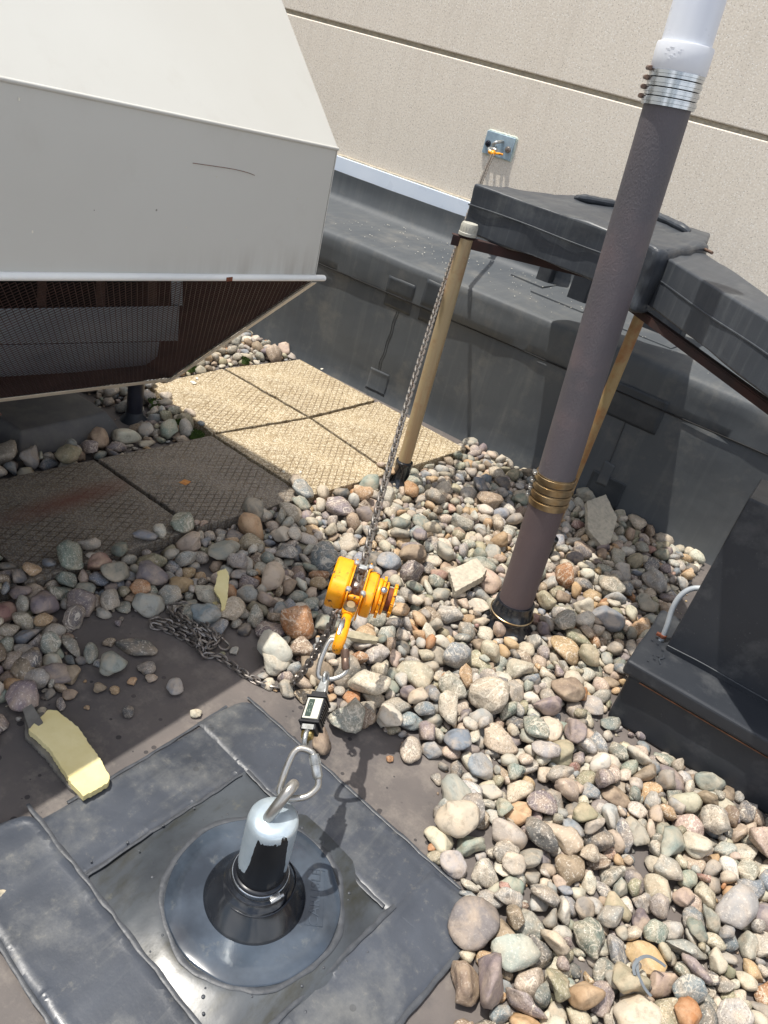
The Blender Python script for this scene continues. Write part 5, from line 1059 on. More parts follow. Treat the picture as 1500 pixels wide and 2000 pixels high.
1363,1127,20,-4,-5,-48,79,3,1314,807,44,-22,8,37,69,15,1358,1311,31,-3,8,19,87,12,157,1594,41,-25,25,37,114,13,362,1051,23,2,-3,-49,76,5,
1115,1394,36,-39,-10,-9,73,1,366,1374,39,4,-1,36,97,4,995,628,13,0,-1,-6,53,12,976,802,21,-3,1,12,62,8,915,704,23,-22,-20,12,56,10,
1700,900,35,-2,2,-16,66,8,1075,379,16,1,9,43,55,4,1516,1062,36,21,32,25,61,8,1327,910,26,-33,10,-8,58,15,1244,1140,24,3,9,-43,73,12,
470,1124,42,-12,0,-14,92,4,1529,986,26,4,23,-39,63,14,1072,772,34,9,0,46,75,13,1241,1015,41,8,3,-2,50,0,1398,985,31,-11,-2,47,63,10,
1250,675,9,8,5,-16,39,0,1843,1005,19,2,0,-27,70,4,1543,956,18,0,-7,50,69,13,1650,896,20,12,-10,-18,57,3,1185,1608,36,12,-14,2,81,5,
1058,1352,35,-27,21,40,86,0,361,1133,64,-15,2,-14,91,5,1706,550,13,42,-28,1,39,9,1337,706,9,-3,3,-28,58,6,1254,1514,42,15,4,-6,72,14,
1603,824,21,2,-8,-24,86,6,952,759,46,-17,42,14,56,8,1052,816,30,-3,2,-26,75,6,1153,1033,13,3,8,2,61,0,1754,1001,15,-2,5,-39,74,2,
579,717,25,12,37,-33,73,14,1731,690,19,36,-27,20,59,14,1105,1122,21,0,1,44,77,13,1902,748,10,4,-7,-45,64,6,1036,1159,56,-23,-15,-28,67,8,
1003,1160,57,24,0,13,75,8,1178,849,32,12,1,-31,66,7,1222,1397,39,-3,-3,-1,70,5,606,1110,38,-39,0,17,90,10,1551,1163,62,-14,4,2,56,14,
1015,429,14,1,1,11,49,15,992,760,15,1,2,30,56,15,1347,1546,40,1,-10,34,74,1,1637,1386,32,17,5,41,74,2,1441,820,56,16,-40,-8,50,5,
1773,1000,24,11,18,-10,53,7,1064,1048,42,14,42,14,59,0,1484,1297,28,24,1,44,70,7,1463,1014,25,3,-28,28,55,0,1282,1101,39,6,1,11,71,7,
1479,930,36,14,1,-2,67,12,1519,1043,19,11,-1,-5,56,4,1384,1440,19,24,43,15,81,3,1356,1264,39,19,-2,21,69,5,1271,1211,39,-30,-27,10,64,1,
1802,617,37,-1,6,7,45,4,1543,1028,17,-3,-5,-44,67,3,1636,1530,26,-13,8,-28,88,2,1823,835,22,-14,0,-14,41,14,1516,1310,18,0,12,-29,82,1,
1611,1259,25,-25,-26,24,62,0,1603,1146,26,10,5,41,52,14,1259,699,16,5,-10,11,55,8,1130,783,20,-3,-3,-2,78,14,1481,1352,51,-28,40,11,60,5,
1167,1087,43,-4,-32,37,63,8,1718,679,31,1,-9,2,43,6,1750,585,17,5,0,23,64,3,205,1604,51,8,8,46,124,2,1372,918,51,-34,10,-25,58,1,
1638,1238,37,10,33,-36,50,9,1528,1574,45,0,2,41,77,7,1060,1637,34,8,-3,-17,101,2,1611,852,25,25,35,4,64,13,1352,971,34,27,-2,23,60,3,
233,1235,29,-3,22,-43,89,12,1709,689,16,12,45,17,42,14,1326,874,29,16,20,-21,58,4,997,1103,35,-17,-38,5,65,3,1387,1118,22,-36,31,14,55,15,
1581,1042,29,0,-3,38,80,1,649,1065,19,-5,-1,-39,68,7,1564,1194,48,-20,2,34,67,9,1487,1141,44,3,25,34,71,14,1333,1088,28,4,0,-29,60,1,
1268,1009,23,-1,-2,-6,72,8,1678,712,13,-2,3,33,55,12,1754,697,14,-3,-5,34,55,13,1771,521,47,16,19,26,63,8,839,540,58,42,7,7,61,2,
1517,831,53,11,11,-36,46,13,972,650,23,-16,0,43,54,9,1733,907,36,33,23,0,57,8,1261,776,16,-3,3,33,84,7,981,434,45,48,5,-9,62,12,
1518,1666,35,-20,11,-20,76,0,398,1676,33,3,-16,38,88,3,984,997,47,18,33,28,76,7,1479,778,18,-23,2,-11,52,4,345,1417,30,17,4,13,90,9,
1862,738,22,-11,13,3,47,12,1852,785,16,0,6,-1,63,10,1158,976,19,6,4,6,60,0,1556,859,40,10,1,-9,40,5,1056,880,47,-9,-3,-5,62,8,
1162,782,26,39,-14,13,72,2,1785,725,12,2,0,-17,40,5,1493,1036,14,11,3,1,69,6,1339,892,19,-1,-5,42,75,13,1797,970,22,28,-9,-29,52,10,
373,1171,59,27,-34,1,81,5,1921,878,53,-5,-3,38,59,9,154,1460,31,2,0,13,97,0,1355,947,29,2,15,3,78,7,1488,1601,40,20,12,-24,71,13,
1534,771,16,8,2,40,57,4,1391,887,19,1,-3,-6,73,3,1399,1054,22,-11,44,-11,62,1,1891,704,20,35,-23,19,57,15,1627,1101,12,1,8,-41,72,6,
1320,933,31,13,-28,14,64,12,912,619,33,17,3,-11,52,4,1183,948,17,0,5,-40,110,11,1714,913,27,9,-9,-30,48,0,970,895,19,19,-43,-1,84,2,
1523,793,13,-1,5,-43,63,2,1556,1375,50,-3,-8,35,71,15,864,595,52,46,-4,4,48,12,984,977,21,-2,-6,41,79,13,1686,806,15,1,12,-32,66,1,
1895,667,16,1,1,-3,70,12,1916,704,11,1,-4,30,40,14,1437,1270,27,-42,-19,-22,70,2,1906,731,17,21,30,-29,45,9,1326,1104,44,-7,-9,48,52,3,
1774,851,25,33,-6,-19,55,12,1580,771,15,-14,-15,46,37,0,1345,1423,33,-22,1,32,75,1,1620,977,34,23,11,7,50,13,1072,465,14,-20,6,16,40,15,
1609,717,11,-1,5,-50,75,6,1782,656,8,-3,4,-24,54,6,1761,630,6,-49,-17,-9,30,3,627,904,23,-17,1,0,69,12,1339,1593,35,3,-1,27,78,3,
1038,403,14,6,-5,20,48,8,960,977,44,-4,-1,-50,62,0,1301,1225,38,17,16,-23,63,0,1426,740,12,3,4,-42,43,4,1221,920,18,33,38,0,57,3,
613,883,17,2,-2,-31,57,5,1007,810,13,8,5,35,50,9,1029,1672,30,-8,-1,27,101,3,1305,1542,31,27,10,-9,69,14,1374,1331,43,-39,-9,-23,60,4,
1517,714,8,12,49,14,37,2,1544,903,38,1,27,32,50,10,221,1391,24,-5,4,24,100,10,1217,996,20,-8,3,-38,58,4,1134,882,24,-22,12,7,57,1,
1366,827,12,3,9,4,56,0,1155,803,30,-10,15,-18,53,4,1847,973,21,1,-3,-8,81,4,1928,712,9,-1,-4,32,45,2,1349,924,43,-11,-23,-34,62,13,
1465,1148,20,-4,25,-34,51,9,1853,827,33,-15,14,34,60,6,1495,1190,34,30,11,-2,74,14,1033,809,21,0,3,36,71,5,1220,1022,34,-1,9,-34,70,13,
1369,1392,33,4,-3,-13,59,10,1071,449,9,5,1,28,32,3,1002,996,40,-30,29,-12,66,1,1328,742,11,25,-38,0,40,1,1378,804,14,0,-1,14,59,12,
1388,1534,40,-1,0,22,79,2,1786,940,17,-2,12,-36,55,3,1242,904,14,0,4,6,73,7,1551,812,13,2,0,4,45,14,1426,999,21,-11,-4,-28,67,5,
1182,1297,23,-1,-2,-43,74,5,1098,1207,25,0,13,19,64,9,1944,762,15,-28,-1,-20,33,14,1239,1249,39,15,12,2,66,13,1220,1180,31,10,1,-5,74,0,
1532,968,35,6,9,26,46,15,562,1096,33,-39,-6,23,71,7,643,1104,17,-3,8,-16,72,1,866,519,63,-24,13,-32,44,5,1595,1100,17,-11,-11,45,77,1,
400,1354,20,19,19,13,64,14,1517,812,29,-5,-5,30,70,11,1042,878,17,-1,12,-28,75,1,1113,931,24,-5,-11,-46,64,10,1286,1055,29,9,12,44,73,6,
1756,775,18,42,20,-17,38,5,1534,1076,17,2,2,9,55,5,431,1044,14,-11,-8,40,64,1,1570,1170,34,2,11,37,63,4,1862,1019,14,23,36,27,36,12,
1691,919,16,7,5,-22,69,0,1456,1267,14,5,2,-28,71,7,1107,910,15,-4,10,-17,68,1,1157,881,16,9,-4,-25,50,0,430,1159,62,2,1,-17,74,12,
1592,699,11,11,1,-34,53,0,1254,1105,32,1,5,-15,57,10,1618,1133,15,-5,-1,-39,56,14,1240,933,18,-33,30,-20,56,3,1593,1543,36,-1,4,-41,57,14,
326,1483,39,-1,-1,-50,94,10,1474,848,15,4,-1,21,59,3,1263,1647,30,-37,28,-13,72,0,1360,911,41,-36,-3,-12,44,5,1585,788,13,4,-1,2,90,11,
219,1345,29,0,-5,-30,85,0,1293,1366,25,1,0,-9,92,15,542,1079,15,-11,7,46,69,0,1671,759,49,-30,14,17,31,0,1464,1554,32,7,29,-36,56,1,
1897,691,8,-5,-2,23,51,6,1364,900,12,0,9,14,57,0,1473,1461,38,-3,27,20,67,10,1423,1205,21,0,0,-18,61,0,558,1120,46,-21,-19,10,62,10,
1777,631,8,6,-4,-5,32,9,1548,749,10,3,-1,-44,46,7,1112,1531,36,2,9,28,74,14,1818,656,24,-40,32,-7,29,4,1634,983,15,10,-8,41,46,5,
1318,708,11,-20,-10,20,39,8,1623,1334,24,42,-20,20,70,3,1036,506,8,1,14,-48,43,6,1554,1046,26,0,20,16,57,14,1742,781,12,0,3,39,42,14,
1325,1408,36,36,3,22,56,9,1205,865,24,-4,-49,-9,44,12,1130,734,14,-3,-3,27,53,13,1079,968,27,-19,-15,21,62,1,1788,988,16,-3,4,2,51,4,
86,1514,48,-12,3,5,87,1,1246,1009,12,-6,9,-12,53,1,524,1126,60,-9,4,-35,64,13,1207,1509,39,2,-2,43,74,13,1668,980,13,1,2,19,42,5,
290,1542,19,2,9,7,87,0,1637,1555,41,-24,-7,1,57,8,1561,1427,28,-8,-7,-7,73,15,1605,1056,13,-4,-10,-47,50,9,617,995,11,4,3,24,78,11,
1353,1071,31,-1,0,40,58,2,1590,727,15,9,45,-13,45,15,360,1605,34,-11,-16,-39,83,9,1380,1229,25,1,23,32,60,9,882,511,60,-1,-29,26,41,5,
1047,515,9,30,-32,-7,33,5,1442,1504,23,0,4,12,73,14,1712,837,15,0,2,6,67,12,1790,861,29,-4,2,28,56,9,1426,1570,44,8,21,37,56,5,
1267,1244,31,32,-17,17,67,9,1813,576,27,-24,18,7,30,3,1043,1023,20,-5,4,-10,78,10,1347,1512,17,-1,12,-26,75,1,1391,1168,18,-2,-3,35,67,13,
1781,607,11,-23,6,-9,32,3,172,1357,29,2,-2,-13,88,8,941,860,18,0,1,0,51,0,1066,862,23,3,-2,7,67,0,1235,684,9,37,29,-1,58,11,1024,1042,35,-3,6,-46,54,4,
1498,1365,28,1,10,0,72,8,1169,999,23,32,3,-23,52,0,1341,1477,27,20,-33,0,66,3,1846,698,15,1,2,39,51,5,1555,1297,54,-6,-5,-35,64,10,
1413,1312,41,5,0,-36,60,7,1553,1003,18,2,2,18,66,4,1632,1122,19,20,10,14,64,11,986,490,19,-8,12,-26,50,14,1596,1421,26,2,4,-29,50,0,
1716,899,11,-5,3,45,58,7,1508,1534,30,42,30,-2,66,5,1238,864,14,-3,-3,1,56,14,1306,1668,27,-13,8,-35,65,9,1405,1407,38,12,-9,-9,56,14,
1244,1545,21,7,13,-46,94,1,1561,860,13,-3,2,-19,84,6,207,1419,41,0,47,21,68,5,1350,1640,28,6,44,25,65,5,1056,1083,15,2,7,-47,96,6,
1064,949,15,4,3,-13,76,7,1556,1069,20,-3,6,-11,55,14,289,1543,72,-5,1,-37,68,5,1592,849,28,17,5,-8,35,0,144,1374,46,-4,10,-33,74,10,
1631,597,14,46,-5,11,53,11,1377,1051,12,-3,4,-32,60,2,1471,995,13,4,-5,46,50,14,1031,1633,20,5,1,45,75,4,1269,980,19,1,-10,7,65,8,
57,1553,37,1,4,-24,112,8,1495,946,21,0,6,-24,82,10,1059,1486,17,0,-9,-36,67,9,1130,1319,17,2,3,50,65,4,1048,1076,35,-20,-40,-14,53,3,
376,1080,34,22,15,-24,67,0,1333,1250,43,-3,11,-35,61,6,75,1332,22,-2,8,-15,94,6,1667,888,9,10,2,-30,44,0,957,634,34,1,9,-28,43,12,
1858,877,12,0,-5,22,45,14,1054,1213,19,-2,-3,27,79,12,236,1479,32,13,-12,26,81,5,1668,913,20,-24,28,-19,55,5,324,1132,26,-2,0,36,80,8,
283,1104,46,-13,14,39,73,10,946,679,20,0,-2,-32,64,1,1312,869,39,5,36,13,54,2,1627,669,10,8,-42,-3,38,15,1160,950,17,-33,-7,12,45,0,
1747,610,16,2,-1,-33,51,9,427,1091,43,5,44,17,67,13,1406,1470,24,14,4,-45,65,3,1668,774,44,-8,-6,4,44,15,1219,1161,39,5,37,24,50,5,
89,1416,33,-9,22,40,86,5,287,1400,26,-3,3,-29,100,13,1406,1495,33,-13,31,-1,88,11,1039,688,8,3,4,28,51,11,1766,780,29,2,3,15,30,4,
1527,815,13,-5,2,-14,49,13,1091,946,18,-10,-49,16,60,2,1893,944,17,2,-6,4,57,8,1023,879,42,-6,-16,27,44,8,1708,1020,14,22,-3,5,33,1,
1196,1665,24,-25,-5,-4,80,2,1464,1599,43,-4,-7,29,63,14,1760,531,14,-10,-26,22,47,2,1272,1475,18,-26,30,22,70,13,1437,1457,33,2,-1,-51,91,3,
202,1472,37,0,-13,-32,76,3,895,577,19,-19,-27,9,44,10,399,1575,20,-14,-3,-42,68,8,501,1147,57,-29,-33,9,62,14,1595,1236,15,-35,-21,0,41,5,
1563,919,31,-1,-4,-8,43,5,1104,1314,25,-12,41,9,54,3,292,1187,47,-29,1,0,67,8,1449,1575,24,1,0,1,87,15,1204,1134,25,-5,2,-44,100,14,
1720,1006,10,-4,0,-5,50,2,445,1092,18,6,-5,22,61,8,1878,888,45,1,44,5,31,15,1572,1217,14,1,4,4,74,7,1248,1227,33,-14,2,-34,65,3,
1294,809,15,-8,7,-4,66,1,1024,1295,27,-6,3,27,90,12,953,836,32,38,-30,-13,43,2,1450,1661,33,-42,6,-17,65,15,1120,892,24,20,-7,15,50,5,
1633,1616,18,2,1,9,66,15,120,1318,32,0,-1,33,67,0,1134,1092,12,0,-1,-5,49,12,1386,788,16,-24,-30,-6,33,5,1368,981,15,0,2,40,50,5,
928,1106,67,46,-16,-6,74,0,1001,1059,18,7,7,42,70,9,274,1358,23,-17,11,-29,73,2,1409,1351,45,-23,-44,-15,47,1,1825,620,19,-3,4,-20,66,4,
853,532,56,4,4,26,78,11,1548,687,16,1,-10,16,50,5,1618,654,7,-33,-27,7,32,14,1460,1384,33,18,-44,5,58,15,198,1566,31,-14,5,26,80,0,
1199,1021,27,5,27,29,50,13,1709,829,30,10,-5,22,37,4,1732,846,29,10,-26,33,33,14,1037,720,14,-4,-10,-9,47,8,1078,1046,20,18,-6,-30,51,14,
1519,1627,36,0,7,8,68,2,1153,1307,29,8,-13,-19,58,5,1066,832,39,1,-1,6,43,7,253,1546,40,0,4,8,80,3,1622,1186,13,5,-3,-9,49,3,
1058,1555,54,-14,-6,41,65,8,506,1123,27,1,-1,-21,100,15,388,1531,19,2,-9,-30,75,9,1654,876,15,9,11,9,41,12,573,690,27,1,-3,-46,92,5,
1155,1521,40,-37,-8,17,66,1,1512,739,8,-2,-10,-43,31,9,1063,1014,34,17,21,31,52,8,1251,1357,27,17,20,-5,54,9,1129,1432,21,-3,6,5,65,4,
1418,1645,46,-5,-17,36,76,14,986,654,12,-3,4,33,62,7,1841,834,29,-45,-12,6,27,5,1166,1151,14,5,2,-29,70,7,1127,832,33,-15,-23,34,52,2,
1073,892,23,1,-2,-50,85,15,212,1529,39,10,8,-7,75,7,1835,982,44,6,-12,-19,40,14,1280,778,22,-7,-32,-6,48,2,358,1069,35,30,8,-10,63,10,
1662,658,16,1,-2,38,60,14,1712,534,12,-35,4,-1,43,7,350,1513,45,38,27,14,73,4,1159,1279,25,-11,2,32,57,5,1615,800,16,-4,-4,23,62,13,
1258,1445,41,-3,-47,-5,62,3,1053,1525,38,-6,6,40,68,15,263,1209,26,0,-6,50,100,13,1340,1069,11,0,6,-2,45,10,1116,754,15,-3,-3,13,73,2,
1847,925,17,1,-2,-40,61,15,1482,1023,22,-12,11,26,56,10,1123,1665,27,-26,-10,20,66,1,1615,1529,14,5,-5,-10,54,9,1237,1377,21,-3,-4,-37,80,4,
1699,677,11,-2,6,6,45,10,1528,722,6,-30,-41,2,38,6,1860,931,30,0,6,40,46,1,1433,1245,23,22,-15,-12,65,3,1454,1539,20,-8,4,-10,62,14,
1600,1578,40,-1,-9,44,50,10,1611,1595,28,-13,0,-19,73,13,1310,1011,39,8,-8,-3,43,9,1294,764,47,-10,-8,-9,38,4,1127,1138,15,-4,0,-1,59,13,
1348,874,35,44,-17,0,40,9,111,1356,28,0,2,23,68,12,235,1665,30,-10,-1,15,80,9,1939,775,7,44,-1,8,28,15,1292,1259,21,4,5,43,80,3,
1327,724,8,2,1,-26,33,12,1787,841,33,1,21,-41,36,7,1016,1023,32,-18,-10,-11,52,8,960,867,22,34,-12,-28,46,4,1019,1098,13,-4,-1,-9,66,2,
1622,1160,18,-38,16,-16,55,3,1425,1549,22,9,-4,43,65,3,1376,1496,40,3,-48,-8,54,5,1138,1117,18,2,1,28,59,5,1115,1166,18,1,2,-31,63,3,
1161,820,19,4,-4,39,75,14,1306,723,10,-1,-5,-33,37,3,1181,1009,18,-3,-10,3,55,5,1415,1527,32,-1,8,-44,60,1,1909,683,10,21,37,15,38,13,
1012,769,11,2,6,-14,45,10,1108,810,42,-36,13,-14,50,8,1347,1104,20,-12,-16,-11,44,3,1258,1316,22,-31,-1,-9,53,14,1177,915,36,17,9,-37,44,8,
1462,920,16,-25,16,-7,46,14,1041,840,27,9,6,-9,78,12,1075,1413,32,4,-1,-30,69,3,304,1296,27,-20,-27,-38,65,9,340,1053,39,0,5,-34,58,12,
258,1420,42,6,-13,39,59,12,1277,1681,20,-4,-3,9,79,12,1014,935,13,-2,-3,-34,49,4,1347,1221,28,-44,-10,-17,50,3,1081,1466,24,36,24,2,80,2,
1162,1350,14,-5,3,42,73,7,944,882,16,37,-29,9,59,15,1468,1491,38,4,42,-7,63,15,1200,985,13,3,-2,40,46,4,1084,1526,38,-23,-11,-1,50,9,
1547,917,32,-27,22,2,49,5,1074,1217,33,19,-45,-15,53,12,1179,1400,34,-5,8,-40,51,10,1027,759,18,15,-25,-7,43,9,1230,1211,24,5,2,50,78,5,
1095,1102,27,-28,-20,32,55,12,1057,1174,31,12,5,31,79,12,1889,970,14,8,4,30,53,9,1176,1196,24,-4,-2,-32,91,14,1050,1422,25,17,19,-42,80,6,
1085,1168,14,4,-3,-20,98,11,1129,1208,17,11,1,-33,82,0,1159,1126,20,-9,1,-24,54,1,1510,1109,16,7,-3,4,62,9,1670,840,30,-49,9,-6,36,3,
58,1386,16,5,1,-37,82,7,572,847,43,-14,-8,-12,68,8,1687,828,13,-15,-45,-17,42,5,411,1499,20,1,4,-37,60,8,1685,545,14,-5,4,-51,55,14,
1744,621,35,-9,-30,-29,33,13,384,1502,32,7,-5,17,59,9,1309,1450,23,33,-27,4,65,3,344,1096,25,4,-4,50,95,4,1075,1194,28,33,13,21,59,12,
458,1114,13,-10,4,9,56,1,1743,971,15,10,3,-12,49,12,1294,719,32,-47,12,15,36,6,938,570,13,-18,13,-11,44,8,1705,673,23,-6,16,4,39,1,
1372,871,24,15,0,9,59,8,1533,869,14,1,2,26,45,5,1086,1289,22,-1,-4,-24,55,8,1431,828,35,-9,16,-14,60,5,1571,782,27,-15,-30,33,30,12,
1452,962,45,1,-6,-45,38,7,1477,1106,13,-1,0,-28,56,12,440,1108,42,31,37,-11,56,3,588,1139,55,17,-43,0,55,3,1149,1006,12,-12,-6,37,51,1,
171,1508,24,-4,-10,-48,95,9,1651,954,15,48,-1,-2,56,15,982,781,13,1,-3,-8,50,3,1285,1631,23,12,-8,31,55,12,1726,467,34,3,17,14,98,0,
404,1190,46,-3,0,-25,82,3,1184,1353,25,-20,-1,-27,62,15,942,694,28,27,-16,12,47,4,934,772,18,-6,36,10,72,13,1226,1628,35,6,10,45,56,9,
1875,733,29,14,-38,5,27,9,1906,915,10,5,-3,-27,65,6,1268,1075,15,-12,-6,37,67,1,1329,975,53,-5,5,-6,39,12,1690,684,28,35,-7,0,30,10,
1335,1135,22,-14,8,3,54,7,1496,1407,39,-12,2,-3,63,5,1246,1335,15,-7,-4,46,63,1,1335,1335,16,3,1,-23,68,12,112,1565,48,-6,43,-26,62,15,
1613,1648,20,2,-14,-43,63,15,1718,988,16,5,-7,-9,50,13,1170,972,27,18,-33,-28,33,10,1288,1577,30,-36,5,-7,69,11,378,1306,13,-8,7,-1,58,1,
244,1059,15,-8,2,42,60,10,1382,1212,16,-3,-3,-37,60,4,1771,675,7,8,-49,-8,38,12,573,799,17,-1,-1,17,63,13,1526,1407,40,11,-1,5,58,9,
1704,976,9,-46,11,2,67,11,1918,722,11,34,15,14,33,4,1072,918,10,7,0,-31,47,7,1100,1662,36,6,-8,50,55,10,1159,1369,35,6,44,10,52,10,
1232,1610,17,0,-5,-26,66,3,1494,1451,28,3,-6,-4,62,14,1241,877,21,-35,-1,-16,37,3,1907,810,17,0,7,-51,65,13,1104,1020,29,-17,-10,-45,39,9,
1577,1190,15,-3,-3,19,54,4,1441,1193,12,-2,-5,-38,46,3,1577,1089,33,-23,-1,25,42,8,1702,465,15,6,6,-50,61,1,1218,972,15,-3,-1,6,55,13,
1659,630,36,3,-20,48,29,13,328,1599,43,-8,-16,-35,57,9,353,1444,25,30,-1,3,70,3,1877,742,10,-4,-8,-46,35,9,1807,874,34,21,2,9,38,5,
1065,1675,26,13,4,31,73,8,326,1367,30,-4,9,-39,54,15,1642,1092,9,42,22,15,33,4,1545,971,36,28,-33,-6,41,2,1212,1318,33,5,-11,7,86,13,
561,1015,15,1,2,1,66,12,1527,1348,23,-39,28,-6,61,9,1061,460,16,-9,22,14,33,5,1059,1444,21,-3,-3,27,82,13,1014,500,10,0,-6,50,52,2,
1220,868,15,2,-9,-7,51,7,329,1265,22,-2,-4,32,86,13,1041,1225,45,-4,48,14,54,3,1218,1350,37,26,-11,-7,55,14,1477,1589,15,7,8,-49,65,1,
1192,836,15,3,0,-32,64,12,1370,1470,21,-14,2,-43,65,5,1592,1608,37,-11,-13,-2,51,5,138,1498,40,36,-22,-3,69,4,287,1476,48,-10,40,-18,64,5,
1133,1071,10,2,1,-29,45,12,299,1117,19,3,-2,19,73,3,1437,1690,25,-22,30,31,60,10,33,1316,16,34,-37,9,71,7,1264,1293,20,-4,5,-17,60,13,
1646,753,21,14,-19,-14,57,13,1273,1143,19,5,-4,26,60,5,1468,1404,21,2,1,7,76,15,1650,925,15,0,4,51,57,4,961,826,13,-13,-2,-11,49,10,
994,676,19,4,-5,15,64,8,1108,1487,17,-14,-2,-43,60,8,1764,852,20,-4,18,14,42,9,1615,1565,22,-31,-28,9,53,10,1009,1333,57,-43,24,-2,57,2,
1750,988,28,-4,4,4,48,11,1220,1575,35,-3,0,-24,56,10,278,1065,16,5,1,47,61,4,262,1394,28,-16,6,-21,65,5,1443,1039,14,3,-5,-22,52,3,
1119,1086,15,8,-6,-17,54,2,1551,669,14,-9,45,15,49,5,1773,884,16,-4,1,-14,81,2,81,1298,16,-8,-10,15,63,10,962,608,14,-4,-1,-16,53,14,
1801,574,6,15,-44,-5,23,4,1059,794,14,1,1,36,52,15,1552,1206,62,-9,-3,-2,52,10,1080,1266,18,-52,0,-2,51,7,1920,862,20,6,36,-31,55,14,
537,1081,45,19,-5,-26,47,0,1446,1626,21,-2,2,3,64,8,1299,1001,10,-2,9,22,47,0,1316,1603,23,7,12,-1,55,9,1034,389,44,30,-34,-6,76,9,
1581,833,16,0,-4,-19,60,4,1112,1578,25,-2,-13,-18,64,5,1490,830,32,30,22,19,55,11,1714,525,7,-38,26,15,22,12,1256,772,41,4,-7,48,29,14,
1136,1374,21,-5,-5,-30,73,8,1556,1625,28,19,8,-13,64,11,1210,1257,30,21,4,-5,36,1,93,1540,51,-9,-8,-23,70,12,1554,1465,35,42,-6,11,50,7,
1842,633,15,-18,6,18,45,6,1575,1382,17,1,10,49,63,3,83,1441,42,6,16,12,83,7,987,746,17,41,-23,-22,43,6,136,1647,42,-26,27,8,72,0,
1351,1240,17,4,1,42,62,4,1063,1314,18,-3,-2,-20,69,14,1081,1351,22,23,-12,33,48,0,1645,1118,16,29,-23,35,33,5,1430,1302,19,-3,-1,13,72,13,
1274,1200,14,-4,-2,-20,53,14,1582,1651,17,2,13,-36,76,1,1324,1025,19,18,-8,32,40,2,1152,1671,22,5,12,31,67,10,1316,735,11,22,-28,-6,33,7,
1050,952,38,1,-3,-15,51,12,1201,1350,29,0,-31,-2,56,3,1264,1621,15,15,-2,43,52,8,1543,1589,38,8,-1,-5,46,3,1390,1190,13,7,-3,4,49,9,
1591,776,26,-22,-17,-35,27,15,919,737,21,-13,-17,-16,44,3,1638,1346,16,3,-1,-20,57,15,1486,1630,23,2,1,-26,100,12,1502,816,14,-6,9,-9,60,1,
1610,1688,18,5,-3,21,53,1,1569,1282,41,26,3,13,53,9,240,1302,27,-37,-12,-33,54,9,1377,1583,45,20,15,-34,44,12,1915,898,24,-5,31,-25,64,14,
1039,1455,29,24,-15,-36,57,1,158,1336,35,-37,35,8,53,12,1230,1263,19,5,1,29,76,3,396,1382,17,3,42,-17,54,0,1027,894,36,-27,-35,-15,37,13,
1500,1217,17,6,10,-44,75,1,1151,1462,21,-5,1,-6,82,13,637,982,10,3,-1,-50,44,12,1125,1590,47,-7,1,-50,47,9,1488,844,18,-3,27,-19,39,1,
425,1678,14,2,6,39,100,11,1245,1631,35,-29,-35,9,54,8,980,873,30,-44,-14,-6,49,15,1671,755,18,0,-1,17,79,12,1478,973,12,0,2,36,45,15,
1858,912,30,11,-5,-3,24,5,1513,1336,32,39,-19,6,42,3,1203,916,14,11,7,33,49,9,170,1285,13,4,-1,-45,58,12,1421,1494,33,9,-16,-20,48,9,
1181,1523,19,-3,2,-14,73,13,1158,1620,32,11,-23,-27,65,7,1439,745,7,41,27,7,27,4,1187,979,30,-6,12,-16,33,1,1105,1504,28,1,-37,-15,50,15,
1362,1572,34,-1,-6,11,53,14,1130,1035,13,1,0,-11,48,15,1727,894,29,-16,-39,7,28,15,1280,1499,20,9,4,43,55,0,1413,1574,19,-1,6,4,75,10,
494,1083,17,4,-38,29,38,1,1044,900,38,-50,-5,-12,45,15,1561,1642,34,-29,35,9,50,10,1398,1685,27,-11,-8,-38,87,7,1103,1473,16,25,-10,6,69,6,
1304,1428,22,28,-22,6,44,0,1574,753,8,37,34,10,51,12,1096,1411,50,9,-9,-16,50,5,1113,1295,15,2,-9,31,44,14,1765,788,13,3,0,11,38,8,
1086,1250,14,1,5,-48,65,2,1549,986,29,18,-7,16,32,10,1432,1590,47,-7,-2,12,71,7,1461,1184,11,0,-2,-23,42,7,948,651,16,-2,4,22,81,7,
1601,1351,14,1,-3,-50,45,5,259,1444,32,-8,-14,-8,78,10,377,1454,14,8,4,32,53,9,1102,889,18,25,17,-20,38,0,1187,995,22,-36,-10,9,31,0,
1476,810,8,0,7,40,51,6,1588,1678,14,4,-2,12,54,3,1437,1364,26,-38,-21,2,65,0,919,861,52,4,-3,-18,48,11,1307,1335,34,25,45,11,57,4,
204,1296,21,2,6,-15,87,10,302,1051,9,6,-1,-48,47,7,623,1029,12,2,-1,-35,43,15,1352,725,7,3,-47,-2,37,3,1762,710,9,2,1,2,30,5,
1595,1281,17,-9,-42,-23,57,15,1284,1232,19,8,3,21,62,13,306,1250,31,9,19,33,86,2,1321,1364,11,-2,11,-25,47,1,1365,1591,41,19,-5,28,49,7,
591,843,17,-10,8,44,78,0,1388,1400,14,-3,5,15,58,10,952,515,15,-6,2,-48,56,14,1420,886,13,-1,2,27,55,12,341,1659,23,19,13,20,64,3,
135,1280,13,1,-16,37,49,10,1544,1282,36,-21,9,14,57,14,1085,1379,18,39,10,24,44,9,527,1038,13,-21,-20,-6,38,15,1497,1560,24,5,36,4,64,7,
980,731,13,2,0,-3,42,5,1604,1224,10,-3,2,0,47,2,1479,1422,43,46,-6,9,43,0,1641,1410,26,-23,21,-20,50,8,1387,1594,29,1,22,-9,57,5,
1456,1352,30,27,-22,-20,72,2,1111,1227,27,14,-21,-17,56,7,1453,819,21,11,-46,-4,65,8,1086,1089,16,-26,13,-25,45,5,1127,1250,19,-13,7,-43,55,4,
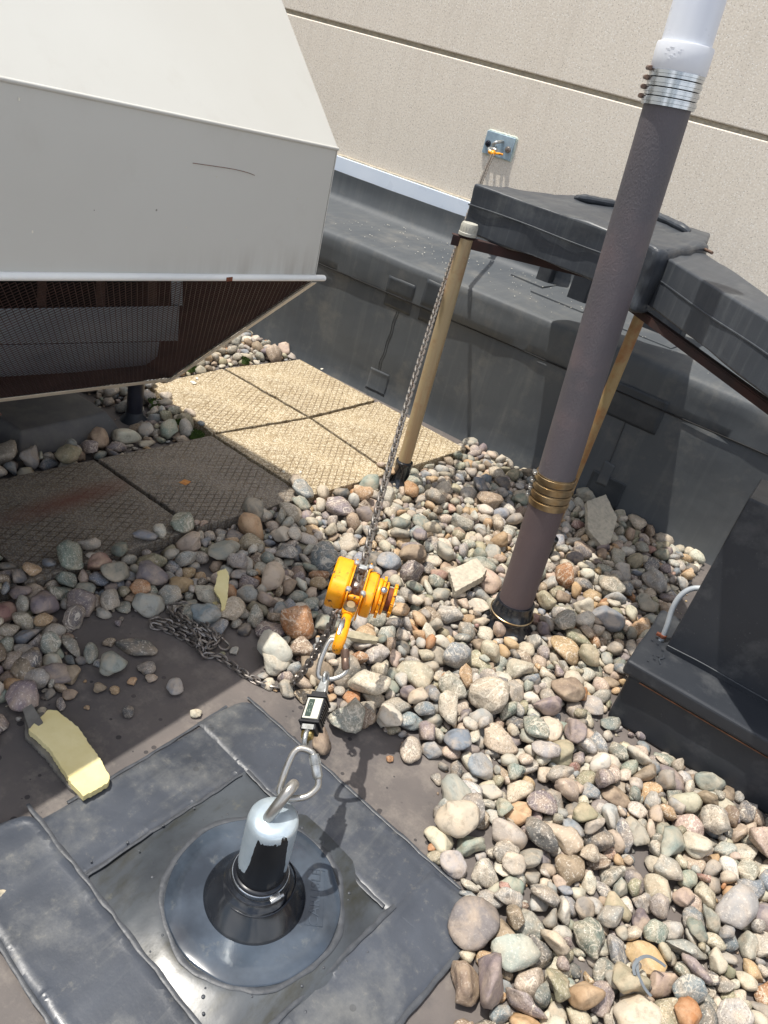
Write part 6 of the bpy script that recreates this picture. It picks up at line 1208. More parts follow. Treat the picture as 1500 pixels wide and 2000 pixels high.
1330,1231,37,-1,-5,-36,52,15,1238,805,7,28,-35,-8,32,2,60,1317,14,0,3,12,60,12,269,1296,32,-45,17,-1,78,11,1280,1311,11,5,7,-4,49,0,
291,1461,37,-13,6,17,50,0,1269,1566,15,21,37,-2,62,13,1120,1021,14,7,-30,40,36,10,1601,1017,33,8,-10,7,57,3,1783,691,14,-1,-5,48,52,13,
1508,1282,10,-44,6,3,68,11,1626,969,15,4,38,-29,45,14,266,1330,30,6,2,30,50,9,461,1080,12,-3,11,-20,54,1,1291,1019,23,-3,-8,27,64,7,
1687,636,5,5,1,-38,25,7,1795,1012,8,2,-6,-41,55,11,1364,1532,28,5,-31,-4,61,14,1581,1066,41,-4,44,-3,28,14,1811,978,13,1,-5,-26,48,3,
978,1340,56,47,6,6,42,4,1255,1273,15,6,0,-12,100,6,621,1072,14,3,5,43,92,11,1232,992,11,0,-2,-25,50,2,1253,1606,15,26,19,-9,50,13,
1126,1004,12,6,-2,-9,46,3,1031,1408,24,-13,8,-36,58,7,1107,1556,44,41,10,-18,45,9,1384,1318,29,-6,16,30,37,0,1383,1072,20,-7,7,32,32,0,
1578,1623,24,-45,4,14,63,0,1112,1133,37,-2,-27,-42,36,1,1394,1093,9,3,-2,19,32,4,1211,951,14,7,-40,5,38,7,604,1030,14,12,20,-8,32,3,
1135,824,14,1,-2,-36,49,15,1380,1477,44,-8,-25,35,40,5,1587,1358,21,-1,-7,-29,57,2,1495,1373,58,-8,15,6,40,0,1742,653,9,48,3,-4,32,15,
1641,1322,14,-12,2,7,36,9,1037,725,38,6,11,45,33,8,1387,967,14,15,-1,44,49,8,1155,1333,31,-17,-17,30,53,4,1185,822,42,13,16,22,68,14,
1508,1091,16,-12,7,-3,88,11,1484,1543,22,10,23,-41,56,9,1619,1385,22,12,0,42,65,5,1767,583,14,0,12,-14,35,4,1300,1029,15,5,5,-29,59,10,
1440,1143,8,-7,-48,-9,29,4,176,1527,46,-15,-2,6,56,1,391,1486,10,-5,9,-13,45,1,1338,1381,14,1,5,-40,49,4,1500,1431,16,0,4,9,85,7,
199,1644,38,-1,11,8,54,0,884,656,51,-37,-32,8,42,11,1850,904,8,36,28,9,38,2,1345,1410,14,-8,-2,-19,46,4,1599,1250,43,8,10,-25,28,3,
1583,1424,13,0,0,46,54,12,1769,917,27,-17,-22,-6,35,1,411,1138,21,0,-4,-16,80,4,1323,806,8,0,2,17,35,12,937,840,23,-14,-33,19,55,1,
1525,1298,35,-36,-17,8,31,13,1626,1505,12,-4,2,-25,46,12,1062,1575,26,-10,-12,2,70,8,1363,1059,15,-15,-1,39,39,8,1144,800,11,-4,-2,-13,40,4,
1016,857,32,6,44,1,59,12,1007,1083,18,-12,5,23,47,7,1264,848,16,-11,-19,34,60,6,203,1681,30,2,14,29,84,4,317,1318,35,-12,-5,-11,50,5,
1807,854,16,-3,4,-32,78,2,351,1558,19,2,16,-48,75,11,1113,863,20,-6,1,-52,77,14,1359,1184,17,4,2,-27,87,7,1266,1333,20,-12,17,-5,72,11,
1147,1405,15,4,0,36,58,4,395,1601,40,27,39,3,75,4,617,746,7,4,-1,27,27,3,288,1124,46,8,-6,-14,49,12,1317,954,16,0,-3,-50,54,5,
1360,1360,21,21,-1,-9,54,8,1375,1200,38,-26,7,-3,34,8,1539,1047,21,22,11,15,29,15,1334,1531,24,-33,14,14,40,5,1411,1394,19,-2,16,26,46,5,
1458,1640,34,-40,12,-3,48,8,290,1289,14,6,10,48,53,9,1320,1494,18,-22,-28,8,55,13,1071,1544,18,-4,-10,-47,70,9,1599,1626,43,0,3,42,43,5,
1468,1444,14,2,9,8,68,0,1191,1260,29,-8,0,-18,44,4,1095,1271,10,4,4,-25,42,10,1135,905,13,-6,4,34,52,10,1478,796,7,35,-33,7,29,7,
936,467,47,-13,25,-14,35,14,1643,1298,19,-26,19,-19,48,4,1933,702,19,14,10,11,44,6,960,666,15,-23,-19,-32,30,9,953,536,8,-7,8,37,38,0,
1191,1438,20,-3,-2,-33,75,14,1470,1673,16,7,7,40,64,9,1776,774,8,-11,-48,-9,48,12,1645,1044,16,-7,-32,6,31,7,1071,1595,21,-45,0,-1,63,4,
1126,1281,10,2,-3,8,39,3,1506,1604,22,-29,-23,15,57,2,1330,1371,23,37,32,17,46,6,409,1115,38,3,-15,-43,72,6,1189,869,27,-24,29,5,28,15,
110,1290,11,-45,-16,3,46,2,1074,837,16,-4,-2,-11,60,14,1593,956,7,3,3,-18,33,7,1275,1170,11,-2,4,22,56,7,574,781,37,11,28,37,53,6,
302,1624,31,1,-5,8,71,10,994,414,29,-5,-7,-32,76,10,1036,1069,23,6,-1,-12,35,14,1404,1369,30,5,50,3,63,15,286,1228,18,-47,12,-8,61,1,
562,1060,14,10,-25,-17,59,6,543,1098,43,5,-28,27,47,1,1136,1017,17,-46,1,-10,33,0,1774,909,34,-16,-41,7,25,15,394,1317,12,16,0,47,41,8,
1242,1493,12,3,4,-10,61,7,1634,1586,18,0,-5,24,71,14,1206,1371,30,6,-3,30,55,2,1083,1633,21,15,28,15,55,10,1614,919,9,-23,-46,9,67,11,
1091,1546,38,15,-4,-11,45,8,314,1456,23,2,2,42,78,5,1143,1280,22,14,14,3,30,12,1089,1563,24,18,0,3,68,9,274,1644,27,-12,-9,19,76,15,
1102,1634,37,-10,0,-25,80,11,1536,1639,27,1,9,31,75,6,1161,1322,13,8,1,-43,51,10,606,1008,11,-2,-4,4,42,14,1370,1074,7,-4,0,43,42,6,
1001,947,11,-5,-2,-33,41,14,287,1373,22,-31,19,21,44,14,1312,1394,14,7,1,45,43,1,1888,837,15,-16,-18,27,52,8,1070,1288,19,-3,18,8,41,1,
1204,1565,32,13,15,-42,34,0,1016,602,6,-3,-45,-11,24,15,1063,976,10,1,4,6,52,7,1554,1454,17,3,1,41,56,5,45,1589,29,1,5,-45,92,15,
1458,1062,15,0,8,-36,40,9,1495,1162,18,-8,0,-11,67,10,1033,1006,38,17,11,-5,28,4,1695,1015,7,34,27,-7,28,13,1281,881,33,12,41,-25,36,3,
1288,889,16,0,16,28,41,5,1329,1115,15,-1,4,15,80,7,1350,906,29,28,-17,-22,28,12,911,852,52,-11,-9,41,31,1,1419,868,27,36,35,-12,29,14,
1092,1396,22,9,23,-19,48,9,1739,985,15,-9,43,23,37,15,397,1048,9,5,3,42,35,3,930,512,13,21,34,13,46,5,437,1128,26,19,12,10,64,15,
590,1038,11,11,0,-36,52,0,1758,562,6,-21,45,8,25,10,1207,758,17,11,-12,5,38,5,1123,989,26,-10,-16,3,60,8,1041,1333,11,21,18,10,35,14,
1530,1054,13,-4,3,-18,48,13,1077,1502,15,12,10,5,50,6,316,1399,28,5,8,51,48,3,1188,1102,12,5,7,-6,54,0,1685,729,11,-4,42,13,37,10,
1659,869,11,5,16,-23,25,7,1629,853,21,1,-50,14,31,3,1384,1139,24,9,-5,-20,39,7,1595,1140,12,1,0,52,52,12,1319,1382,13,28,-1,14,55,6,
1027,1057,17,0,6,-39,48,8,1224,1005,32,20,4,-3,29,8,1094,1445,21,-28,30,19,50,0,1523,1030,22,-14,-1,-17,28,14,419,1028,10,2,0,-7,34,5,
386,1065,13,1,-1,-31,48,15,1212,1219,37,-4,-2,14,32,3,377,1333,12,-12,-7,37,52,1,1450,938,12,-10,16,44,38,0,1347,1455,13,-9,0,25,57,1,
1062,1038,9,48,-7,-12,35,5,1306,1306,15,-11,-10,45,68,1,1511,1577,16,2,0,-31,69,12,1006,1009,15,2,-1,-19,55,15,1302,971,13,-14,-7,31,60,6,
1233,1468,18,4,1,-2,57,5,1218,805,17,3,0,24,56,5,1584,1444,13,1,-7,-49,86,11,1317,1560,26,25,-26,-25,43,9,1114,1194,25,17,22,36,42,3,
158,1322,11,2,13,-34,50,1,1102,1090,12,2,-1,-26,42,15,385,1112,43,-5,16,-21,35,1,1514,968,16,-1,-6,47,62,13,1066,1516,13,44,16,-3,58,12,
634,1128,52,12,-49,-11,34,10,1370,1013,7,44,4,9,30,15,1392,1581,17,10,-28,-29,47,3,631,922,7,-48,18,-2,45,6,332,1569,24,26,-13,6,51,5,
1647,730,15,2,-1,-18,49,5,302,1437,30,13,-2,-49,48,13,1827,647,20,-24,-23,34,45,4,1674,1010,9,1,-4,13,32,14,1263,1264,39,7,1,-13,44,15,
1345,832,13,29,39,10,47,13,1204,1682,22,-26,-2,0,55,9,1539,1579,15,-7,-2,14,59,10,1789,674,11,-5,1,-11,40,13,1649,848,12,3,-3,-33,81,11,
1375,1651,29,-26,-9,26,59,13,1046,1505,27,23,-41,10,44,1,1339,939,16,-16,8,-1,84,11,1452,1176,8,-40,23,-5,32,2,1577,1313,38,-3,-16,-32,49,0,
1257,1209,32,-18,-2,-23,32,8,1746,860,11,-13,7,-31,40,10,249,1327,33,23,34,22,50,15,1409,1352,19,-2,-2,-33,60,10,1227,1509,11,8,5,33,44,9,
1113,1518,14,-3,-2,-18,51,14,180,1457,42,-9,-24,-25,37,8,1199,1191,37,-7,33,-4,52,10,1634,1178,9,35,12,9,30,3,283,1436,23,17,-26,-39,60,13,
1061,1100,14,-16,-16,-34,38,8,1199,998,21,-28,-31,19,31,14,306,1174,29,0,-10,-25,88,6,484,1071,7,-2,5,-41,36,2,1642,1369,10,1,47,22,31,7,
1230,979,24,-22,3,12,28,0,1018,1072,12,-4,4,-28,46,13,375,1424,12,-17,-16,27,41,8,1226,826,12,-8,2,-16,43,10,293,1667,16,4,5,-23,67,10,
1285,1332,22,8,-1,-24,69,13,1088,1198,13,-3,-3,-12,49,14,330,1287,28,12,4,40,39,9,1162,1393,29,-9,-30,-40,41,13,1835,769,3,-31,-40,1,20,6,
1429,850,26,2,-25,-14,44,1,1330,1054,10,8,-8,22,35,8,906,630,14,-12,-41,-4,47,12,1092,931,8,-4,1,16,51,6,1328,1458,16,10,-14,17,34,12,
391,1436,9,-2,-4,31,45,2,1544,1060,17,9,-39,18,45,2,1553,1494,17,-6,-13,12,48,5,411,1546,8,5,2,3,52,6,409,1074,17,6,2,9,63,3,
1088,1186,32,11,-9,-15,34,13,1343,1359,13,-30,-37,7,46,15,1544,1555,14,0,4,11,75,7,1249,1592,12,-43,6,15,43,2,1613,1407,22,42,10,-25,40,0,
1470,1354,33,27,-33,-22,46,2,1502,1099,34,-3,-51,11,29,10,993,534,6,1,-7,-49,39,11,1816,605,6,-41,-26,-18,21,1,278,1272,23,-5,13,34,58,9,
354,1487,12,4,-2,5,47,3,75,1604,30,-2,-8,-15,96,6,1516,1605,32,7,25,4,50,7,1684,784,15,-5,-15,16,44,8,1619,1360,12,23,-38,3,47,15,
1526,1282,19,-47,-17,7,56,3,427,1645,25,-12,-10,-31,39,9,1115,1617,21,1,4,16,71,0,1615,1112,7,-3,-1,9,47,6,1281,849,12,0,6,-52,59,2,
241,1622,35,27,-39,-8,84,6,1289,1591,22,6,-7,-18,72,13,1179,1140,14,22,-32,-15,48,3,224,1308,37,35,-3,-22,50,10,1488,1463,37,-11,-17,-30,32,8,
1733,734,10,-4,-3,19,37,13,1281,937,9,-29,41,12,47,11,1571,1065,33,10,-14,48,30,3,1209,941,7,0,-7,-50,47,11,1291,1615,11,-33,-34,-10,44,12,
1302,1169,14,-22,-1,14,72,11,605,959,7,-7,-3,25,44,6,546,1124,51,45,23,2,80,11,1551,793,13,13,-9,-13,40,13,1640,1639,12,3,-1,-14,42,4,
1637,1197,7,-1,5,-45,27,13,1368,1615,18,-8,8,39,84,0,1402,1218,10,3,-8,-23,38,9,38,1633,15,44,-4,10,60,15,966,1010,17,-4,0,28,50,8,
1346,1286,20,-10,1,-9,74,10,1200,1043,17,-20,-12,39,47,1,113,1390,29,-2,15,12,68,8,1579,1299,40,7,15,44,39,7,1295,1279,36,-47,20,6,50,7,
1038,768,9,-4,-1,22,42,2,1877,840,23,-4,-23,7,18,14,1483,1530,30,-7,-33,37,46,6,336,1172,35,3,-1,17,111,6,1585,1294,20,10,-28,-36,49,7,
1402,1589,43,-12,-7,26,37,5,1597,1564,16,-2,-4,26,78,2,1017,748,13,-4,4,-25,51,13,1084,1135,13,-1,5,-47,50,13,1848,868,10,-10,-17,-48,32,9,
1388,1380,13,-6,-5,-33,45,8,1517,1025,13,-2,-7,-47,49,3,1336,1555,21,5,0,24,83,3,161,1549,26,0,0,-37,95,13,147,1298,12,5,7,-6,56,0,
1438,916,18,7,-6,-44,69,12,1038,949,12,4,2,-28,63,7,1638,587,16,1,-23,47,48,12,1280,1183,16,-18,-12,-37,35,2,1127,1161,37,16,24,37,30,14,
990,956,21,6,30,36,27,8,1000,486,13,9,32,36,37,3,1329,1039,19,-16,11,-2,41,10,1818,589,12,1,-5,50,50,12,592,1042,42,-1,-14,-12,32,8,
283,1034,9,44,-15,3,36,4,1855,707,8,30,-27,20,23,14,340,1468,21,-13,-6,-5,61,4,943,915,13,22,-8,-28,32,10,1646,1226,8,10,7,27,26,13,
363,1117,27,0,-37,-25,36,2,1595,755,11,-13,0,-16,40,10,1390,1327,35,24,31,-5,42,2,1187,1645,24,-11,4,-11,69,15,1188,1165,20,-8,-15,37,50,9,
1382,1629,37,-11,-10,-12,46,9,126,1570,23,-4,35,21,46,15,1374,1684,16,-8,-6,14,49,3,1050,1021,36,-39,-29,-2,24,12,1606,1623,18,-7,2,39,62,3,
1100,1288,9,-2,-3,27,34,12,1463,974,11,-2,-18,25,32,10,258,1075,12,5,0,24,46,3,283,1175,17,-9,-3,-46,59,8,1630,1481,10,0,-6,47,48,2,
1235,1160,17,-3,4,7,57,3,1400,1033,31,-4,-4,-15,22,9,1394,1336,44,10,-47,-7,26,7,1244,1027,22,-22,25,14,44,1,434,1069,9,-21,-2,8,32,8,
1398,1074,11,2,-5,37,41,14,1238,1692,10,-5,2,-43,38,4,1169,907,10,1,1,18,38,15,1129,1689,15,1,-3,-1,55,4,980,706,9,6,0,-42,48,7,
1330,1396,17,-12,-9,-25,41,10,233,1509,23,-1,-3,38,88,13,1733,958,8,25,-44,-11,38,10,1748,891,25,-33,-20,27,30,12,162,1295,23,-34,-25,-14,36,15,
1283,829,11,-9,1,-7,41,10,1262,1496,18,11,6,27,55,13,1146,955,11,-18,16,-14,36,8,1218,1246,14,-28,16,-21,36,5,316,1657,31,18,1,-39,50,15,
1142,1159,17,2,-2,12,55,5,1177,861,11,1,0,-5,71,6,1107,1186,11,3,1,6,40,15,873,499,61,-7,49,10,51,1,1361,1209,19,-25,-7,-22,39,1,
1361,853,42,-20,-5,27,24,7,1589,1159,33,-2,4,19,26,14,1550,737,14,30,-1,19,32,4,1470,1128,7,3,6,-21,26,10,1246,754,6,3,-1,10,39,11,
994,1097,16,2,4,-12,48,14,1635,910,10,-2,-5,11,36,4,429,1201,58,32,30,5,37,3,1615,1477,15,-9,-8,24,47,3,1760,879,38,-17,-2,-19,31,11,
1201,864,9,1,-1,-32,56,6,222,1627,18,5,14,-43,76,1,1524,1134,14,-1,9,15,67,0,96,1535,16,6,2,18,101,11,1209,1278,14,-14,-3,-48,47,8,
1926,927,11,5,8,-4,50,0,960,995,35,-47,-7,-10,39,8,1176,1029,12,-1,0,-41,49,12,1570,1476,14,-5,0,-27,55,14,1049,1299,14,-15,16,-20,49,8,
1289,1476,12,12,-2,-24,37,12,1586,1173,14,-43,8,-24,39,15,1378,1152,13,-3,-2,15,41,3,340,1139,40,11,5,40,58,1,340,1365,9,16,-49,-3,56,6,
958,1008,38,3,-20,-8,30,3,1540,1298,32,27,-23,-20,50,1,245,1357,23,29,39,15,57,2,1622,1201,16,-12,12,17,39,2,1474,1084,13,8,28,9,32,7,
1227,1671,13,3,-2,22,48,4,1216,1530,18,-13,-11,-16,43,3,1432,1652,38,-6,-12,15,50,3,1552,930,14,-1,-2,8,65,2,1641,1033,9,1,-3,-9,32,4,
1308,1473,11,1,-9,-33,44,9,245,1406,27,27,21,23,54,14,1297,1092,16,-9,0,7,49,7,1011,611,5,-45,21,13,18,5,421,1102,20,2,0,-2,66,5,
1245,946,31,38,17,-1,27,2,1496,1678,13,-1,-10,-39,50,9,621,962,8,0,-5,-27,29,3,1099,1139,31,31,13,16,36,1,1028,1327,11,-39,18,-8,33,8,
560,733,12,-4,0,-2,45,13,108,1455,44,-40,-30,-8,65,4,1597,804,36,13,-8,-7,31,2,1221,1351,12,2,1,-29,53,12,1603,1514,14,6,29,-31,33,0,
1117,1306,16,12,-17,-2,33,10,1068,845,31,4,-44,-9,24,3,195,1376,26,-13,17,-19,58,8,1096,1230,19,7,-36,-5,51,15,1250,1188,22,0,8,43,72,0,
148,1286,24,-44,16,6,28,9,1361,1075,15,-23,38,-13,45,11,1585,1259,22,2,-1,-20,74,5,144,1318,29,2,2,-20,41,3,1637,1140,9,5,3,35,56,11,
1137,1527,19,2,0,-7,62,5,1628,1466,14,5,2,-24,40,5,366,1405,19,-3,9,30,53,14,1297,1109,10,-1,-4,0,39,14,1468,940,22,11,-16,35,50,12,
1245,973,11,-4,-8,51,67,6,1188,1378,29,17,33,16,39,5,1358,1341,13,-4,-10,-49,49,9,1347,915,10,-4,-1,15,67,6,989,1082,14,8,-1,43,47,8,
1113,1269,12,1,2,29,43,15,951,626,9,-11,-10,44,39,1,319,1208,33,5,-1,26,71,13,1315,1628,17,-1,5,-29,79,2,1196,1624,13,45,-21,9,56,7,
417,1200,20,3,-29,-2,30,4,1592,862,17,2,-1,-27,57,5,1465,1425,34,-39,-31,12,30,13,1287,1401,15,-1,0,-34,62,12,386,1271,7,4,-2,-16,49,11,
1321,1334,20,37,10,32,30,1,1644,1561,8,5,-7,-17,31,9,909,489,23,-48,2,3,74,0,1401,1340,33,0,0,-51,30,7,1497,941,42,9,46,13,42,11,
1337,760,4,3,5,21,27,6,161,1393,23,-20,33,5,66,11,1387,1269,33,12,-3,20,42,0,1091,1056,10,-2,5,-27,62,6,1596,742,9,31,-37,16,32,14,
1253,990,6,-36,-23,6,30,14,381,1240,12,-5,-20,-40,36,9,1606,1530,29,-32,17,-12,27,2,1376,1281,22,17,-43,-21,66,10,919,528,16,-34,2,20,42,9,
1593,802,15,-13,5,13,57,6,1708,811,20,-2,3,10,59,8,1148,1188,10,50,13,9,53,3,1322,1318,16,-44,2,-2,27,15,1345,912,32,0,15,-4,27,2,
1623,1423,14,-2,-2,-38,55,12,1417,1418,42,-19,3,-33,35,10,1193,1500,17,-2,6,-48,68,12,1353,1069,9,-4,9,-24,51,11,1531,1100,11,-4,1,17,52,2,
1228,1013,7,7,-45,13,23,1,1128,1559,11,1,4,-5,56,7,1884,901,7,-1,8,44,42,6,1141,1621,24,4,19,-2,54,3,1230,1055,17,-1,-6,50,62,4,
1099,877,22,14,-22,31,50,3,1367,1553,22,18,19,-39,42,5,1391,1412,23,-17,-6,-34,50,11,355,1574,35,-8,-45,9,32,8,1269,1528,26,43,15,22,30,5,
1189,1412,15,-10,-7,-41,44,13,1605,1318,16,-17,43,24,49,10,1118,837,6,0,-46,1,27,7,183,1330,22,-8,-18,-10,49,3,54,1358,17,36,1,4,66,2,
1749,948,9,4,-4,-26,58,11,1425,1408,16,8,5,35,60,9,1212,1603,26,-10,-2,36,47,4,1750,1019,6,3,0,-41,26,12,1440,1572,52,2,-35,19,28,1,
179,1390,19,2,-1,-21,70,15,394,1466,8,0,7,42,53,6,1509,877,12,1,4,1,59,7,1112,820,14,0,-4,8,52,14,286,1325,17,0,-4,-23,68,3,1108,1657,11,1,-1,31,47,12,
346,1539,15,4,-7,-17,58,9,1385,994,8,-4,1,-6,49,6,1703,755,11,7,-3,-47,55,7,1071,1378,14,11,-6,30,49,8,1366,1246,20,-9,14,-1,43,12,
1077,1390,31,31,18,-25,30,5,1733,853,17,19,28,-23,36,1,1177,792,9,5,-5,-38,60,6,1376,1427,27,-21,-42,-10,26,8,375,1477,11,1,1,24,38,15,
1329,1473,11,-8,7,-3,47,1,194,1595,21,2,0,-8,74,14,1871,698,13,-1,-4,33,62,2,1395,1502,19,35,8,-14,27,0,1107,1257,13,4,34,-11,36,13,
1237,1521,14,-29,-33,23,40,0,1248,838,14,0,-4,4,52,14,516,1085,10,-13,-24,44,50,11,1130,959,15,-4,-4,19,58,12,1047,1624,47,-6,4,5,36,2,
1570,1361,11,-6,0,35,45,1,1216,1543,23,-24,9,-34,37,1,1092,1605,13,29,36,3,42,0,1432,1536,23,-27,-14,11,26,15,1082,1611,19,-30,-18,37,46,8,
1739,877,10,-1,-1,6,40,12,357,1352,8,-22,-46,8,56,11,264,1238,12,-21,47,8,40,0,1316,923,12,-8,36,11,46,13,53,1293,9,19,-40,-1,31,1,
1867,959,33,-9,34,23,19,0,1392,1181,23,-45,-12,-21,22,15,1253,1513,10,-1,2,23,43,12,393,1403,10,0,2,39,35,15,291,1358,17,14,-5,-30,37,1,
1202,1252,10,1,14,-29,37,1,995,511,15,2,-9,-25,50,4,429,1082,12,22,35,10,46,6,1544,976,13,-2,-6,38,51,13,1159,1377,13,-12,-4,32,56,1,
998,1216,18,-19,-34,9,57,13,254,1224,29,35,19,-9,50,14,1248,918,20,-12,14,38,34,6,1171,1109,17,-6,19,7,36,8,1815,653,9,-14,9,-36,32,10,
1056,1114,14,9,0,45,46,8,1726,916,9,9,13,-49,39,1,1131,1648,11,-11,-5,36,48,1,66,1409,9,-8,7,-3,38,1,1105,1073,11,4,-45,0,48,7,
1568,812,7,-11,1,19,30,1,389,1115,19,0,0,47,69,3,1402,1027,14,-13,-21,-25,33,6,1545,938,27,8,-16,-26,38,6,1373,1387,8,44,-14,4,45,12,
1587,1372,31,-7,7,0,32,10,1168,1503,20,13,-4,-22,56,0,1388,1489,15,1,1,24,50,5,1811,936,10,49,9,5,30,8,1024,778,7,43,-6,0,33,2,
1545,1480,20,-1,0,-1,39,1,1013,1056,34,1,-27,-2,30,12,335,1506,16,-2,-7,28,59,12,1291,1652,13,8,-3,-1,43,13,1254,928,7,1,7,-44,46,6,
1307,1647,10,1,7,-9,40,10,273,1316,32,24,-20,-32,26,0,1460,1129,5,34,37,10,18,4,1156,916,22,-14,-8,-6,51,12,1834,636,36,-35,-26,-25,29,13,
97,1502,12,8,4,-21,54,0,416,1515,10,31,6,-8,40,13,1177,1386,13,15,-8,39,32,10,90,1484,22,-5,-10,42,67,14,1008,943,24,18,43,-4,24,8,
1799,1001,9,-24,-32,-1,29,1,1164,1685,8,0,-9,-36,28,9,371,1586,19,3,32,-24,43,7,151,1682,14,-13,6,-29,53,10,1626,928,15,11,43,25,49,3,
1209,1653,12,-2,-5,-42,46,3,1575,1332,31,-30,8,32,40,15,1047,1045,8,6,7,-7,36,0,1245,1304,13,-10,-3,-31,40,5,1326,1655,13,2,-1,-28,43,5,
1914,1004,14,8,5,35,55,9,1368,1415,18,3,0,27,59,5,149,1430,11,1,1,20,38,15,1382,1520,13,-7,4,44,50,10,1073,1014,11,1,0,35,38,3,
1426,862,11,0,3,14,46,12,1135,1671,11,2,-3,-34,41,4,813,534,63,27,-41,15,61,1,1198,1177,19,7,-35,-12,26,12,1795,700,8,5,-25,-33,26,2,
1379,1193,26,37,-22,24,26,3,1311,1691,12,6,-8,-36,39,4,1376,1178,8,10,-25,-17,33,6,1315,1012,17,3,-10,29,51,10,1864,915,14,-3,7,-39,52,13,
1884,1020,8,-46,2,-8,31,3,81,1638,14,-6,-10,-22,48,8,307,1374,17,16,0,47,59,8,1386,1464,30,30,7,-9,30,3,1477,1440,34,-36,-14,15,35,2,
1146,1545,25,-23,12,3,57,0,945,449,19,-1,-4,12,74,14,1399,1267,35,36,-14,-34,27,15,1422,1300,40,-23,32,-19,23,14,1888,739,16,27,9,19,23,13,
1693,840,8,4,33,-24,20,14,250,1537,13,46,-8,-9,44,7,1361,1503,27,31,-15,-36,23,0,1223,1694,13,-6,31,15,27,0,1822,936,17,-19,40,22,30,13,
1212,1384,12,0,-4,-19,46,4,1270,1031,13,9,1,48,44,8,1428,1140,7,-1,-4,-24,21,5,1473,1510,27,-44,-13,-14,39,15,231,1324,17,-7,5,40,54,1,
353,1516,11,-3,-3,24,57,2,1213,1092,12,11,0,36,32,5,1591,941,14,-3,-5,4,40,15,401,1198,13,-3,4,-18,85,6,1102,1461,14,-19,9,-1,38,15,
1479,1179,10,-4,-2,-48,37,3,1567,1580,13,-1,0,-48,54,12,1457,984,7,2,3,-51,44,11,1596,1164,13,-1,4,-45,51,13,1062,1400,16,-18,15,-11,41,7,
1581,1569,26,-28,9,-2,26,15,1641,1328,25,29,-33,-5,24,10,1040,1064,9,3,-1,-44,37,12,357,1583,20,-4,28,13,38,9,240,1118,14,-12,-6,35,39,3,
1297,938,17,0,9,-39,52,15,144,1335,15,-43,5,12,41,4,312,1351,21,-7,9,-30,38,0,116,1559,24,-7,-5,-13,42,7,1477,1560,14,4,-2,6,54,3,
632,1039,7,38,-34,7,24,1,970,854,16,-17,12,-37,45,10,1504,1150,5,-1,8,47,32,6,1219,1554,25,-18,-26,-10,26,10,1340,861,13,1,3,32,41,5,
337,1349,16,-23,10,7,45,8,1894,863,12,-8,1,45,50,10,1094,1631,12,1,-3,-32,45,4,1526,1222,34,23,-13,25,45,3,1640,1654,10,2,9,49,36,3,
1599,1532,10,9,-4,-23,54,6,1174,1270,15,1,-1,-26,54,15,855,556,53,42,-13,6,28,7,1736,878,33,31,-25,9,19,7,1277,1324,20,24,12,-28,24,14,
951,845,15,-16,-7,47,49,6,1181,1497,36,18,0,-22,27,3,1130,990,5,4,-1,-52,32,11,1578,1158,14,0,-3,-16,52,3,437,1642,9,-42,18,-4,27,5,
106,1600,40,2,11,-28,31,9,170,1411,22,-3,41,-2,33,7,1263,862,5,4,-2,-15,36,11,1493,1383,42,0,-15,40,41,3,1638,1169,7,-4,0,-3,35,2,
1610,1547,21,13,1,-30,30,8,1039,1169,13,6,7,-10,59,0,1624,721,25,-32,6,5,26,6,303,1155,18,-7,-2,18,67,10,1389,1473,29,-43,27,-7,26,15,
1543,1619,32,25,27,-11,24,0,1205,1012,8,-2,4,22,40,7,1473,1283,5,-16,-48,-10,33,12,1214,1630,10,-7,8,-8,43,1,282,1254,16,1,-5,-20,60,3,
56,1693,11,-20,-7,-2,32,4,203,1456,12,-4,-1,-25,45,14,1480,1236,9,39,27,-1,30,4,1140,1578,12,7,6,-14,57,0,1037,904,16,-3,-1,-41,59,14,
542,1040,10,-9,-11,33,50,6,1199,1496,32,0,13,5,22,0,1569,904,41,2,2,19,36,4,421,1035,20,-15,26,18,23,0,1260,1371,14,37,-27,-15,67,11,
1102,1677,21,-14,-39,-13,55,9,1086,1658,15,-50,11,8,58,13,1045,858,22,10,-43,8,30,13,1636,1491,7,10,40,19,27,13,1559,902,15,2,0,-36,68,12,
1431,1525,9,2,3,-10,46,7,249,1654,12,-3,9,24,57,0,363,1225,17,1,-1,-41,61,14,189,1536,16,-4,-2,-16,63,14,263,1309,15,5,-1,-2,100,11,
1336,1307,9,1,2,-5,58,11,1330,922,15,42,-20,-22,34,1,1703,853,9,1,6,-5,38,10,1289,1041,9,38,-21,-26,35,13,1403,1329,16,-1,-3,-42,61,4,
1204,1216,15,-6,1,-46,59,14,1123,1411,15,9,13,-36,41,0,1117,1463,14,-16,-8,10,37,1,1267,1395,16,13,-5,39,56,8,1292,1182,7,1,4,15,41,6,
1038,1437,16,4,36,-7,50,13,1044,1368,29,2,36,-20,50,8,280,1150,14,0,-5,24,53,14,575,1117,21,-1,-7,-8,71,8,408,1170,23,-23,46,-8,59,2,
1564,1416,8,-4,0,-10,37,2,322,1627,44,-49,-5,11,35,2,258,1676,22,14,26,7,44,1,1893,726,5,-10,3,10,20,1,1128,1454,12,1,2,33,45,15,
1366,1495,15,-2,5,-41,56,13,1647,1441,4,-27,24,-9,24,11,1487,1266,5,38,27,9,18,9,1298,1565,13,-2,3,-41,89,6,958,849,8,3,5,39,53,11,
1127,1299,8,-4,-2,-12,32,14,99,1560,30,34,7,-24,31,14,190,1544,43,-19,-5,-17,54,14,1291,952,9,0,-9,-37,32,9,44,1671,7,4,-1,30,27,4,
1356,872,12,3,-2,14,44,4,1085,1303,8,3,-52,-3,52,6,1577,1238,11,0,-15,32,39,10,1401,1302,19,-5,-3,51,66,3,1486,829,8,-15,-46,5,27,13,
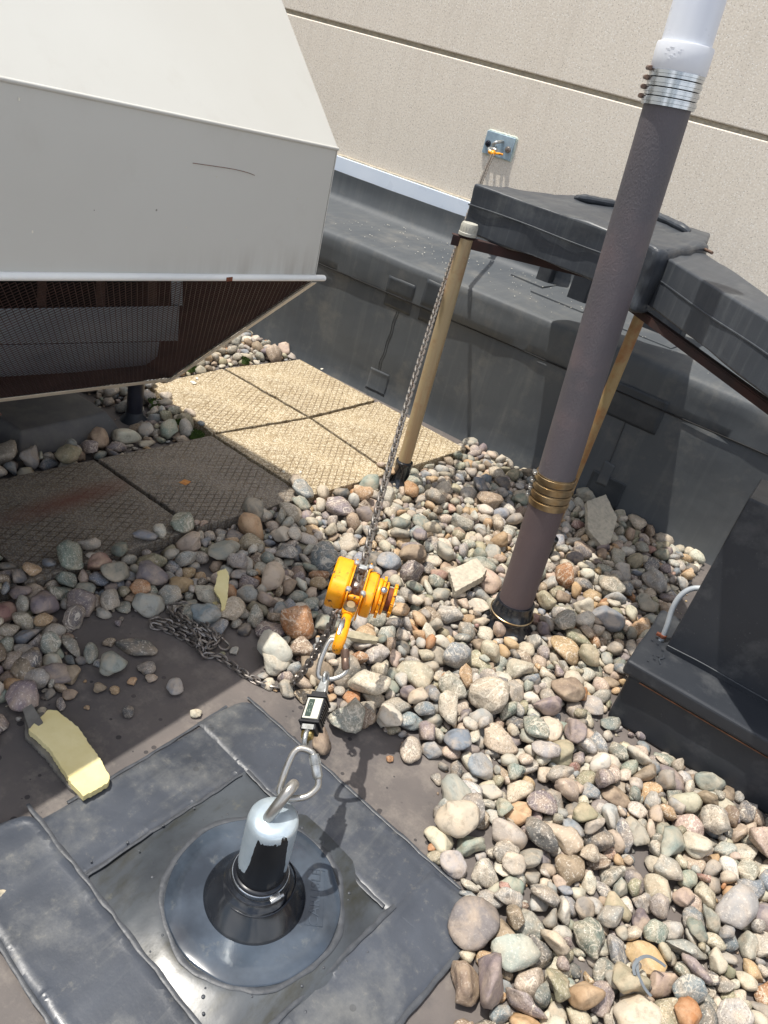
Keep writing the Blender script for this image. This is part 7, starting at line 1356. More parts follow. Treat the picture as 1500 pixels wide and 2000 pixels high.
203,1441,22,3,21,-11,48,6,34,1388,10,4,4,-31,36,1,236,1448,32,-1,-5,-28,61,13,1576,1074,15,40,-27,-6,49,0,1184,974,12,0,-6,36,58,2,
264,1489,19,16,-36,-1,66,1,171,1307,9,-2,1,9,61,11,133,1586,31,13,-15,44,43,4,110,1582,30,6,-19,46,54,1,360,1298,11,3,-3,-20,39,3,
1494,1503,21,4,2,37,64,0,1812,923,8,-10,48,-16,39,14,1647,1498,8,-25,3,-22,18,0,942,619,8,9,33,-18,20,9,1224,1524,15,33,-10,28,30,7,
1150,1492,22,11,-1,38,74,8,96,1388,12,-1,-3,39,44,13,1575,1153,33,-25,-15,-26,23,15,1088,1026,11,-2,8,51,69,6,940,789,12,-29,-35,-7,33,10,
1661,814,4,-2,4,-38,26,6,984,954,6,43,-17,1,37,12,1101,1421,21,0,-5,21,82,14,256,1470,27,26,-16,-5,30,0,1443,1013,21,-22,-15,32,57,15,
1324,1691,12,36,29,13,40,7,1109,1147,18,-4,-9,-4,61,11,1233,1694,22,4,-22,-40,18,9,1162,1094,14,-1,-5,38,70,2,1015,876,13,0,-7,-7,43,8,
479,1091,10,-5,-11,-51,39,9,1374,1249,27,13,1,47,43,2,1547,1523,12,20,-28,-14,33,4,54,1490,10,10,2,-28,45,0,196,1322,35,-20,3,40,45,6,
105,1303,10,28,28,0,39,13,1169,875,22,-21,-33,-1,19,4,1627,994,10,35,-36,-8,33,0,1170,1074,17,-37,7,12,42,7,1025,1385,10,-5,7,-38,33,12,
1251,1253,25,-24,-13,14,33,2,422,1192,51,35,-20,-13,20,5,565,1078,11,2,-44,13,30,8,1145,1058,6,3,3,-18,32,7,1408,967,15,5,-6,-15,57,9,
1357,1483,22,36,-28,11,37,7,385,1167,28,-11,-3,42,45,12,368,1499,11,-4,-1,-21,44,14,182,1681,11,25,-36,-11,58,12,361,1462,14,-1,0,6,51,13,
368,1571,13,-10,4,26,40,15,404,1605,11,-3,-4,28,53,2,282,1507,15,4,8,-35,50,0,980,1114,15,32,34,-11,36,14,359,1653,19,2,-1,-25,71,15,
335,1588,16,-8,-8,-34,54,8,1118,1068,8,9,-3,7,22,4,1324,1271,16,6,-5,-7,62,9,949,764,10,5,-6,-16,37,9,67,1508,16,-3,3,-28,61,13,
313,1598,19,1,3,-33,67,3,390,1563,8,1,3,36,30,4,1180,1592,22,36,-4,-4,46,12,1047,1055,22,28,-5,-35,19,1,1385,1071,6,3,-45,-9,23,15,
1042,1634,39,33,-21,-17,32,4,77,1669,10,-11,1,19,43,1,1129,1610,35,19,-6,21,24,5,1273,943,9,10,-33,-18,31,8,1339,1255,12,18,31,-9,30,12,
1319,1479,23,-33,-21,11,18,5,1836,791,6,14,48,14,29,2,1607,1445,7,5,-4,-32,46,6,1033,931,8,4,0,41,28,4,1593,1589,19,1,5,35,54,8,
386,1185,31,3,-1,-17,40,7,1450,1421,13,8,5,-41,41,3,1209,1413,16,0,6,-1,54,3,1645,1156,4,-8,48,-16,20,14,1427,1332,13,-5,2,-42,51,14,
1529,902,14,1,2,5,61,12,1052,1667,42,10,-30,5,35,4,1360,1518,33,18,-27,21,30,8,327,1380,10,-1,1,-15,42,2,1364,1221,14,21,-38,-5,41,13,
1272,1338,25,8,-29,-14,18,4,1153,934,6,3,9,5,25,0,220,1467,31,32,-34,19,26,1,1611,943,9,5,2,1,56,6,1323,1522,11,-2,-7,-29,38,4,
68,1372,17,-26,44,8,25,5,1514,1386,46,38,-4,-9,45,10,332,1458,35,25,2,-28,28,7,548,1057,9,42,9,5,36,10,1481,1521,27,-43,15,-7,33,13,
1521,1012,8,-2,-5,-39,32,3,1776,1010,6,-23,41,-14,32,14,1376,1372,9,-3,-3,29,32,13,1302,1389,10,36,-21,-16,34,4,1254,1578,11,0,1,-34,37,13,
931,801,12,47,-2,4,43,1,1480,1473,23,-34,-21,-12,50,9,1419,1378,10,3,1,47,32,1,1215,851,15,-1,-4,41,58,13,1486,1196,9,-2,6,-42,57,6,
1647,1648,13,20,-12,29,22,2,1588,1208,8,-28,21,-15,21,5,1814,954,12,1,4,6,63,7,1572,1454,7,-10,38,-19,43,11,1126,1597,23,19,0,31,49,0,
948,920,5,1,-5,36,19,14,1482,1008,16,-2,-31,-11,29,0,257,1500,37,45,22,2,41,7,259,1518,20,-13,6,-9,58,3,345,1235,22,-5,-10,16,60,15,
1120,812,27,29,-33,-26,30,13,1275,1448,15,-1,1,-44,99,6,1403,741,7,-42,21,-1,51,11,246,1591,35,-11,8,48,61,15,1425,1281,9,32,9,16,30,8,
1740,895,11,3,13,-38,47,1,1491,1241,7,6,-1,-16,47,6,1383,1544,16,-2,5,7,55,3,1376,1261,12,0,-2,-40,45,15,184,1413,17,-49,-10,1,53,8,
378,1622,31,20,1,6,47,9,1444,1556,17,20,27,-39,37,7,1088,1072,14,-3,38,-21,31,1,1504,1462,13,-3,-3,16,52,12,1095,1511,14,-14,-1,-44,47,8,
1171,986,9,-5,1,-8,33,13,202,1659,12,-2,3,-42,78,6,211,1555,12,-3,-3,-9,45,14,1311,1084,12,-2,0,-2,43,13,1233,1653,15,-7,6,-51,52,4,
1178,1092,30,1,-19,16,30,12,1313,966,16,13,20,-3,23,4,1650,973,5,3,50,11,24,10,1448,1526,9,-5,5,-5,47,6,1235,1164,31,-3,2,28,19,12,
1760,598,7,23,-12,1,28,6,923,645,19,4,-6,-5,53,0,524,1101,18,-5,34,35,57,14,1285,1206,15,16,-25,-11,32,3,1599,881,33,-2,-6,41,34,0,
1361,1374,13,-24,29,-4,38,0,1030,1202,39,-5,4,-9,59,9,1482,898,26,3,-8,-24,100,9,1453,1524,18,-10,-43,-1,23,12,303,1200,14,-1,6,2,57,10,
1370,1665,11,1,4,1,54,7,1610,1036,15,-6,7,10,43,4,1136,1304,7,-3,5,4,23,4,1254,1207,12,21,30,26,31,5,1842,947,23,-40,-1,-19,68,15,
1276,1545,13,1,-30,-24,55,6,1192,1275,11,48,-16,-13,40,5,1059,1271,21,-11,-27,35,49,10,1930,838,15,-1,-5,42,77,2,1141,1338,9,9,-8,23,30,8,
1295,1672,10,3,-2,13,37,4,317,1318,8,4,1,-32,42,7,1865,673,14,-5,0,-30,52,4,1639,1507,4,-27,-43,9,30,11,381,1507,7,29,-38,-10,31,2,
221,1430,17,1,8,29,54,13,262,1256,10,4,3,52,38,7,421,1642,9,1,6,35,60,6,1251,1040,14,5,-2,37,45,5,1377,1565,16,2,1,2,57,15,1236,1237,13,-4,-3,-49,51,3,
1467,1307,8,1,1,-15,32,12,1229,1321,13,-4,-14,28,50,10,1019,921,6,4,3,23,38,11,436,1147,18,4,37,-31,51,14,147,1657,13,-31,26,-8,58,14,
234,1538,12,-9,-7,-27,42,8,1097,1340,12,3,-6,12,41,8,408,1054,6,4,3,-20,32,7,1253,1105,8,-10,-10,47,33,1,982,1067,16,24,-21,-29,38,13,
1431,805,17,0,-4,-13,55,5,1224,771,14,2,-1,-34,51,15,1443,1285,13,-38,-5,12,40,0,128,1553,14,-7,3,33,56,10,1037,1240,49,10,22,16,23,4,
1043,1412,20,22,-7,34,21,10,364,1359,6,4,0,35,20,3,1278,1051,9,-11,-1,23,37,1,1381,1312,12,1,-1,-20,44,15,1800,671,10,24,12,-36,20,11,
1574,1558,15,2,-4,-16,58,3,316,1108,17,-30,-15,9,46,5,1171,963,10,5,-10,13,32,8,1148,1139,12,-6,-13,-4,32,5,154,1281,10,-33,33,-8,27,10,
121,1529,21,-21,37,-25,32,14,1372,1329,9,-4,10,49,53,11,1475,1656,21,7,37,-27,22,1,1299,843,5,32,-35,3,26,3,1615,1493,18,-35,16,0,23,4,
1339,918,26,26,-32,-4,31,10,1730,616,10,5,-4,7,33,4,1269,1049,17,6,-8,2,43,0,523,1105,40,36,-21,1,27,15,1291,1101,21,5,47,11,38,6,
257,1694,17,42,5,-11,30,2,319,1542,28,20,1,2,39,13,438,1660,6,1,-1,-40,20,15,1233,1153,30,43,20,8,19,2,1220,911,5,-4,-48,16,25,14,
1204,777,7,-3,11,-21,30,1,1446,894,23,-11,-2,0,74,13,1511,1259,15,-11,-10,43,68,1,1567,1053,12,2,-4,-42,41,13,1537,1611,17,3,-1,-50,76,12,
1191,1392,14,-2,-6,-15,49,8,1438,1222,12,0,-2,-47,45,15,1572,1093,10,-34,37,-1,35,13,1559,1469,14,32,-5,-24,24,3,1492,1314,4,3,-5,-34,28,11,
1045,969,16,15,-13,-8,44,13,1324,1318,4,-44,-19,6,28,11,1477,1136,6,46,10,7,21,4,1645,1418,5,2,6,-27,21,1,287,1162,24,-28,-26,12,24,2,
1392,1279,37,30,-2,-27,25,7,1299,1476,21,11,26,26,24,8,1236,886,10,-24,-27,-3,28,15,355,1248,9,38,28,16,37,15,382,1390,11,35,-6,-6,30,9,
266,1289,12,-1,5,-45,45,13,317,1536,9,-1,3,30,39,12,122,1606,22,-11,12,-23,65,3,1411,1438,13,-3,-3,13,64,2,1256,1122,13,0,-1,-12,44,15,
319,1678,11,-11,-8,-33,37,8,1478,1223,8,0,3,21,32,12,408,1562,5,-8,-48,-9,18,4,1318,1577,28,16,30,18,30,10,1781,918,11,41,-17,-5,37,4,
1282,1526,11,5,5,44,75,11,1502,1441,33,-11,6,9,18,11,613,1089,21,-15,-6,-30,51,2,1163,1302,9,-3,-3,23,45,2,1436,1596,18,-17,-9,7,57,2,
1826,970,29,40,0,30,48,8,224,1411,24,-17,16,14,21,10,356,1366,9,-2,26,-36,30,8,152,1349,20,22,-11,40,45,5,1247,885,8,46,-1,-18,32,13,
136,1442,9,-1,-5,42,42,2,1193,1572,16,3,4,-25,62,10,322,1632,20,-3,-10,50,76,10,1059,1284,11,2,1,4,37,5,448,758,122,-3,-5,-45,88,3,
187,1444,17,4,-7,-18,64,9,305,1195,27,-35,-12,6,18,14,589,852,42,12,-39,12,30,4,1540,1043,10,33,17,-1,35,11,1091,969,13,2,1,-21,54,12,
215,1467,14,-7,5,1,47,3,123,1302,7,-6,9,34,32,0,921,689,11,26,-37,-4,42,4,304,1474,27,1,-47,0,30,15,1190,929,8,25,-44,-3,51,6,
986,1005,14,-25,-37,-15,50,1,181,1472,21,41,15,-28,55,2,60,1669,7,-4,2,-16,35,2,1033,1372,7,-6,2,1,40,6,331,1059,15,-5,3,-45,56,4,
1269,1605,10,-1,3,46,32,5,1226,1112,19,6,3,12,70,7,369,1514,21,20,-1,45,47,8,148,1536,32,2,13,-5,26,15,895,561,22,-49,-2,-12,24,14,
1027,1003,11,6,7,-10,53,0,1212,1591,13,0,5,48,47,13,1326,1409,8,3,-16,38,27,10,1106,1370,21,16,-38,3,60,4,94,1612,26,33,-30,13,87,11,
1598,1126,6,16,49,-9,43,11,312,1393,11,-3,-3,-41,41,3,1641,1496,5,1,0,-4,18,15,1669,841,12,-41,1,-2,34,5,1201,1399,19,-31,37,-15,23,9,
368,1177,10,10,1,-32,47,0,911,670,23,-17,-24,23,58,5,1442,1541,8,6,8,17,42,11,1640,965,11,36,11,6,33,7,315,1519,10,1,6,-10,39,10,
263,1469,9,-9,-1,-8,32,10,1262,1208,21,38,16,7,19,15,1126,1492,4,40,21,3,18,10,1508,1172,46,6,0,-18,69,0,1130,803,12,-5,5,-29,26,9,
1071,1273,8,0,6,-4,32,10,1322,1535,10,-4,-7,-14,29,12,1238,1633,12,-6,3,-5,44,10,1025,1401,6,-30,-21,19,36,11,1338,1146,7,-4,17,-26,34,11,
1160,1555,9,-4,-4,26,32,13,1642,1056,7,39,-28,8,31,7,897,588,5,6,-5,-8,18,9,1029,704,8,5,-1,-25,51,6,394,1162,10,2,2,5,66,11,1395,980,8,35,21,9,36,6,
1306,1589,12,3,-4,-12,46,3,1069,1170,29,35,-26,-18,44,14,1085,1236,22,20,-8,17,19,0,99,1319,11,6,1,7,42,3,1475,1208,10,-2,43,0,36,10,
1647,1485,3,-24,46,-3,19,6,1530,1172,19,-9,-4,-38,64,8,1466,1164,11,-1,3,51,40,15,1439,1658,8,-11,-43,-8,32,15,565,771,24,-29,-19,17,56,12,
1034,1315,7,-3,0,-2,44,6,1456,1471,11,0,-5,37,55,2,1169,1403,13,-1,-4,16,49,4,42,1468,20,-7,29,-11,56,15,110,1689,11,4,-9,-42,35,4,
209,1495,29,-36,18,5,44,15,116,1503,34,-17,18,-40,35,13,1389,1032,13,40,7,4,54,2,1140,1271,11,-4,6,49,44,12,1507,1338,12,-1,-5,44,59,2,
1078,1064,9,-3,-5,31,34,13,1884,685,23,-25,-10,3,42,13,1539,1201,24,5,-1,-21,84,0,1089,1324,9,3,-8,-27,32,9,407,1527,7,-4,-2,17,36,2,
1639,1187,4,-35,27,-10,18,14,1019,1173,33,-7,11,-33,42,8,1462,1645,13,14,-17,-35,55,11,380,1581,13,-12,0,41,31,5,1643,1396,8,-9,-4,39,32,1,
1107,1325,17,-11,-15,31,48,3,242,1526,14,-10,-27,6,40,15,370,1485,10,21,-10,29,21,7,1383,1505,13,10,-15,27,32,3,129,1335,24,26,-41,-10,25,10,
220,1448,14,5,48,-5,44,15,988,1162,26,35,0,-27,49,15,1612,960,12,-3,-10,-7,39,8,1474,955,27,-33,-19,28,32,5,1434,1559,12,5,-23,2,23,12,
1545,1508,7,-12,-2,26,32,1,1342,1087,10,-3,2,-29,36,10,1435,1611,26,14,-27,33,50,8,1185,1690,12,-1,-4,11,42,4,1544,1173,37,39,14,-4,39,2,
302,1357,14,19,20,11,30,0,331,1534,32,-4,1,0,51,15,233,1526,23,-25,24,23,23,8,95,1306,8,-5,13,-37,23,15,1215,1568,14,18,40,-2,47,2,
336,1549,24,-29,-34,6,29,2,195,1494,34,46,-1,-7,24,1,380,1570,7,4,0,35,24,4,391,1247,6,-35,-3,4,21,7,315,1305,15,-26,-27,-27,37,1,
1132,1054,5,0,-7,-52,30,11,1304,987,10,27,-2,2,30,2,931,686,13,-6,18,-16,27,12,1403,1533,13,2,0,2,44,5,952,868,7,-4,0,-14,32,2,
1014,843,13,-3,-4,30,65,2,1063,1467,9,-4,-48,-8,30,9,1495,1580,19,-24,-3,40,40,10,1421,1226,13,27,-5,13,33,7,392,1507,10,-17,13,-14,36,8,
250,1289,10,4,31,29,30,14,1632,1562,15,6,-3,16,39,0,299,1522,12,-37,20,25,24,1,287,1427,7,-2,-4,4,27,14,1370,924,15,-4,-3,-24,72,11,
228,1573,21,-5,-34,27,50,10,131,1626,44,-33,-12,13,59,8,1550,1474,7,-3,-2,15,46,6,254,1270,5,-26,34,25,20,13,33,1404,9,32,10,17,30,8,
1409,1514,16,1,-5,49,66,12,977,433,24,4,11,49,44,3,1125,1109,5,5,-6,-12,20,9,1515,1231,10,-32,2,-9,28,13,1043,1322,4,-3,0,-9,21,6,
1564,1509,7,-2,8,48,42,6,1102,1547,9,1,6,20,43,7,1268,1419,8,3,-1,-38,55,11,1321,1422,17,4,-2,19,53,8,282,1609,34,3,6,-2,50,15,
1298,1485,10,1,0,4,36,15,1420,903,4,-7,-51,2,25,6,1127,1394,11,6,5,-33,43,10,1206,1069,13,7,6,-15,61,0,1049,1403,12,-11,-4,-28,38,5,
1194,1178,9,2,3,33,34,4,1629,1635,15,-12,13,-13,20,1,1190,1338,13,2,-8,-39,47,3,1113,1059,8,-10,1,-3,46,6,1533,1387,42,-22,-4,-39,62,15,
1373,1215,25,14,41,3,23,3,1060,1059,15,2,6,-45,51,4,1428,880,29,-19,30,8,37,9,1484,1691,22,7,-12,21,49,1,949,989,49,-4,-2,16,18,2,
1544,1403,16,4,-9,12,53,8,139,1568,19,16,30,30,43,1,1355,1436,6,6,-3,-27,38,6,937,524,9,-6,-8,-10,29,5,1564,1298,17,3,-7,-22,66,9,
950,901,14,-6,19,13,31,5,1281,1648,26,7,-18,-21,33,8,1334,1439,12,1,-35,-21,37,8,65,1479,14,-14,6,22,39,15,214,1567,15,0,-5,-27,42,0,
209,1324,25,0,-12,48,42,3,144,1524,21,-12,-7,-28,43,9,355,1323,9,-8,-45,-12,38,15,319,1689,12,-5,2,7,31,9,1114,1425,37,21,10,-42,19,13,
1416,1694,21,49,-10,1,25,1,1552,1342,15,10,-2,-2,73,11,993,958,8,-12,6,-15,18,9,918,631,15,1,-35,22,19,14,1101,1170,8,35,13,18,25,15,
116,1491,17,-8,-6,48,55,3,1531,1016,5,3,4,30,32,11,384,1597,11,-1,-1,-25,46,12,105,1557,9,1,1,17,33,15,1528,1465,14,3,-1,-47,63,12,
1217,1035,11,3,2,-15,67,6,1047,1519,9,18,30,29,30,8,1691,984,4,-30,-41,8,26,11,1262,1041,33,-32,-12,12,37,13,560,1039,11,2,4,-1,57,7,
380,1364,9,-3,3,-26,42,2,42,1618,13,-22,2,5,33,9,1094,816,9,-2,1,2,33,1,210,1338,12,-10,5,-11,38,3,66,1644,9,-2,5,-44,46,2,1084,1685,13,-2,-3,22,66,2,
261,1119,16,0,3,47,54,5,392,1180,13,14,-5,50,41,5,1587,1524,14,-39,34,-4,57,2,1873,785,13,2,2,22,48,4,580,892,8,-7,0,16,45,6,
1278,1640,10,0,-4,49,39,13,125,1660,14,2,-2,-25,51,4,1481,1554,28,7,-10,15,19,1,1207,1265,13,18,31,-25,35,9,1318,1236,25,17,23,-11,29,14,
1798,909,13,15,-1,2,42,13,1289,766,7,3,4,29,49,11,1145,1292,10,0,-6,-33,63,11,1176,1551,14,8,1,21,53,9,1560,1138,15,2,0,-33,67,12,
1266,1127,11,-22,-12,39,35,11,1025,1216,11,-11,-10,44,48,1,1397,1449,6,4,-6,-42,39,6,259,1688,7,3,-5,-38,44,11,307,1427,10,3,2,-23,49,7,
270,1667,14,1,1,32,52,15,113,1343,8,-3,1,-13,51,6,122,1454,11,-3,-3,21,37,4,390,1618,12,-2,4,-38,44,13,1095,1362,8,3,-3,-13,50,11,
357,1125,16,1,1,19,58,15,1827,782,6,-7,-47,14,30,14,1101,736,7,-3,3,-14,35,2,1580,1004,11,-1,1,1,38,3,1195,1612,4,1,2,1,18,12,
1628,1335,7,-38,18,-14,23,13,1028,923,6,-20,-44,8,37,11,1249,1251,7,-5,-2,-52,27,4,206,1423,11,1,-1,42,48,12,329,1666,13,2,8,18,45,10,
1405,1421,21,6,13,-32,52,12,1107,1244,9,0,-7,-47,63,11,1785,906,27,-7,-47,21,29,9,1512,1058,10,-7,-4,-40,32,8,1153,1570,19,36,-2,9,23,8,
1265,1318,5,43,11,6,18,9,1473,1188,7,-16,7,-6,18,7,1217,1490,11,-3,4,30,57,7,1882,823,6,44,6,-1,20,9,292,1568,12,8,-5,40,38,5,
292,1344,10,-3,21,-48,32,10,303,1329,7,-3,2,42,46,11,275,1452,16,8,3,-40,49,15,537,1117,20,29,28,-5,64,5,612,1120,8,-4,7,-51,39,2,
83,1554,14,2,2,-9,60,12,1308,1494,6,1,1,16,20,15,262,1182,6,25,-39,-5,37,12,1062,822,10,-11,3,13,43,1,1096,1524,21,-32,-31,-6,30,7,
1233,1400,8,-18,37,30,32,13,1071,1458,9,-27,-28,16,30,7,1427,1350,15,-15,-26,-20,30,14,1168,1567,16,1,-3,13,50,8,1077,1222,12,-12,-1,23,53,1,
589,817,6,-2,5,-44,28,2,306,1229,21,-46,0,-11,27,7,485,1141,17,11,-27,4,33,10,575,819,17,-12,2,-7,47,15,473,1136,12,6,2,-13,48,12,
1582,1141,26,25,9,13,36,12,1564,1107,13,-1,-10,9,39,5,49,1449,19,13,4,-32,47,8,1632,1245,9,41,-28,-7,30,0,1249,1483,19,11,-48,8,18,3,
137,1345,29,47,-4,21,28,3,1531,1633,9,4,1,-34,43,7,1127,1633,13,25,41,17,56,6,320,1412,19,34,5,-37,38,14,156,1309,13,-12,-49,10,26,11,
1270,1589,10,0,-5,20,37,14,1757,963,4,1,9,10,18,0,1071,1140,9,-16,-1,-8,30,6,1510,1526,5,-2,8,-36,19,10,1507,1240,10,3,7,21,29,3,
1210,877,8,14,34,7,22,11,135,1323,12,-3,1,-13,47,13,331,1298,10,-2,4,21,52,7,340,1333,16,1,-10,7,55,8,1175,1368,16,23,26,2,42,4,
1558,1535,10,-8,7,-4,42,1,1112,1283,7,0,-16,-42,30,6,1300,1693,12,-7,40,-3,45,2,1570,1345,17,-36,4,-13,39,10,1407,867,15,9,-29,-33,45,8,
1438,1644,13,-8,-50,9,41,5,924,788,13,29,10,-41,30,8,992,1129,23,-14,-12,42,57,3,929,622,14,0,-6,-6,47,8,1216,1688,7,6,0,-12,44,6,
1457,1603,14,-14,4,-48,43,5,1663,848,20,-20,28,-34,24,10,1675,791,17,-31,-10,-31,21,7,1373,792,24,-43,20,12,30,0,1610,1123,3,-28,-42,9,18,11,
1470,1175,7,-17,18,-24,18,3,1509,1653,11,-2,-3,-32,43,3,1090,1500,6,2,0,-3,22,15,1318,1465,11,-19,-3,-9,23,9,1603,1310,22,21,-10,12,22,3,
1236,1105,27,17,-20,-20,18,4,1432,1637,26,-17,-5,-16,23,14,1628,783,10,0,1,38,44,12,1231,1302,7,-4,-3,47,44,6,1270,1517,11,5,-5,-23,41,3,
1429,1380,15,-10,10,-22,45,12,1280,1291,11,10,-4,-25,34,12,1187,1319,12,-6,51,-11,36,5,571,1068,9,3,-11,-23,23,12,323,1112,32,41,-15,-6,18,3,
1534,1302,13,-14,23,-14,30,13,1697,732,7,-2,-3,28,45,6,480,1079,3,-48,-17,0,18,6,355,1077,5,-4,-48,14,24,14,1550,1380,15,-5,1,-10,56,13,
1401,1631,20,7,-4,30,68,8,1960,454,22,1,0,-2,80,15,971,354,19,-1,-4,17,69,4,2053,432,12,2,6,-12,50,10,1506,1387,16,6,-1,-49,85,7,
2014,699,30,-2,-4,-30,100,5,1549,1358,10,11,-1,-38,48,0,96,1571,28,12,33,31,38,6,1845,567,19,-4,0,2,72,13,1747,446,10,-3,0,-3,64,6,
2062,830,16,-6,4,9,67,1,2077,510,17,34,-3,35,34,2,1939,550,16,-16,5,8,48,1,2019,755,13,46,-7,-14,39,2,682,461,85,-6,-6,18,124,1,
957,435,39,32,-11,31,61,14,2000,942,48,-5,1,-37,74,10,2139,701,20,3,13,-36,92,1,1968,699,26,-15,13,30,52,14,1931,444,11,-45,13,1,41,7,
937,394,31,27,5,-18,62,15,2032,747,30,32,-30,-13,64,9,2056,424,36,9,13,-12,98,7,767,479,62,-13,-38,-29,58,8,1936,886,26,-1,-5,48,100,13,
2120,726,9,0,-6,49,46,2,2055,749,17,0,-3,-43,57,5,979,424,8,2,-5,-25,56,11,799,513,89,-30,22,-25,79,14,2029,465,12,-21,-18,25,31,7,
937,422,19,-2,16,32,58,0,2050,394,13,3,-2,16,42,5,649,444,57,2,47,-1,51,2,2034,453,6,20,-25,-30,18,14,1787,408,4,-17,-48,2,22,6,
2067,445,30,-3,20,-17,33,14,1863,559,8,-30,37,-9,27,15,1997,646,7,0,-49,4,23,1,1623,1659,6,2,47,-4,18,5,2141,809,9,10,3,-27,39,0,
2042,735,7,-3,3,36,33,7,918,419,14,-1,2,34,61,12,1748,396,12,1,-2,-21,39,5,2113,779,10,5,7,-7,44,0,1982,754,19,0,3,10,84,12,1802,445,18,-1,-5,44,67,13,
2136,667,12,8,5,35,47,9,1768,987,10,3,-6,12,32,8,2080,780,5,4,2,17,34,11,1957,830,72,-5,8,51,95,0,644,495,79,-1,-10,4,95,3,2005,631,4,4,50,-8,28,11,
1775,378,16,4,5,5,62,12,2097,472,6,1,4,3,32,7,1996,928,21,5,2,-37,67,15,2082,692,9,-25,-32,22,57,11,2071,678,12,-7,3,33,46,10,855,471,51,3,-3,-5,23,3,
1922,391,5,-41,23,-1,32,11,2094,848,13,-31,-16,-28,25,5,2073,747,12,36,-30,14,44,11,969,340,28,23,44,-8,21,9,1745,474,9,-19,-16,18,27,3,
1292,1216,14,-1,16,7,31,3,1054,323,6,-2,6,7,22,10,1976,1023,22,-16,-5,-4,19,14,849,325,51,4,4,27,37,11,1946,543,10,-9,-6,-31,26,12,
639,431,85,44,-10,-5,18,13,1003,750,8,-17,-7,27,41,11,1398,959,12,6,-16,16,26,6,2038,700,37,16,-29,-25,37,5,2127,1004,20,-11,2,14,90,1,
1801,508,15,5,-1,8,58,3,1019,989,7,-4,-9,51,41,6,1714,418,19,8,-9,21,67,8,1934,629,12,-3,-2,11,57,2,1983,471,9,-1,-5,44,57,6,1014,296,9,3,-8,-23,35,9,
968,315,28,2,0,-23,100,14,761,410,75,-16,5,-42,84,6,1757,413,38,9,-10,-17,73,3,2007,483,54,-3,-9,-48,113,14,709,459,69,44,6,27,53,10,
735,360,63,-11,10,-30,50,1,1842,534,45,-37,-21,7,106,14,1977,662,31,-8,-2,22,119,6,903,312,21,2,-8,-26,81,9,1990,657,14,-6,-1,-10,50,12,
2013,946,12,-1,0,-34,49,12,809,443,52,-4,-3,-49,24,4,1909,494,8,16,-30,-34,24,14,1757,380,9,-8,22,-28,32,8,1747,534,8,36,-18,0,25,5,
2042,833,5,-48,-19,-8,23,3,931,403,6,3,13,-37,27,1,1981,886,15,-14,-8,-2,34,9,2087,378,9,-1,18,-48,25,15,1985,358,5,11,0,-42,21,0,
1160,1054,6,41,-29,-9,26,10,793,406,55,6,7,22,33,4,1971,364,19,-3,-2,16,74,13,1201,722,10,0,7,51,66,11,1796,531,17,1,2,22,57,5,
1811,475,13,1,0,-10,58,12,2045,994,10,1,-3,-9,38,4,1898,611,15,1,-2,-38,56,15,1951,568,18,-4,0,1,70,13,1776,443,31,18,31,24,27,3,
1938,614,17,-18,-8,-14,44,11,1942,744,5,-6,3,32,18,10,1949,979,22,40,-12,-16,29,13,1474,771,5,-10,-46,-15,20,15,1169,804,31,-4,-1,23,28,3,
1910,504,5,-5,3,46,22,7,1539,1255,39,-26,40,20,27,15,1880,436,12,6,10,49,48,9,1923,460,14,4,-5,45,55,14,1952,969,10,-2,-4,29,47,2,
2053,664,22,13,-5,41,76,8,2068,952,21,-4,-1,14,69,3,2026,568,8,-1,2,31,35,7,569,478,11,0,2,16,49,12,2074,394,16,11,1,-35,73,0,
2122,675,40,-4,16,28,67,10,1784,525,29,30,-6,-31,51,11,2016,854,54,13,1,6,104,7,2131,969,18,17,-48,-7,55,9,652,423,77,-1,42,10,82,8,
1922,990,33,28,-27,-13,52,3,994,868,10,2,7,-50,63,6,1879,511,36,-13,33,12,118,13,1989,433,44,-41,27,-18,67,12,1080,753,7,35,37,10,34,3,
1884,421,7,44,2,3,23,9,1165,847,9,-5,11,24,24,5,1223,1360,26,-32,-2,-15,20,13,1706,584,31,4,-15,26,28,4,2078,814,11,33,18,-9,32,12,
1353,1151,8,-2,5,-44,41,2,1785,425,32,-42,5,4,26,14,2025,960,15,0,1,-5,46,9,876,375,13,-7,-1,35,54,1,622,520,60,-1,7,-22,62,1,
2042,712,15,0,-2,-51,54,15,1913,585,8,4,-2,-15,56,11,1512,922,9,-5,3,44,45,7,887,444,9,-3,-1,9,57,6,793,341,56,5,1,-37,58,7,1861,472,19,1,-16,38,71,10,
2017,827,15,-11,7,46,72,0,1884,598,41,-13,-15,3,80,8,1039,310,17,7,40,10,57,7,1845,397,56,-24,42,-4,67,9,2099,578,45,-32,0,16,66,15,
2084,765,30,-2,11,-35,80,8,2028,541,12,5,0,31,47,3,1174,923,11,0,-2,-7,69,11,686,482,57,2,11,-33,53,1,838,498,54,12,-3,-44,39,0,
1598,1499,14,-4,-3,-8,63,2,1813,559,10,-3,-2,19,65,6,2086,748,9,-4,-2,-31,32,14,1963,682,14,1,2,23,51,15,1790,425,13,-1,3,32,56,12,
1116,1048,8,2,2,-43,51,6,703,385,55,8,39,11,26,14,1883,716,5,4,-46,-4,19,1,1896,590,28,31,5,14,26,1,1508,1328,21,-20,-26,-9,18,14,
681,346,54,8,5,35,34,9,2107,745,9,18,44,15,44,12,2010,1012,10,-8,-8,49,32,3,585,422,51,2,1,7,22,15,2017,771,4,5,0,-39,20,7,1634,1306,6,-1,-4,15,24,14,
1850,491,7,31,40,10,44,12,1643,1359,6,4,2,-9,25,12,1967,416,18,17,-10,-46,44,14,2122,740,8,18,49,1,30,7,687,503,52,-3,2,-31,44,6,
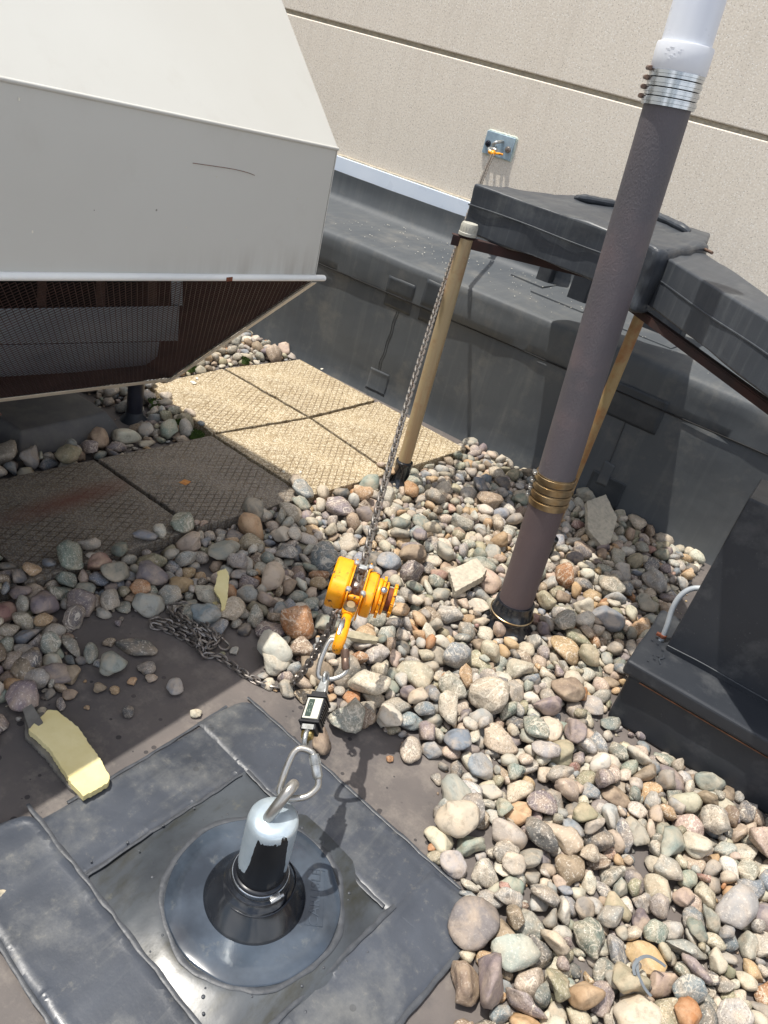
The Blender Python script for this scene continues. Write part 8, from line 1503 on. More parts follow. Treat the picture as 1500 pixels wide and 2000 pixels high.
1991,479,16,-18,0,10,21,8,1999,560,4,-32,-34,-6,18,7,1766,488,10,7,32,-14,19,7,2060,366,12,-2,4,25,60,7,2015,619,11,-35,-11,33,25,11,
722,413,73,-19,-23,35,85,8,1308,1331,11,36,36,10,40,1,802,512,58,4,-7,-33,47,3,1993,542,17,-4,-4,28,63,13,2051,895,22,-1,-10,-41,86,9,
1761,468,15,0,3,14,65,12,2080,494,12,8,2,25,47,9,829,391,53,-3,4,34,38,7,767,536,66,-15,-21,24,60,3,2066,848,5,5,1,10,33,11,672,423,63,42,-15,17,46,4,
889,479,52,-25,-37,25,50,15,2069,524,10,-4,-1,4,47,2,2082,549,15,5,0,-44,50,15,1844,516,12,4,2,-27,63,7,2115,428,14,-3,-10,-45,54,9,
1093,321,9,4,0,39,32,4,1831,490,12,-7,-4,26,46,10,1876,585,4,32,33,7,19,10,1776,456,18,-8,-18,-43,41,12,2032,996,13,30,7,-26,24,4,
2104,442,31,-22,-13,-39,60,8,871,388,66,7,-8,51,85,4,1568,948,11,7,-18,47,42,10,1480,1506,10,-3,-2,16,36,13,976,394,14,-15,0,-47,47,8,
1809,367,42,-27,7,35,58,9,2079,825,44,4,3,-8,75,9,820,501,62,26,-10,6,70,6,1955,1010,37,-14,1,-17,69,10,2052,949,55,-6,0,45,94,1,
708,518,62,-10,-50,-9,97,6,1763,414,11,-5,-3,31,73,6,2086,572,16,-4,-1,-16,61,14,1015,377,20,-4,-1,6,75,13,2102,829,15,12,-3,-43,68,0,
887,405,31,8,8,16,74,7,1972,947,12,1,4,1,59,7,1688,891,27,35,21,5,22,2,785,391,83,23,-5,19,21,8,824,441,51,0,0,20,25,12,1968,484,42,-24,20,-13,42,1,
1913,450,16,18,6,-32,38,5,2014,974,29,1,0,52,30,0,2111,559,26,-6,31,13,36,0,2094,387,8,9,-8,24,27,8,1911,655,5,-36,-4,8,28,11,
2030,1006,23,16,6,-40,34,0,1938,914,6,18,45,13,28,2,1952,507,23,-22,12,-4,28,11,1856,409,3,4,2,11,20,11,1136,867,5,35,-37,-2,30,6,
1977,768,47,14,-44,-13,38,2,2098,440,5,0,-4,-17,19,4,802,436,79,-41,0,-15,108,14,595,412,52,27,43,10,44,12,2020,651,19,2,4,-4,98,7,
1941,505,16,-17,-31,36,82,11,2122,800,13,2,6,-14,52,10,2014,536,40,-44,22,8,70,0,976,368,52,2,5,22,73,7,2061,916,34,-17,48,-4,51,7,
2001,800,47,-1,-3,10,78,5,2064,1012,55,-11,25,38,85,9,1834,439,46,43,18,4,64,10,1934,962,43,4,-2,-24,82,10,1908,972,19,35,22,16,50,10,
1943,1010,10,2,-5,-39,69,11,735,350,52,1,7,36,43,6,943,377,13,1,-9,-6,45,8,943,338,11,3,8,3,51,0,893,367,29,-18,7,7,64,2,1078,309,11,7,3,-42,44,10,
2041,860,17,-10,3,12,76,1,2135,553,5,31,-34,-3,31,12,2026,586,9,3,3,20,32,4,1645,1599,9,-29,2,-8,20,10,1470,1023,7,22,26,35,28,6,
1936,639,22,2,43,-14,25,5,1914,345,8,-32,-37,-7,44,3,1025,829,22,-7,2,-13,27,5,1928,1017,8,-11,2,14,33,1,1936,425,33,-5,46,9,25,3,
1043,385,12,2,-7,-38,43,3,1789,514,21,-36,18,-17,26,2,822,409,52,22,43,13,35,2,716,459,50,-5,3,-7,31,6,2096,409,16,7,-9,26,55,8,
1938,592,17,8,5,35,66,9,1981,1012,17,0,3,50,58,5,1790,465,9,2,-5,-24,58,11,1967,896,78,-3,0,-51,123,14,543,692,12,-3,-3,-40,44,4,
1896,487,22,-5,4,25,63,8,1010,320,19,-3,1,-14,74,13,1004,403,11,-12,-1,24,47,1,461,720,11,-4,0,-2,43,13,245,689,15,-2,-3,-33,57,4,
374,688,18,-23,11,-17,55,13,395,687,9,-2,2,37,57,11,308,730,14,6,-1,-51,70,7,1867,392,16,4,-7,-18,60,9,730,395,53,17,45,-5,37,2,
967,638,9,-3,5,18,33,10,378,1196,17,1,2,27,62,15,1451,1493,5,1,-3,-2,18,4,1133,1175,10,35,31,3,33,1,740,491,56,45,-11,3,44,4,
1039,334,6,18,47,-12,44,11,1415,1055,6,13,47,10,30,10,891,335,5,27,43,10,32,12,2021,725,8,7,2,-19,29,12,944,308,9,-29,-18,4,23,1,
1608,1338,8,-5,1,-23,28,14,767,328,53,0,-46,-5,30,1,1156,1068,9,-8,-7,48,38,1,1938,353,21,-6,-1,20,82,10,750,360,66,11,29,19,54,10,
1586,1398,12,0,2,40,43,15,2119,594,19,-4,-1,-21,74,14,1999,611,22,-5,-1,-25,86,14,2037,405,13,-11,-5,-2,48,10,1449,843,17,-7,-3,9,63,10,
1338,1611,14,1,-10,49,51,12,436,721,9,-26,-38,17,57,11,2033,1011,11,0,0,8,48,12,272,707,20,1,3,37,73,4,346,678,18,-4,-2,15,68,13,
400,733,12,12,-1,-48,50,0,1433,936,9,47,4,6,35,4,1755,364,7,2,6,32,41,6,1628,955,14,-24,-7,6,41,13,906,352,10,5,7,-6,44,0,2021,899,13,-4,-7,-11,40,5,
2123,549,10,4,-3,-18,70,11,1988,505,46,-35,30,-1,41,11,2021,675,6,-7,-47,14,29,14,709,343,51,44,18,7,37,12,1871,550,23,30,-20,-2,23,6,
1979,841,51,9,45,-11,34,6,2026,405,29,-44,-25,11,41,7,1580,905,45,21,-2,-34,25,0,1136,1509,7,-4,5,18,27,10,349,690,47,-17,11,-14,96,1,
439,1114,9,6,3,-29,32,10,1839,585,11,-1,-4,13,38,4,1054,343,12,-3,-3,26,61,2,861,483,65,21,20,-42,55,15,911,376,15,6,-8,14,51,8,
2058,502,25,-12,-5,-35,85,8,622,407,70,-2,-3,31,98,13,913,395,28,3,28,35,72,9,745,442,68,25,32,-25,63,15,1994,808,14,5,2,36,55,3,
1886,625,8,10,2,-32,38,0,2128,895,32,-1,-10,9,100,5,664,384,70,38,23,9,88,5,2107,961,16,-5,-2,-50,60,4,1925,489,17,-3,2,-22,66,13,
2100,763,11,2,1,-41,38,4,768,434,60,-5,0,-28,59,14,1494,998,15,-3,8,-35,51,4,2059,911,54,1,-14,1,40,5,1174,1627,16,9,-27,24,44,15,
932,454,28,27,18,-18,34,9,1980,441,4,-15,-44,13,19,14,1442,983,11,26,-39,12,28,5,2021,578,33,-24,14,-19,38,4,2051,617,31,33,-32,-9,28,10,
1522,1161,4,33,-32,-3,24,12,1144,989,12,-14,-4,15,31,9,840,454,54,3,-31,-34,27,2,1976,994,5,-30,33,-12,25,14,1732,845,5,18,46,13,18,9,
1365,1694,14,-19,-11,4,30,1,2132,756,9,13,32,7,34,13,2068,443,7,-28,40,-10,24,15,1211,748,16,-27,-9,-17,44,15,1097,1350,12,16,-2,13,26,10,
2030,556,20,2,-29,15,35,5,2077,357,6,4,1,43,24,3,766,364,58,-36,35,8,58,10,2050,527,7,4,-4,-27,47,11,2040,578,21,-11,-1,-39,64,5,
1788,432,34,19,-24,20,34,14,1826,387,24,-3,-4,33,92,13,1850,444,15,-5,4,-50,60,14,1944,398,25,3,-2,18,83,5,2000,986,24,5,2,35,94,3,
712,368,63,11,43,24,60,3,344,729,25,-3,-1,13,97,13,272,738,27,-16,42,-19,56,3,212,671,8,4,-1,-48,50,11,204,716,19,5,-2,-22,124,6,
403,707,44,3,-3,4,124,13,285,729,19,-8,-1,49,54,8,482,685,20,13,-5,43,69,8,506,706,18,-2,-5,-42,68,3,299,695,14,-16,-38,-4,32,0,
240,723,27,-10,0,46,105,10,1955,555,6,-48,-20,4,23,13,674,523,58,-31,38,-14,52,14,817,354,57,34,31,6,60,10,589,451,54,6,-47,18,22,9,
976,323,46,44,2,-7,44,12,1882,462,14,7,-18,19,31,3,1819,993,5,3,-4,-10,31,11,1848,457,10,-11,-20,-13,21,3,886,499,4,2,-48,-9,21,12,
1503,1666,6,44,12,11,24,15,2019,394,11,3,-2,19,42,3,2023,788,16,2,-1,-5,52,5,486,734,11,1,-47,-2,58,3,445,730,12,34,-35,-7,37,0,
351,1201,6,-27,-41,-15,25,15,257,1097,10,-4,-10,-49,38,9,531,1090,20,-11,-2,4,35,7,314,714,32,-12,-29,-11,61,1,302,709,13,6,0,48,50,3,
321,674,8,8,20,41,26,13,573,1076,19,-31,-16,-25,19,1,1602,1405,11,2,-5,-23,70,11,1996,905,12,5,-1,21,46,3,471,711,13,11,-3,28,44,7,
1974,866,18,2,1,9,59,5,1877,484,12,7,-3,2,44,9,2061,635,7,-4,2,49,43,11,1059,770,13,-2,-2,-20,37,0,1979,386,22,-7,-4,-12,62,3,
1158,840,10,1,-22,-47,43,6,817,489,61,-6,20,35,41,0,2058,1018,7,8,1,-24,30,0,666,400,51,-48,18,-2,35,6,1948,520,20,-2,-10,13,51,1,
1080,707,22,-3,26,-33,57,9,2016,465,7,-50,-13,-7,34,3,2061,772,17,45,17,-16,43,0,703,494,58,1,2,24,44,5,2117,529,11,-3,-2,19,40,13,
595,440,53,-16,45,-6,58,11,906,646,6,-19,49,-3,37,6,1939,648,8,-3,0,-10,55,6,1274,1653,8,3,-7,-22,32,9,1529,1486,13,0,4,31,38,5,
1826,531,11,-5,1,-38,41,14,2082,452,21,2,2,22,78,4,2114,396,9,1,2,-8,60,11,1876,411,5,-21,43,-5,32,11,1555,1172,12,0,6,0,50,10,
2016,593,16,-12,-12,23,45,2,2026,777,44,-6,-9,13,73,1,964,421,27,-12,-24,-44,56,14,1929,686,14,-10,4,10,61,1,2106,359,18,1,1,-9,79,12,
740,384,54,-50,-4,-1,59,6,1912,424,25,6,9,47,99,9,361,747,17,-14,29,17,23,14,450,1061,6,39,23,8,29,2,239,745,11,-29,-11,-2,34,2,
306,1181,42,-11,5,28,21,11,421,676,6,5,3,40,24,3,221,688,10,-4,-2,-12,39,14,431,742,10,-3,-10,-45,38,9,423,731,7,43,9,4,24,9,
595,1011,8,17,-19,-32,25,14,460,734,24,42,15,-4,68,2,268,684,6,-2,5,-39,29,2,1842,799,7,0,21,-32,36,11,1909,631,18,39,-1,6,53,13,
1781,407,39,-10,4,-14,54,9,1841,413,21,1,14,-19,67,1,878,341,26,-13,21,4,57,2,2017,1011,34,-17,-4,30,55,1,681,373,53,-11,-6,0,31,10,
1498,1594,10,-39,22,-19,30,13,1813,354,17,12,13,7,43,12,1313,1349,5,-4,4,-13,32,6,749,337,58,44,14,13,48,4,2073,920,13,-5,1,-35,50,14,
967,675,11,-2,2,-31,43,13,1494,1135,8,-14,-45,-5,40,3,1998,354,10,26,-3,-10,32,14,1159,1266,7,-46,24,-7,38,11,1827,431,16,0,-8,50,60,13,
888,471,12,-1,2,24,51,12,692,499,76,2,-15,-16,44,5,1975,961,25,28,32,-6,88,12,1068,1048,6,-2,-4,29,31,2,812,477,94,13,-1,-28,94,9,
2085,868,15,-5,3,46,77,7,2050,1007,7,4,8,-3,32,0,526,671,18,48,-6,-5,60,0,377,735,19,-30,40,-2,64,14,447,689,28,-1,1,-19,84,0,1258,953,16,1,-3,17,58,4,
1999,581,14,-6,1,-52,55,14,744,465,68,-1,1,6,68,9,1916,375,11,-1,4,18,57,7,788,474,60,-17,-2,18,80,11,2075,722,20,-1,2,33,86,12,
1592,1330,12,3,8,1,57,0,1784,443,21,-8,28,-1,41,5,735,400,65,-20,-2,35,30,6,2026,727,47,-27,16,3,65,1,1081,729,12,5,-29,41,34,3,
2051,722,32,6,21,27,55,15,1774,398,14,-1,-11,-45,48,13,2124,496,14,-5,10,-14,61,1,1736,362,9,1,-2,-39,32,15,1164,1119,10,-10,0,-7,32,3,
1530,1000,12,3,-2,14,46,4,1611,1300,14,-3,1,3,66,2,933,316,15,-3,-10,2,48,5,2118,761,14,7,4,-40,57,10,1988,784,19,-7,-1,44,61,4,1864,419,31,4,2,9,65,5,
2007,896,13,-24,-35,4,42,2,989,401,13,9,10,31,43,2,790,539,54,45,-18,1,56,11,1971,803,35,14,-7,32,58,0,1966,527,33,-2,-32,-14,58,12,
2092,935,26,0,-4,14,80,15,2056,552,36,-7,-14,11,110,8,1366,1515,16,-23,-20,28,38,13,2084,669,23,20,-2,39,50,0,260,1367,13,8,2,24,50,9,
80,1470,16,-1,-11,-6,53,8,2060,798,25,5,5,49,100,3,1978,501,23,-1,-10,37,89,10,1886,562,19,4,2,-26,100,7,1322,1038,9,-5,0,-29,36,14,
2092,519,14,-11,2,16,60,1,1242,1579,11,-27,-26,17,39,7,1596,843,9,34,20,2,33,4,2083,533,11,-7,-5,-21,30,1,1989,754,50,5,16,-2,68,0,
750,407,57,46,-6,-5,62,10,1481,1387,18,19,-28,-35,46,10,1851,434,25,-9,-34,-14,44,7,1747,346,16,38,-7,-20,66,13,1954,995,18,-4,7,-16,53,15,
2016,915,9,-4,0,-3,55,6,2092,594,26,-32,5,-31,57,13,823,429,66,-10,-5,49,64,12,2142,795,25,1,47,21,61,0,2097,485,36,16,6,45,90,5,
778,403,73,-18,-34,-3,65,10,2051,471,33,21,40,-7,93,1,2029,975,32,-11,8,47,38,9,1991,734,16,-5,18,-13,51,6,1809,417,35,27,-11,-2,78,15,
1813,829,10,0,6,46,68,11,717,386,66,26,32,21,61,4,924,365,32,-10,31,-39,72,0,1964,602,27,-1,-7,41,91,14,1828,462,27,-34,-13,5,92,14,
294,1438,6,3,1,-41,41,11,322,1359,7,-1,3,-29,46,11,96,1639,9,-5,9,-14,41,1,2047,637,26,33,-7,14,74,8,2012,532,7,4,-2,-15,46,11,
1918,576,41,15,-10,-8,96,9,887,467,35,-7,2,-34,57,4,1177,1120,8,-23,-31,20,30,7,1638,1115,5,-36,-29,3,30,11,2119,677,9,-3,5,-48,42,2,
2036,518,19,-5,-2,13,68,10,952,812,9,2,5,37,63,11,1787,479,29,-9,-3,27,101,2,1064,1337,19,-33,3,19,50,9,2058,693,31,-4,13,40,94,13,
660,355,56,-46,-1,-5,42,15,1890,386,20,1,19,38,54,8,2007,524,18,-28,-1,-14,40,7,2106,719,27,16,33,9,89,13,2028,374,38,5,-5,1,118,3,
881,426,28,15,14,9,59,3,2112,860,11,-5,3,42,55,7,1992,854,30,-5,10,-17,106,6,1778,508,12,-1,0,6,49,12,1348,1670,9,-4,-1,8,43,2,
2007,482,9,43,21,5,54,12,2079,622,19,-5,3,14,79,1,881,445,28,-25,-4,18,69,11,1955,653,10,-4,-9,51,39,10,159,1612,13,-4,1,0,63,2,
952,294,10,41,-19,-6,49,10,2121,408,15,15,-2,43,51,8,1468,1480,15,-4,10,8,44,2,2021,992,20,37,24,-23,59,2,1014,1272,11,41,20,1,38,5,
738,427,56,0,27,-38,39,8,780,496,88,-2,20,-6,88,14,2087,422,9,5,1,7,62,11,2075,648,30,-3,-4,3,65,15,1974,891,36,-10,0,33,70,3,
559,502,21,-36,-22,-2,73,1,2008,780,20,-4,25,-5,37,0,826,457,65,7,-36,-27,66,2,2015,878,35,4,0,-11,97,7,1576,1493,18,-10,6,41,50,3,
2108,643,17,-9,-9,9,65,10,2118,456,14,9,4,-22,64,0,875,321,16,5,1,46,61,3,2032,767,14,2,-1,-24,47,5,358,1284,10,-2,-3,5,36,14,
154,1406,13,-2,-3,-46,47,4,1993,374,13,1,-2,-38,42,5,1969,833,24,1,-4,-15,94,3,1052,287,16,2,-4,30,60,14,309,1502,21,-28,7,8,49,1,
1764,493,13,-13,35,-31,36,3,836,412,57,-21,-6,14,44,8,2109,418,33,-17,-9,36,36,7,1581,1125,18,7,-8,12,56,7,1978,402,43,-3,-3,21,59,0,
842,442,60,6,43,-23,54,14,840,429,53,2,48,-12,56,11,996,305,38,11,8,-13,86,2,2101,609,26,-19,-1,10,44,5,981,398,30,-2,12,-7,34,6,
1515,1200,9,36,-22,0,30,10,2097,900,54,-6,-2,14,124,0,1968,429,10,-45,-3,-2,66,11,1780,505,29,-21,37,-7,52,14,1031,347,23,16,-25,-8,69,8,
2089,984,50,9,-6,-2,124,5,2099,796,23,30,27,16,81,3,647,513,54,4,51,-1,56,6,783,525,61,-8,-9,-28,53,8,2007,739,16,22,-42,1,71,7,
806,379,78,5,2,-46,124,10,1972,636,15,-6,0,-15,56,12,2046,878,46,8,-18,25,46,12,1893,588,10,-2,-4,-7,40,14,2131,386,26,1,17,-48,88,1,
2014,929,6,5,1,8,37,11,1899,465,20,14,-36,16,60,15,829,518,61,-8,1,41,66,10,1045,1383,15,2,4,2,78,6,1959,924,30,5,0,9,111,7,1943,369,51,-1,1,6,92,3,
725,442,82,-1,22,-8,74,14,1050,364,20,36,-25,14,63,3,958,384,18,-2,10,-3,49,4,2013,957,29,-7,-5,47,73,11,1982,530,38,-2,15,-21,52,3,
1918,607,17,1,1,15,56,5,1994,410,19,-6,2,49,100,7,955,404,14,-9,0,50,58,10,1108,1003,11,6,4,-34,46,10,1958,534,15,3,0,9,55,4,1017,1187,18,2,-3,2,68,4,
2031,613,15,6,-1,-48,79,7,2037,930,25,2,0,-13,85,5,276,1614,12,-3,3,-33,77,6,1474,1367,18,1,1,18,67,15,2056,454,14,-2,-10,-41,54,9,
630,454,74,4,0,-15,100,0,580,439,65,-11,-20,19,61,4,1769,437,28,-25,7,-29,69,3,1999,724,41,-9,-22,-40,66,6,1949,857,32,20,17,-34,76,8,
2093,740,8,-32,-20,16,48,11,1885,409,11,-4,1,16,32,8,2114,572,13,0,10,51,49,3,1929,619,29,36,-12,2,52,6,1748,485,17,-2,41,22,56,6,
1896,452,50,-7,-9,46,42,0,921,338,31,-3,21,11,73,0,1777,358,21,3,-2,18,107,6,1730,372,20,1,44,-26,73,7,808,330,62,41,-16,-17,45,14,
973,1062,9,29,-35,-3,35,4,981,381,23,-40,-5,-1,68,3,194,1488,14,15,-36,-19,54,2,344,1696,6,-3,3,4,36,11,251,1564,13,-2,-2,19,49,13,
77,1373,9,-4,-1,24,59,11,1880,362,21,-4,-3,-45,83,3,1060,309,17,10,32,34,55,8,2056,385,23,-40,-4,-7,41,15,949,348,43,-12,-3,8,74,10,
1513,1489,19,-27,-11,-37,42,8,895,333,35,-5,26,23,49,3,1904,396,22,35,-6,-4,66,3,1077,329,15,-20,40,10,62,13,1947,666,24,-13,-3,11,61,9,
910,436,35,-22,1,22,91,1,1939,954,17,5,-1,-35,58,3,1002,348,35,-14,0,-24,90,3,2045,971,18,-1,-5,25,84,2,893,385,20,6,-35,-10,50,5,
685,412,65,-11,39,-22,73,7,1084,361,12,-2,8,51,78,6,1943,479,54,0,5,35,106,12,1960,771,27,7,34,-15,66,4,2009,769,11,-39,-3,-7,33,13,
1853,380,28,-11,-7,25,80,7,1537,1232,29,17,-46,6,30,9,1266,1347,10,48,-5,6,45,2,852,502,66,30,27,-25,57,13,1736,417,13,-39,-32,3,58,2,
1868,540,15,5,-7,-21,53,2,891,417,9,19,-43,-12,45,2,2016,804,12,-2,-13,-40,43,9,2025,632,45,-3,-3,16,68,1,883,489,20,-23,0,26,41,14,
1964,979,26,5,-13,-39,37,9,1540,791,6,-34,39,-3,40,6,1633,940,12,-43,15,-4,44,15,2062,998,16,-2,1,12,48,5,1908,844,19,-6,-8,9,51,15,
2047,775,12,0,2,36,42,15,2006,433,38,-5,17,-9,53,9,1824,505,35,-23,-36,7,78,15,1999,451,21,1,-3,8,81,12,2027,908,48,-26,-22,38,79,8,
367,1534,19,-20,48,-2,45,7,365,1637,26,23,-5,19,28,14,1996,884,10,-28,-35,7,49,14,840,477,61,6,-4,-3,62,9,1229,1574,16,-2,-8,-13,45,12,
2046,761,29,44,22,11,44,8,724,492,56,-26,28,-5,33,0,1777,530,12,8,2,24,47,9,921,465,15,1,3,28,54,15,2004,512,26,20,19,40,57,5,2073,766,5,4,2,11,35,11,
2102,665,25,-1,34,-27,60,0,882,353,22,25,-3,0,63,3,1928,510,40,27,19,-1,56,5,2076,599,15,28,-2,17,55,6,1875,447,36,15,46,-6,71,10,
1911,532,30,7,7,28,104,3,1920,643,13,-13,-5,32,52,1,193,1251,5,10,2,-31,22,0,50,1506,6,2,-2,-31,18,5,118,1688,4,4,4,27,23,11,
296,1489,19,-22,-5,36,41,10,314,1432,25,-27,37,-15,30,14,718,477,66,13,-4,36,74,8,1945,433,19,-15,49,7,62,15,903,460,25,-4,-19,6,54,13,
2011,566,28,11,-2,32,79,13,1974,566,39,2,-2,19,110,10,909,465,5,-32,-39,2,33,6,2102,544,27,-10,2,-32,76,15,1810,541,32,-15,-5,-47,68,13,
607,488,63,-51,1,-10,83,7,2034,600,45,-5,17,-45,94,2,1800,395,36,-23,8,31,76,3,1894,449,19,-25,-5,27,38,12,768,456,69,39,25,-11,59,8,
1622,1635,9,-2,2,40,37,12,2135,630,40,6,5,4,118,14,1913,481,15,20,18,39,38,9,666,496,62,-1,-4,10,68,14,2026,431,19,5,-6,-11,73,9,
1988,711,26,3,-10,-8,66,0,1799,370,11,0,-5,39,56,2,1824,513,8,0,0,20,49,6,1934,535,10,-3,-4,46,47,2,776,342,82,33,-31,-6,86,8,2014,859,10,3,4,29,69,11,
1899,511,10,-2,-2,-36,65,11,162,1337,6,4,-1,26,21,4,
]
def stone_shapes(n=16, sub=3):
    import bmesh, numpy as np
    rs=np.random.RandomState(5)
    out=[]
    bm=bmesh.new(); bmesh.ops.create_icosphere(bm,subdivisions=sub,radius=1.0)
    V0=np.array([v.co[:] for v in bm.verts]); F=[[v.index for v in f.verts] for f in bm.faces]; bm.free()
    for k in range(n):
        V=V0.copy()
        ang = (.55+.45*rs.rand()) if k%4 else 0.25      # angularity
        npl=rs.randint(3,6)+int(ang*7)
        N=rs.normal(size=(npl,3)); N/=np.linalg.norm(N,axis=1)[:,None]
        D=rs.uniform(.50,.80,size=npl)
        soft=.02+.16*(1-ang)
        for nn,d in zip(N,D):
            s=V@nn; over=np.maximum(s-d,0)
            # soft clip
            V-= (over*(1-soft))[:,None]*nn
        # low frequency noise
        for q in range(5):
            w=rs.normal(size=3)*rs.uniform(1.2,2.6); p=rs.uniform(0,6.28); amp=.055
            V*= (1+amp*np.sin(V0@w+p))[:,None]
        if ang>.5:
            for q in range(5):
                w=rs.normal(size=3)*5; p=rs.uniform(0,6.28)
                V*=(1+.024*np.sin(V0@w+p))[:,None]
        ext=(V.max(0)-V.min(0))/2; V-=(V.max(0)+V.min(0))/2; V/=ext
        b=rs.uniform(.62,.92); c=rs.uniform(.42,.70)
        if k in(6,11): b,c=.6,.3
        V*=np.array([1,b,c])
        out.append(V)
    return out,F
SH3, F3 = stone_shapes(16, 3); SH2, F2 = stone_shapes(16, 2)
raw = np.array(STONES, float).reshape(-1, 8); NS = len(raw)          # x, y, z, turn (three), size, shape
XYZ = raw[:, :3]*np.array([.002, .002, .001])-np.array([3.4, 0, 0]); RV = raw[:, 3:6]*.06; RA = np.maximum(np.linalg.norm(RV, axis=1), 1e-6)
QQ = np.column_stack([np.cos(RA/2), RV/RA[:, None]*np.sin(RA/2)[:, None]]); AA = raw[:, 6]/2000.; KK = raw[:, 7].astype(int)
PAL = [('pale tan', (208, 198, 178), 14), ('cream', (220, 213, 198), 9), ('pinkish tan', (204, 184, 166), 10), ('warm grey', (172, 167, 156), 15), ('light grey', (188, 187, 180), 13), ('green grey', (154, 162, 150), 11), ('blue grey', (146, 154, 160), 10),
       ('orange tan', (204, 170, 128), 6), ('rusty orange', (190, 134, 88), 1.6), ('purple grey', (148, 137, 138), 8), ('brown', (160, 140, 120), 8), ('dark grey', (120, 119, 117), 6), ('olive', (168, 163, 136), 6), ('rose red', (174, 132, 122), 1.5)]
rs = random.Random(77); wts = [p[2] for p in PAL]
def tint(i=None):
    p = rs.choices(PAL, wts)[0] if i is None else PAL[i]; k = rs.uniform(.68, 1.05); c = tuple(min(1, v*k*.82*rs.uniform(.96, 1.04)) for v in s2l(p[1])); return p[0], c
ME3 = []
for k in range(16):
    me = bpy.data.meshes.new('stone'); me.from_pydata(SH3[k].tolist(), [], F3); me.polygons.foreach_set('use_smooth', [True]*len(me.polygons)); me.materials.append(MT['stone']); ME3.append(me)
SHN = [('rounded', 'oval', 'egg shaped', 'blocky')[k % 4] for k in range(16)]
def where(x, y):
    d = lambda a, b: math.hypot(x-a, y-b)
    L = [(d(-.53, 2.19)/.32, 'beside the foot of the purple pipe'), (d(-1.35, 2.7)/.3, 'around the foot of the capped post'), (d(-.93, 1.8)/.35, 'under the yellow hoist'), (d(-.7, 1.5)/.22, 'at the membrane edge below the hoist'), (d(-.3, 1.5)/.25, 'right of the load cell'),
         (d(.0, 1.15)/.2, 'by the right corner of the anchor flashing'), (d(.1, .85)/.22, 'beside the near side of the flashing'), (d(.35, .95)/.25, 'in the bottom right corner'), (d(.45, 1.5)/.28, 'by the right edge of the photo'), (d(.3, 1.85)/.25, 'against the foot of the equipment curb'), (d(.05, 1.5)/.25, 'in the middle of the near stone bed'),
         (d(-.1, 1.85)/.22, 'left of the equipment curb corner'), (d(-.35, 2.7)/.35, 'between purple pipe and equipment curb'), (d(-.6, 3.1)/.3, 'along the roof curb in shade'), (d(-1.0, 2.5)/.35, 'between capped post and purple pipe'), (d(-1.25, 1.75)/.25, 'in the shade left of the hoist'), (d(-1.4, 1.4)/.22, 'in shade above the slack chain'),
         (d(-1.6, 1.25)/.25, 'below the rust stained paver'), (d(-1.45, .95)/.25, 'in the left pile near the foam scrap'), (d(-1.1, 2.15)/.25, 'by the front edge of the pavers'), (d(-2.3, 1.6)/.4, 'between black pad and shaded pavers'), (d(-2.4, 2.25)/.3, 'around the unit leg'), (d(-2.6, 3.1)/.45, 'behind the pavers by the roof curb')]
    return min(L)[1]
NIND = 262
used = {}
for i in range(NIND):
    nm, c = tint(); o = bpy.data.objects.new('river_stone', ME3[KK[i]]); COL.objects.link(o); o.location = XYZ[i]; o.rotation_mode = 'QUATERNION'; o.rotation_quaternion = QQ[i]; a = AA[i]; o.scale = (a, a, a); o.color = (*c, 1)
    sz = 'small ' if a < .027 else ('large ' if a > .038 else '')
    lab = f'{sz}{nm} {SHN[KK[i]]} river stone {where(XYZ[i][0], XYZ[i][1])}'
    tag(o, lab, 'stone', 'river stones of the ballast bed')
# the remaining bed as one mass
idx = np.arange(NIND, NS); nv, nf = len(SH2[0]), len(F2); F2a = np.array(F2)
Vall = np.zeros((len(idx)*nv, 3)); Call = np.zeros((len(idx)*nv, 4), np.float32)
for j, i in enumerate(idx):
    w_, x, y, z = QQ[i]; Rm = np.array([[1-2*(y*y+z*z), 2*(x*y-z*w_), 2*(x*z+y*w_)], [2*(x*y+z*w_), 1-2*(x*x+z*z), 2*(y*z-x*w_)], [2*(x*z-y*w_), 2*(y*z+x*w_), 1-2*(x*x+y*y)]])
    Vall[j*nv:(j+1)*nv] = (SH2[KK[i]]*AA[i])@Rm.T+XYZ[i]; nm, c = tint(); Call[j*nv:(j+1)*nv] = (*c, rs.random())
# fine grit between the stones
SH1, F1 = stone_shapes(6, 2); ng = 3600; F1a = np.array(F1); nr = np.random.RandomState(31); pick = nr.randint(0, NS, ng); Vg = []; Cg = []
V1 = [v for v in SH1]
for g in range(ng):
    b0 = XYZ[pick[g]]; a = nr.uniform(.003, .0085); th = nr.uniform(0, 6.28); q = V1[g % 6]*a; cs, sn = math.cos(th), math.sin(th)
    gx, gy = b0[0]+nr.normal()*.03, b0[1]+nr.normal()*.03
    Vg.append(np.column_stack([q[:, 0]*cs-q[:, 1]*sn+gx, q[:, 0]*sn+q[:, 1]*cs+gy, q[:, 2]+a*.5])); nm, c = tint(rs.choice((0, 3, 4, 7, 10, 11))); Cg.append(np.tile(np.array([*c, .2], np.float32), (nv, 1)))
Vall = np.concatenate([Vall]+Vg); Call = np.concatenate([Call]+Cg); 
me = bpy.data.meshes.new('river_gravel'); Fall = (np.arange(len(Vall)//nv)[:, None, None]*nv+F2a[None]).reshape(-1, 3)
me.vertices.add(len(Vall)); me.vertices.foreach_set('co', Vall.ravel()); me.loops.add(Fall.size); me.loops.foreach_set('vertex_index', Fall.ravel().astype(np.int32))
me.polygons.add(len(Fall)); me.polygons.foreach_set('loop_start', np.arange(0, Fall.size, 3, dtype=np.int32)); me.polygons.foreach_set('use_smooth', np.ones(len(Fall), bool)); me.update(calc_edges=True)
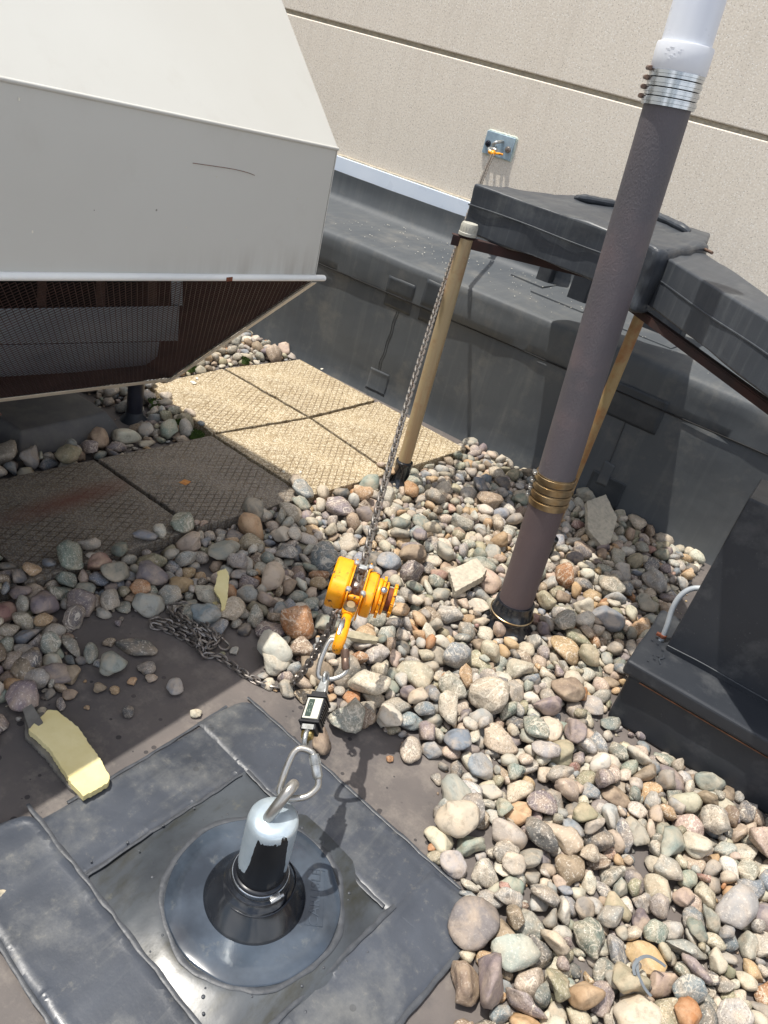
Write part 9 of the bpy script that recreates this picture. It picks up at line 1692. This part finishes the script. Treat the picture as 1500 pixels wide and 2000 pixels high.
at = me.color_attributes.new('tint', 'FLOAT_COLOR', 'POINT'); at.data.foreach_set('color', Call.ravel()); me.materials.append(MT['stones'])
o = bpy.data.objects.new('river_gravel', me); COL.objects.link(o); tag(o, 'bed of mixed river gravel across the roof', 'gravel', kind='stuff')
# loose stones on the bare membrane: pixel, half sizes in px, colour index, shape, turn, label
LOOSE = [(222, 1302, 25, 22, 5, 0, .2, 'round speckled grey green stone alone on the bare membrane below the slate'), (286, 1303, 19, 12, 3, 1, .1, 'flat oval grey stone right of the round speckled one'), (342, 1342, 17, 15, 4, 4, .5, 'light grey stone nearest the water spots'),
         (250, 1388, 12, 10, 11, 8, .3, 'small dark grey pebble above the foam scrap'), (383, 1390, 12, 8, 0, 5, .2, 'small tan pebble on the bare strip'), (213, 1252, 12, 8, 10, 3, 0, 'small brown pebble near the bed edge'), (178, 1275, 14, 19, 5, 12, 1.3, 'upright olive grey stone left of the slate'), (191, 1291, 8, 8, 6, 2, 0, 'tiny blue grey pebble touching the olive grey stone'),
         (55, 1310, 30, 33, 10, 13, .9, 'big blocky purplish brown stone in the left pile'), (110, 1322, 36, 19, 9, 10, .2, 'flat purple brown stone with a pointed end'), (296, 1321, 12, 8, 2, 7, .2, 'small pinkish square pebble under the flat oval stone'), (258, 1327, 9, 7, 7, 3, .2, 'tiny yellow pebble on the membrane'), (224, 1344, 10, 7, 7, 8, .2, 'tiny orange pebble beside a brown one'), (196, 1341, 12, 9, 10, 0, .2, 'small brown pebble left of the orange one'),
         (136, 1354, 14, 10, 10, 5, .1, 'brown oval pebble above the foam scrap'), (119, 1372, 9, 14, 9, 9, 1.2, 'pointed purple pebble beside the foam scrap'), (45, 1368, 33, 26, 9, 4, .3, 'large reddish brown stone at the torn end of the foam'), (170, 1376, 6, 4, 7, 2, 0, 'tiny orange fleck of stone on the membrane'), (82, 1384, 9, 7, 0, 2, 0, 'little cream pebble touching the foam scrap'),
         (713, 1402, 21, 21, 10, 0, .7, 'round brown stone just right of the load cell'), (757, 1421, 7, 6, 3, 3, 0, 'tiny grey pebble right of the round brown stone'), (803, 1469, 23, 20, 0, 12, .3, 'mottled tan stone alone on the membrane right of the shadow'), (763, 1478, 8, 6, 8, 5, 0, 'tiny orange pebble left of the mottled tan stone'),
         (629, 1453, 22, 23, 10, 13, 1.0, 'angular brown stone behind the shackle of the load cell'), (538, 1297, 27, 27, 1, 0, 1.1, 'whitish round granite stone beside the slack chain'), (370, 1207, 21, 17, 5, 12, .4, 'grey green stone inside the loops of slack chain'), (435, 1273, 6, 5, 12, 5, 0, 'tiny pebble right of the coiled chain'),
         (852, 1672, 18, 11, 12, 1, .1, 'small olive stone on the corner of the flashing'), (845, 1652, 9, 7, 8, 3, 0, 'tiny red orange pebble above the small olive stone'), (842, 1628, 11, 9, 7, 8, 0, 'small orange pebble at the membrane tip'), (458, 1268, 9, 7, 4, 3, .4, 'small grey pebble between chain and stones'), (266, 1263, 42, 18, 11, 6, .15, 'flat dark slate piece on the bare membrane')]
LOOSE += [(2, 1745, 14, 10, 0, 5, 0, 'tan stone at the very left edge on the flashing'), (893, 1562, 30, 40, 4, 9, 1.1, 'long pale grey stone at the tip of the bare membrane'), (20, 1796, 1, 1, 0, 0, 0, '')][:2]
for (px, py, sx, sy, ci, k, rot, lab) in LOOSE:
    p = atz(px, py, .015); dist = (p-Vector((0, 0, CH))).dot(fwd); ax_ = sx*dist/CF; ay_ = sy*dist/CF/.8; az_ = min(ax_, ay_)*(.75 if k != 6 else .35)
    ext = SH3[k].max(0); nm, c = tint(ci); o = bpy.data.objects.new('loose_stone', ME3[k]); COL.objects.link(o); o.color = (*c, 1)
    ax2 = unit((rgt.x, rgt.y, 0)); base = math.atan2(ax2.y, ax2.x)
    o.scale = (ax_, ay_/ext[1], az_/ext[2]); o.location = (p.x, p.y, az_*.93); o.rotation_euler = (0, 0, base+rot*.3)
    tag(o, lab, 'stone', 'loose stones on the bare membrane')
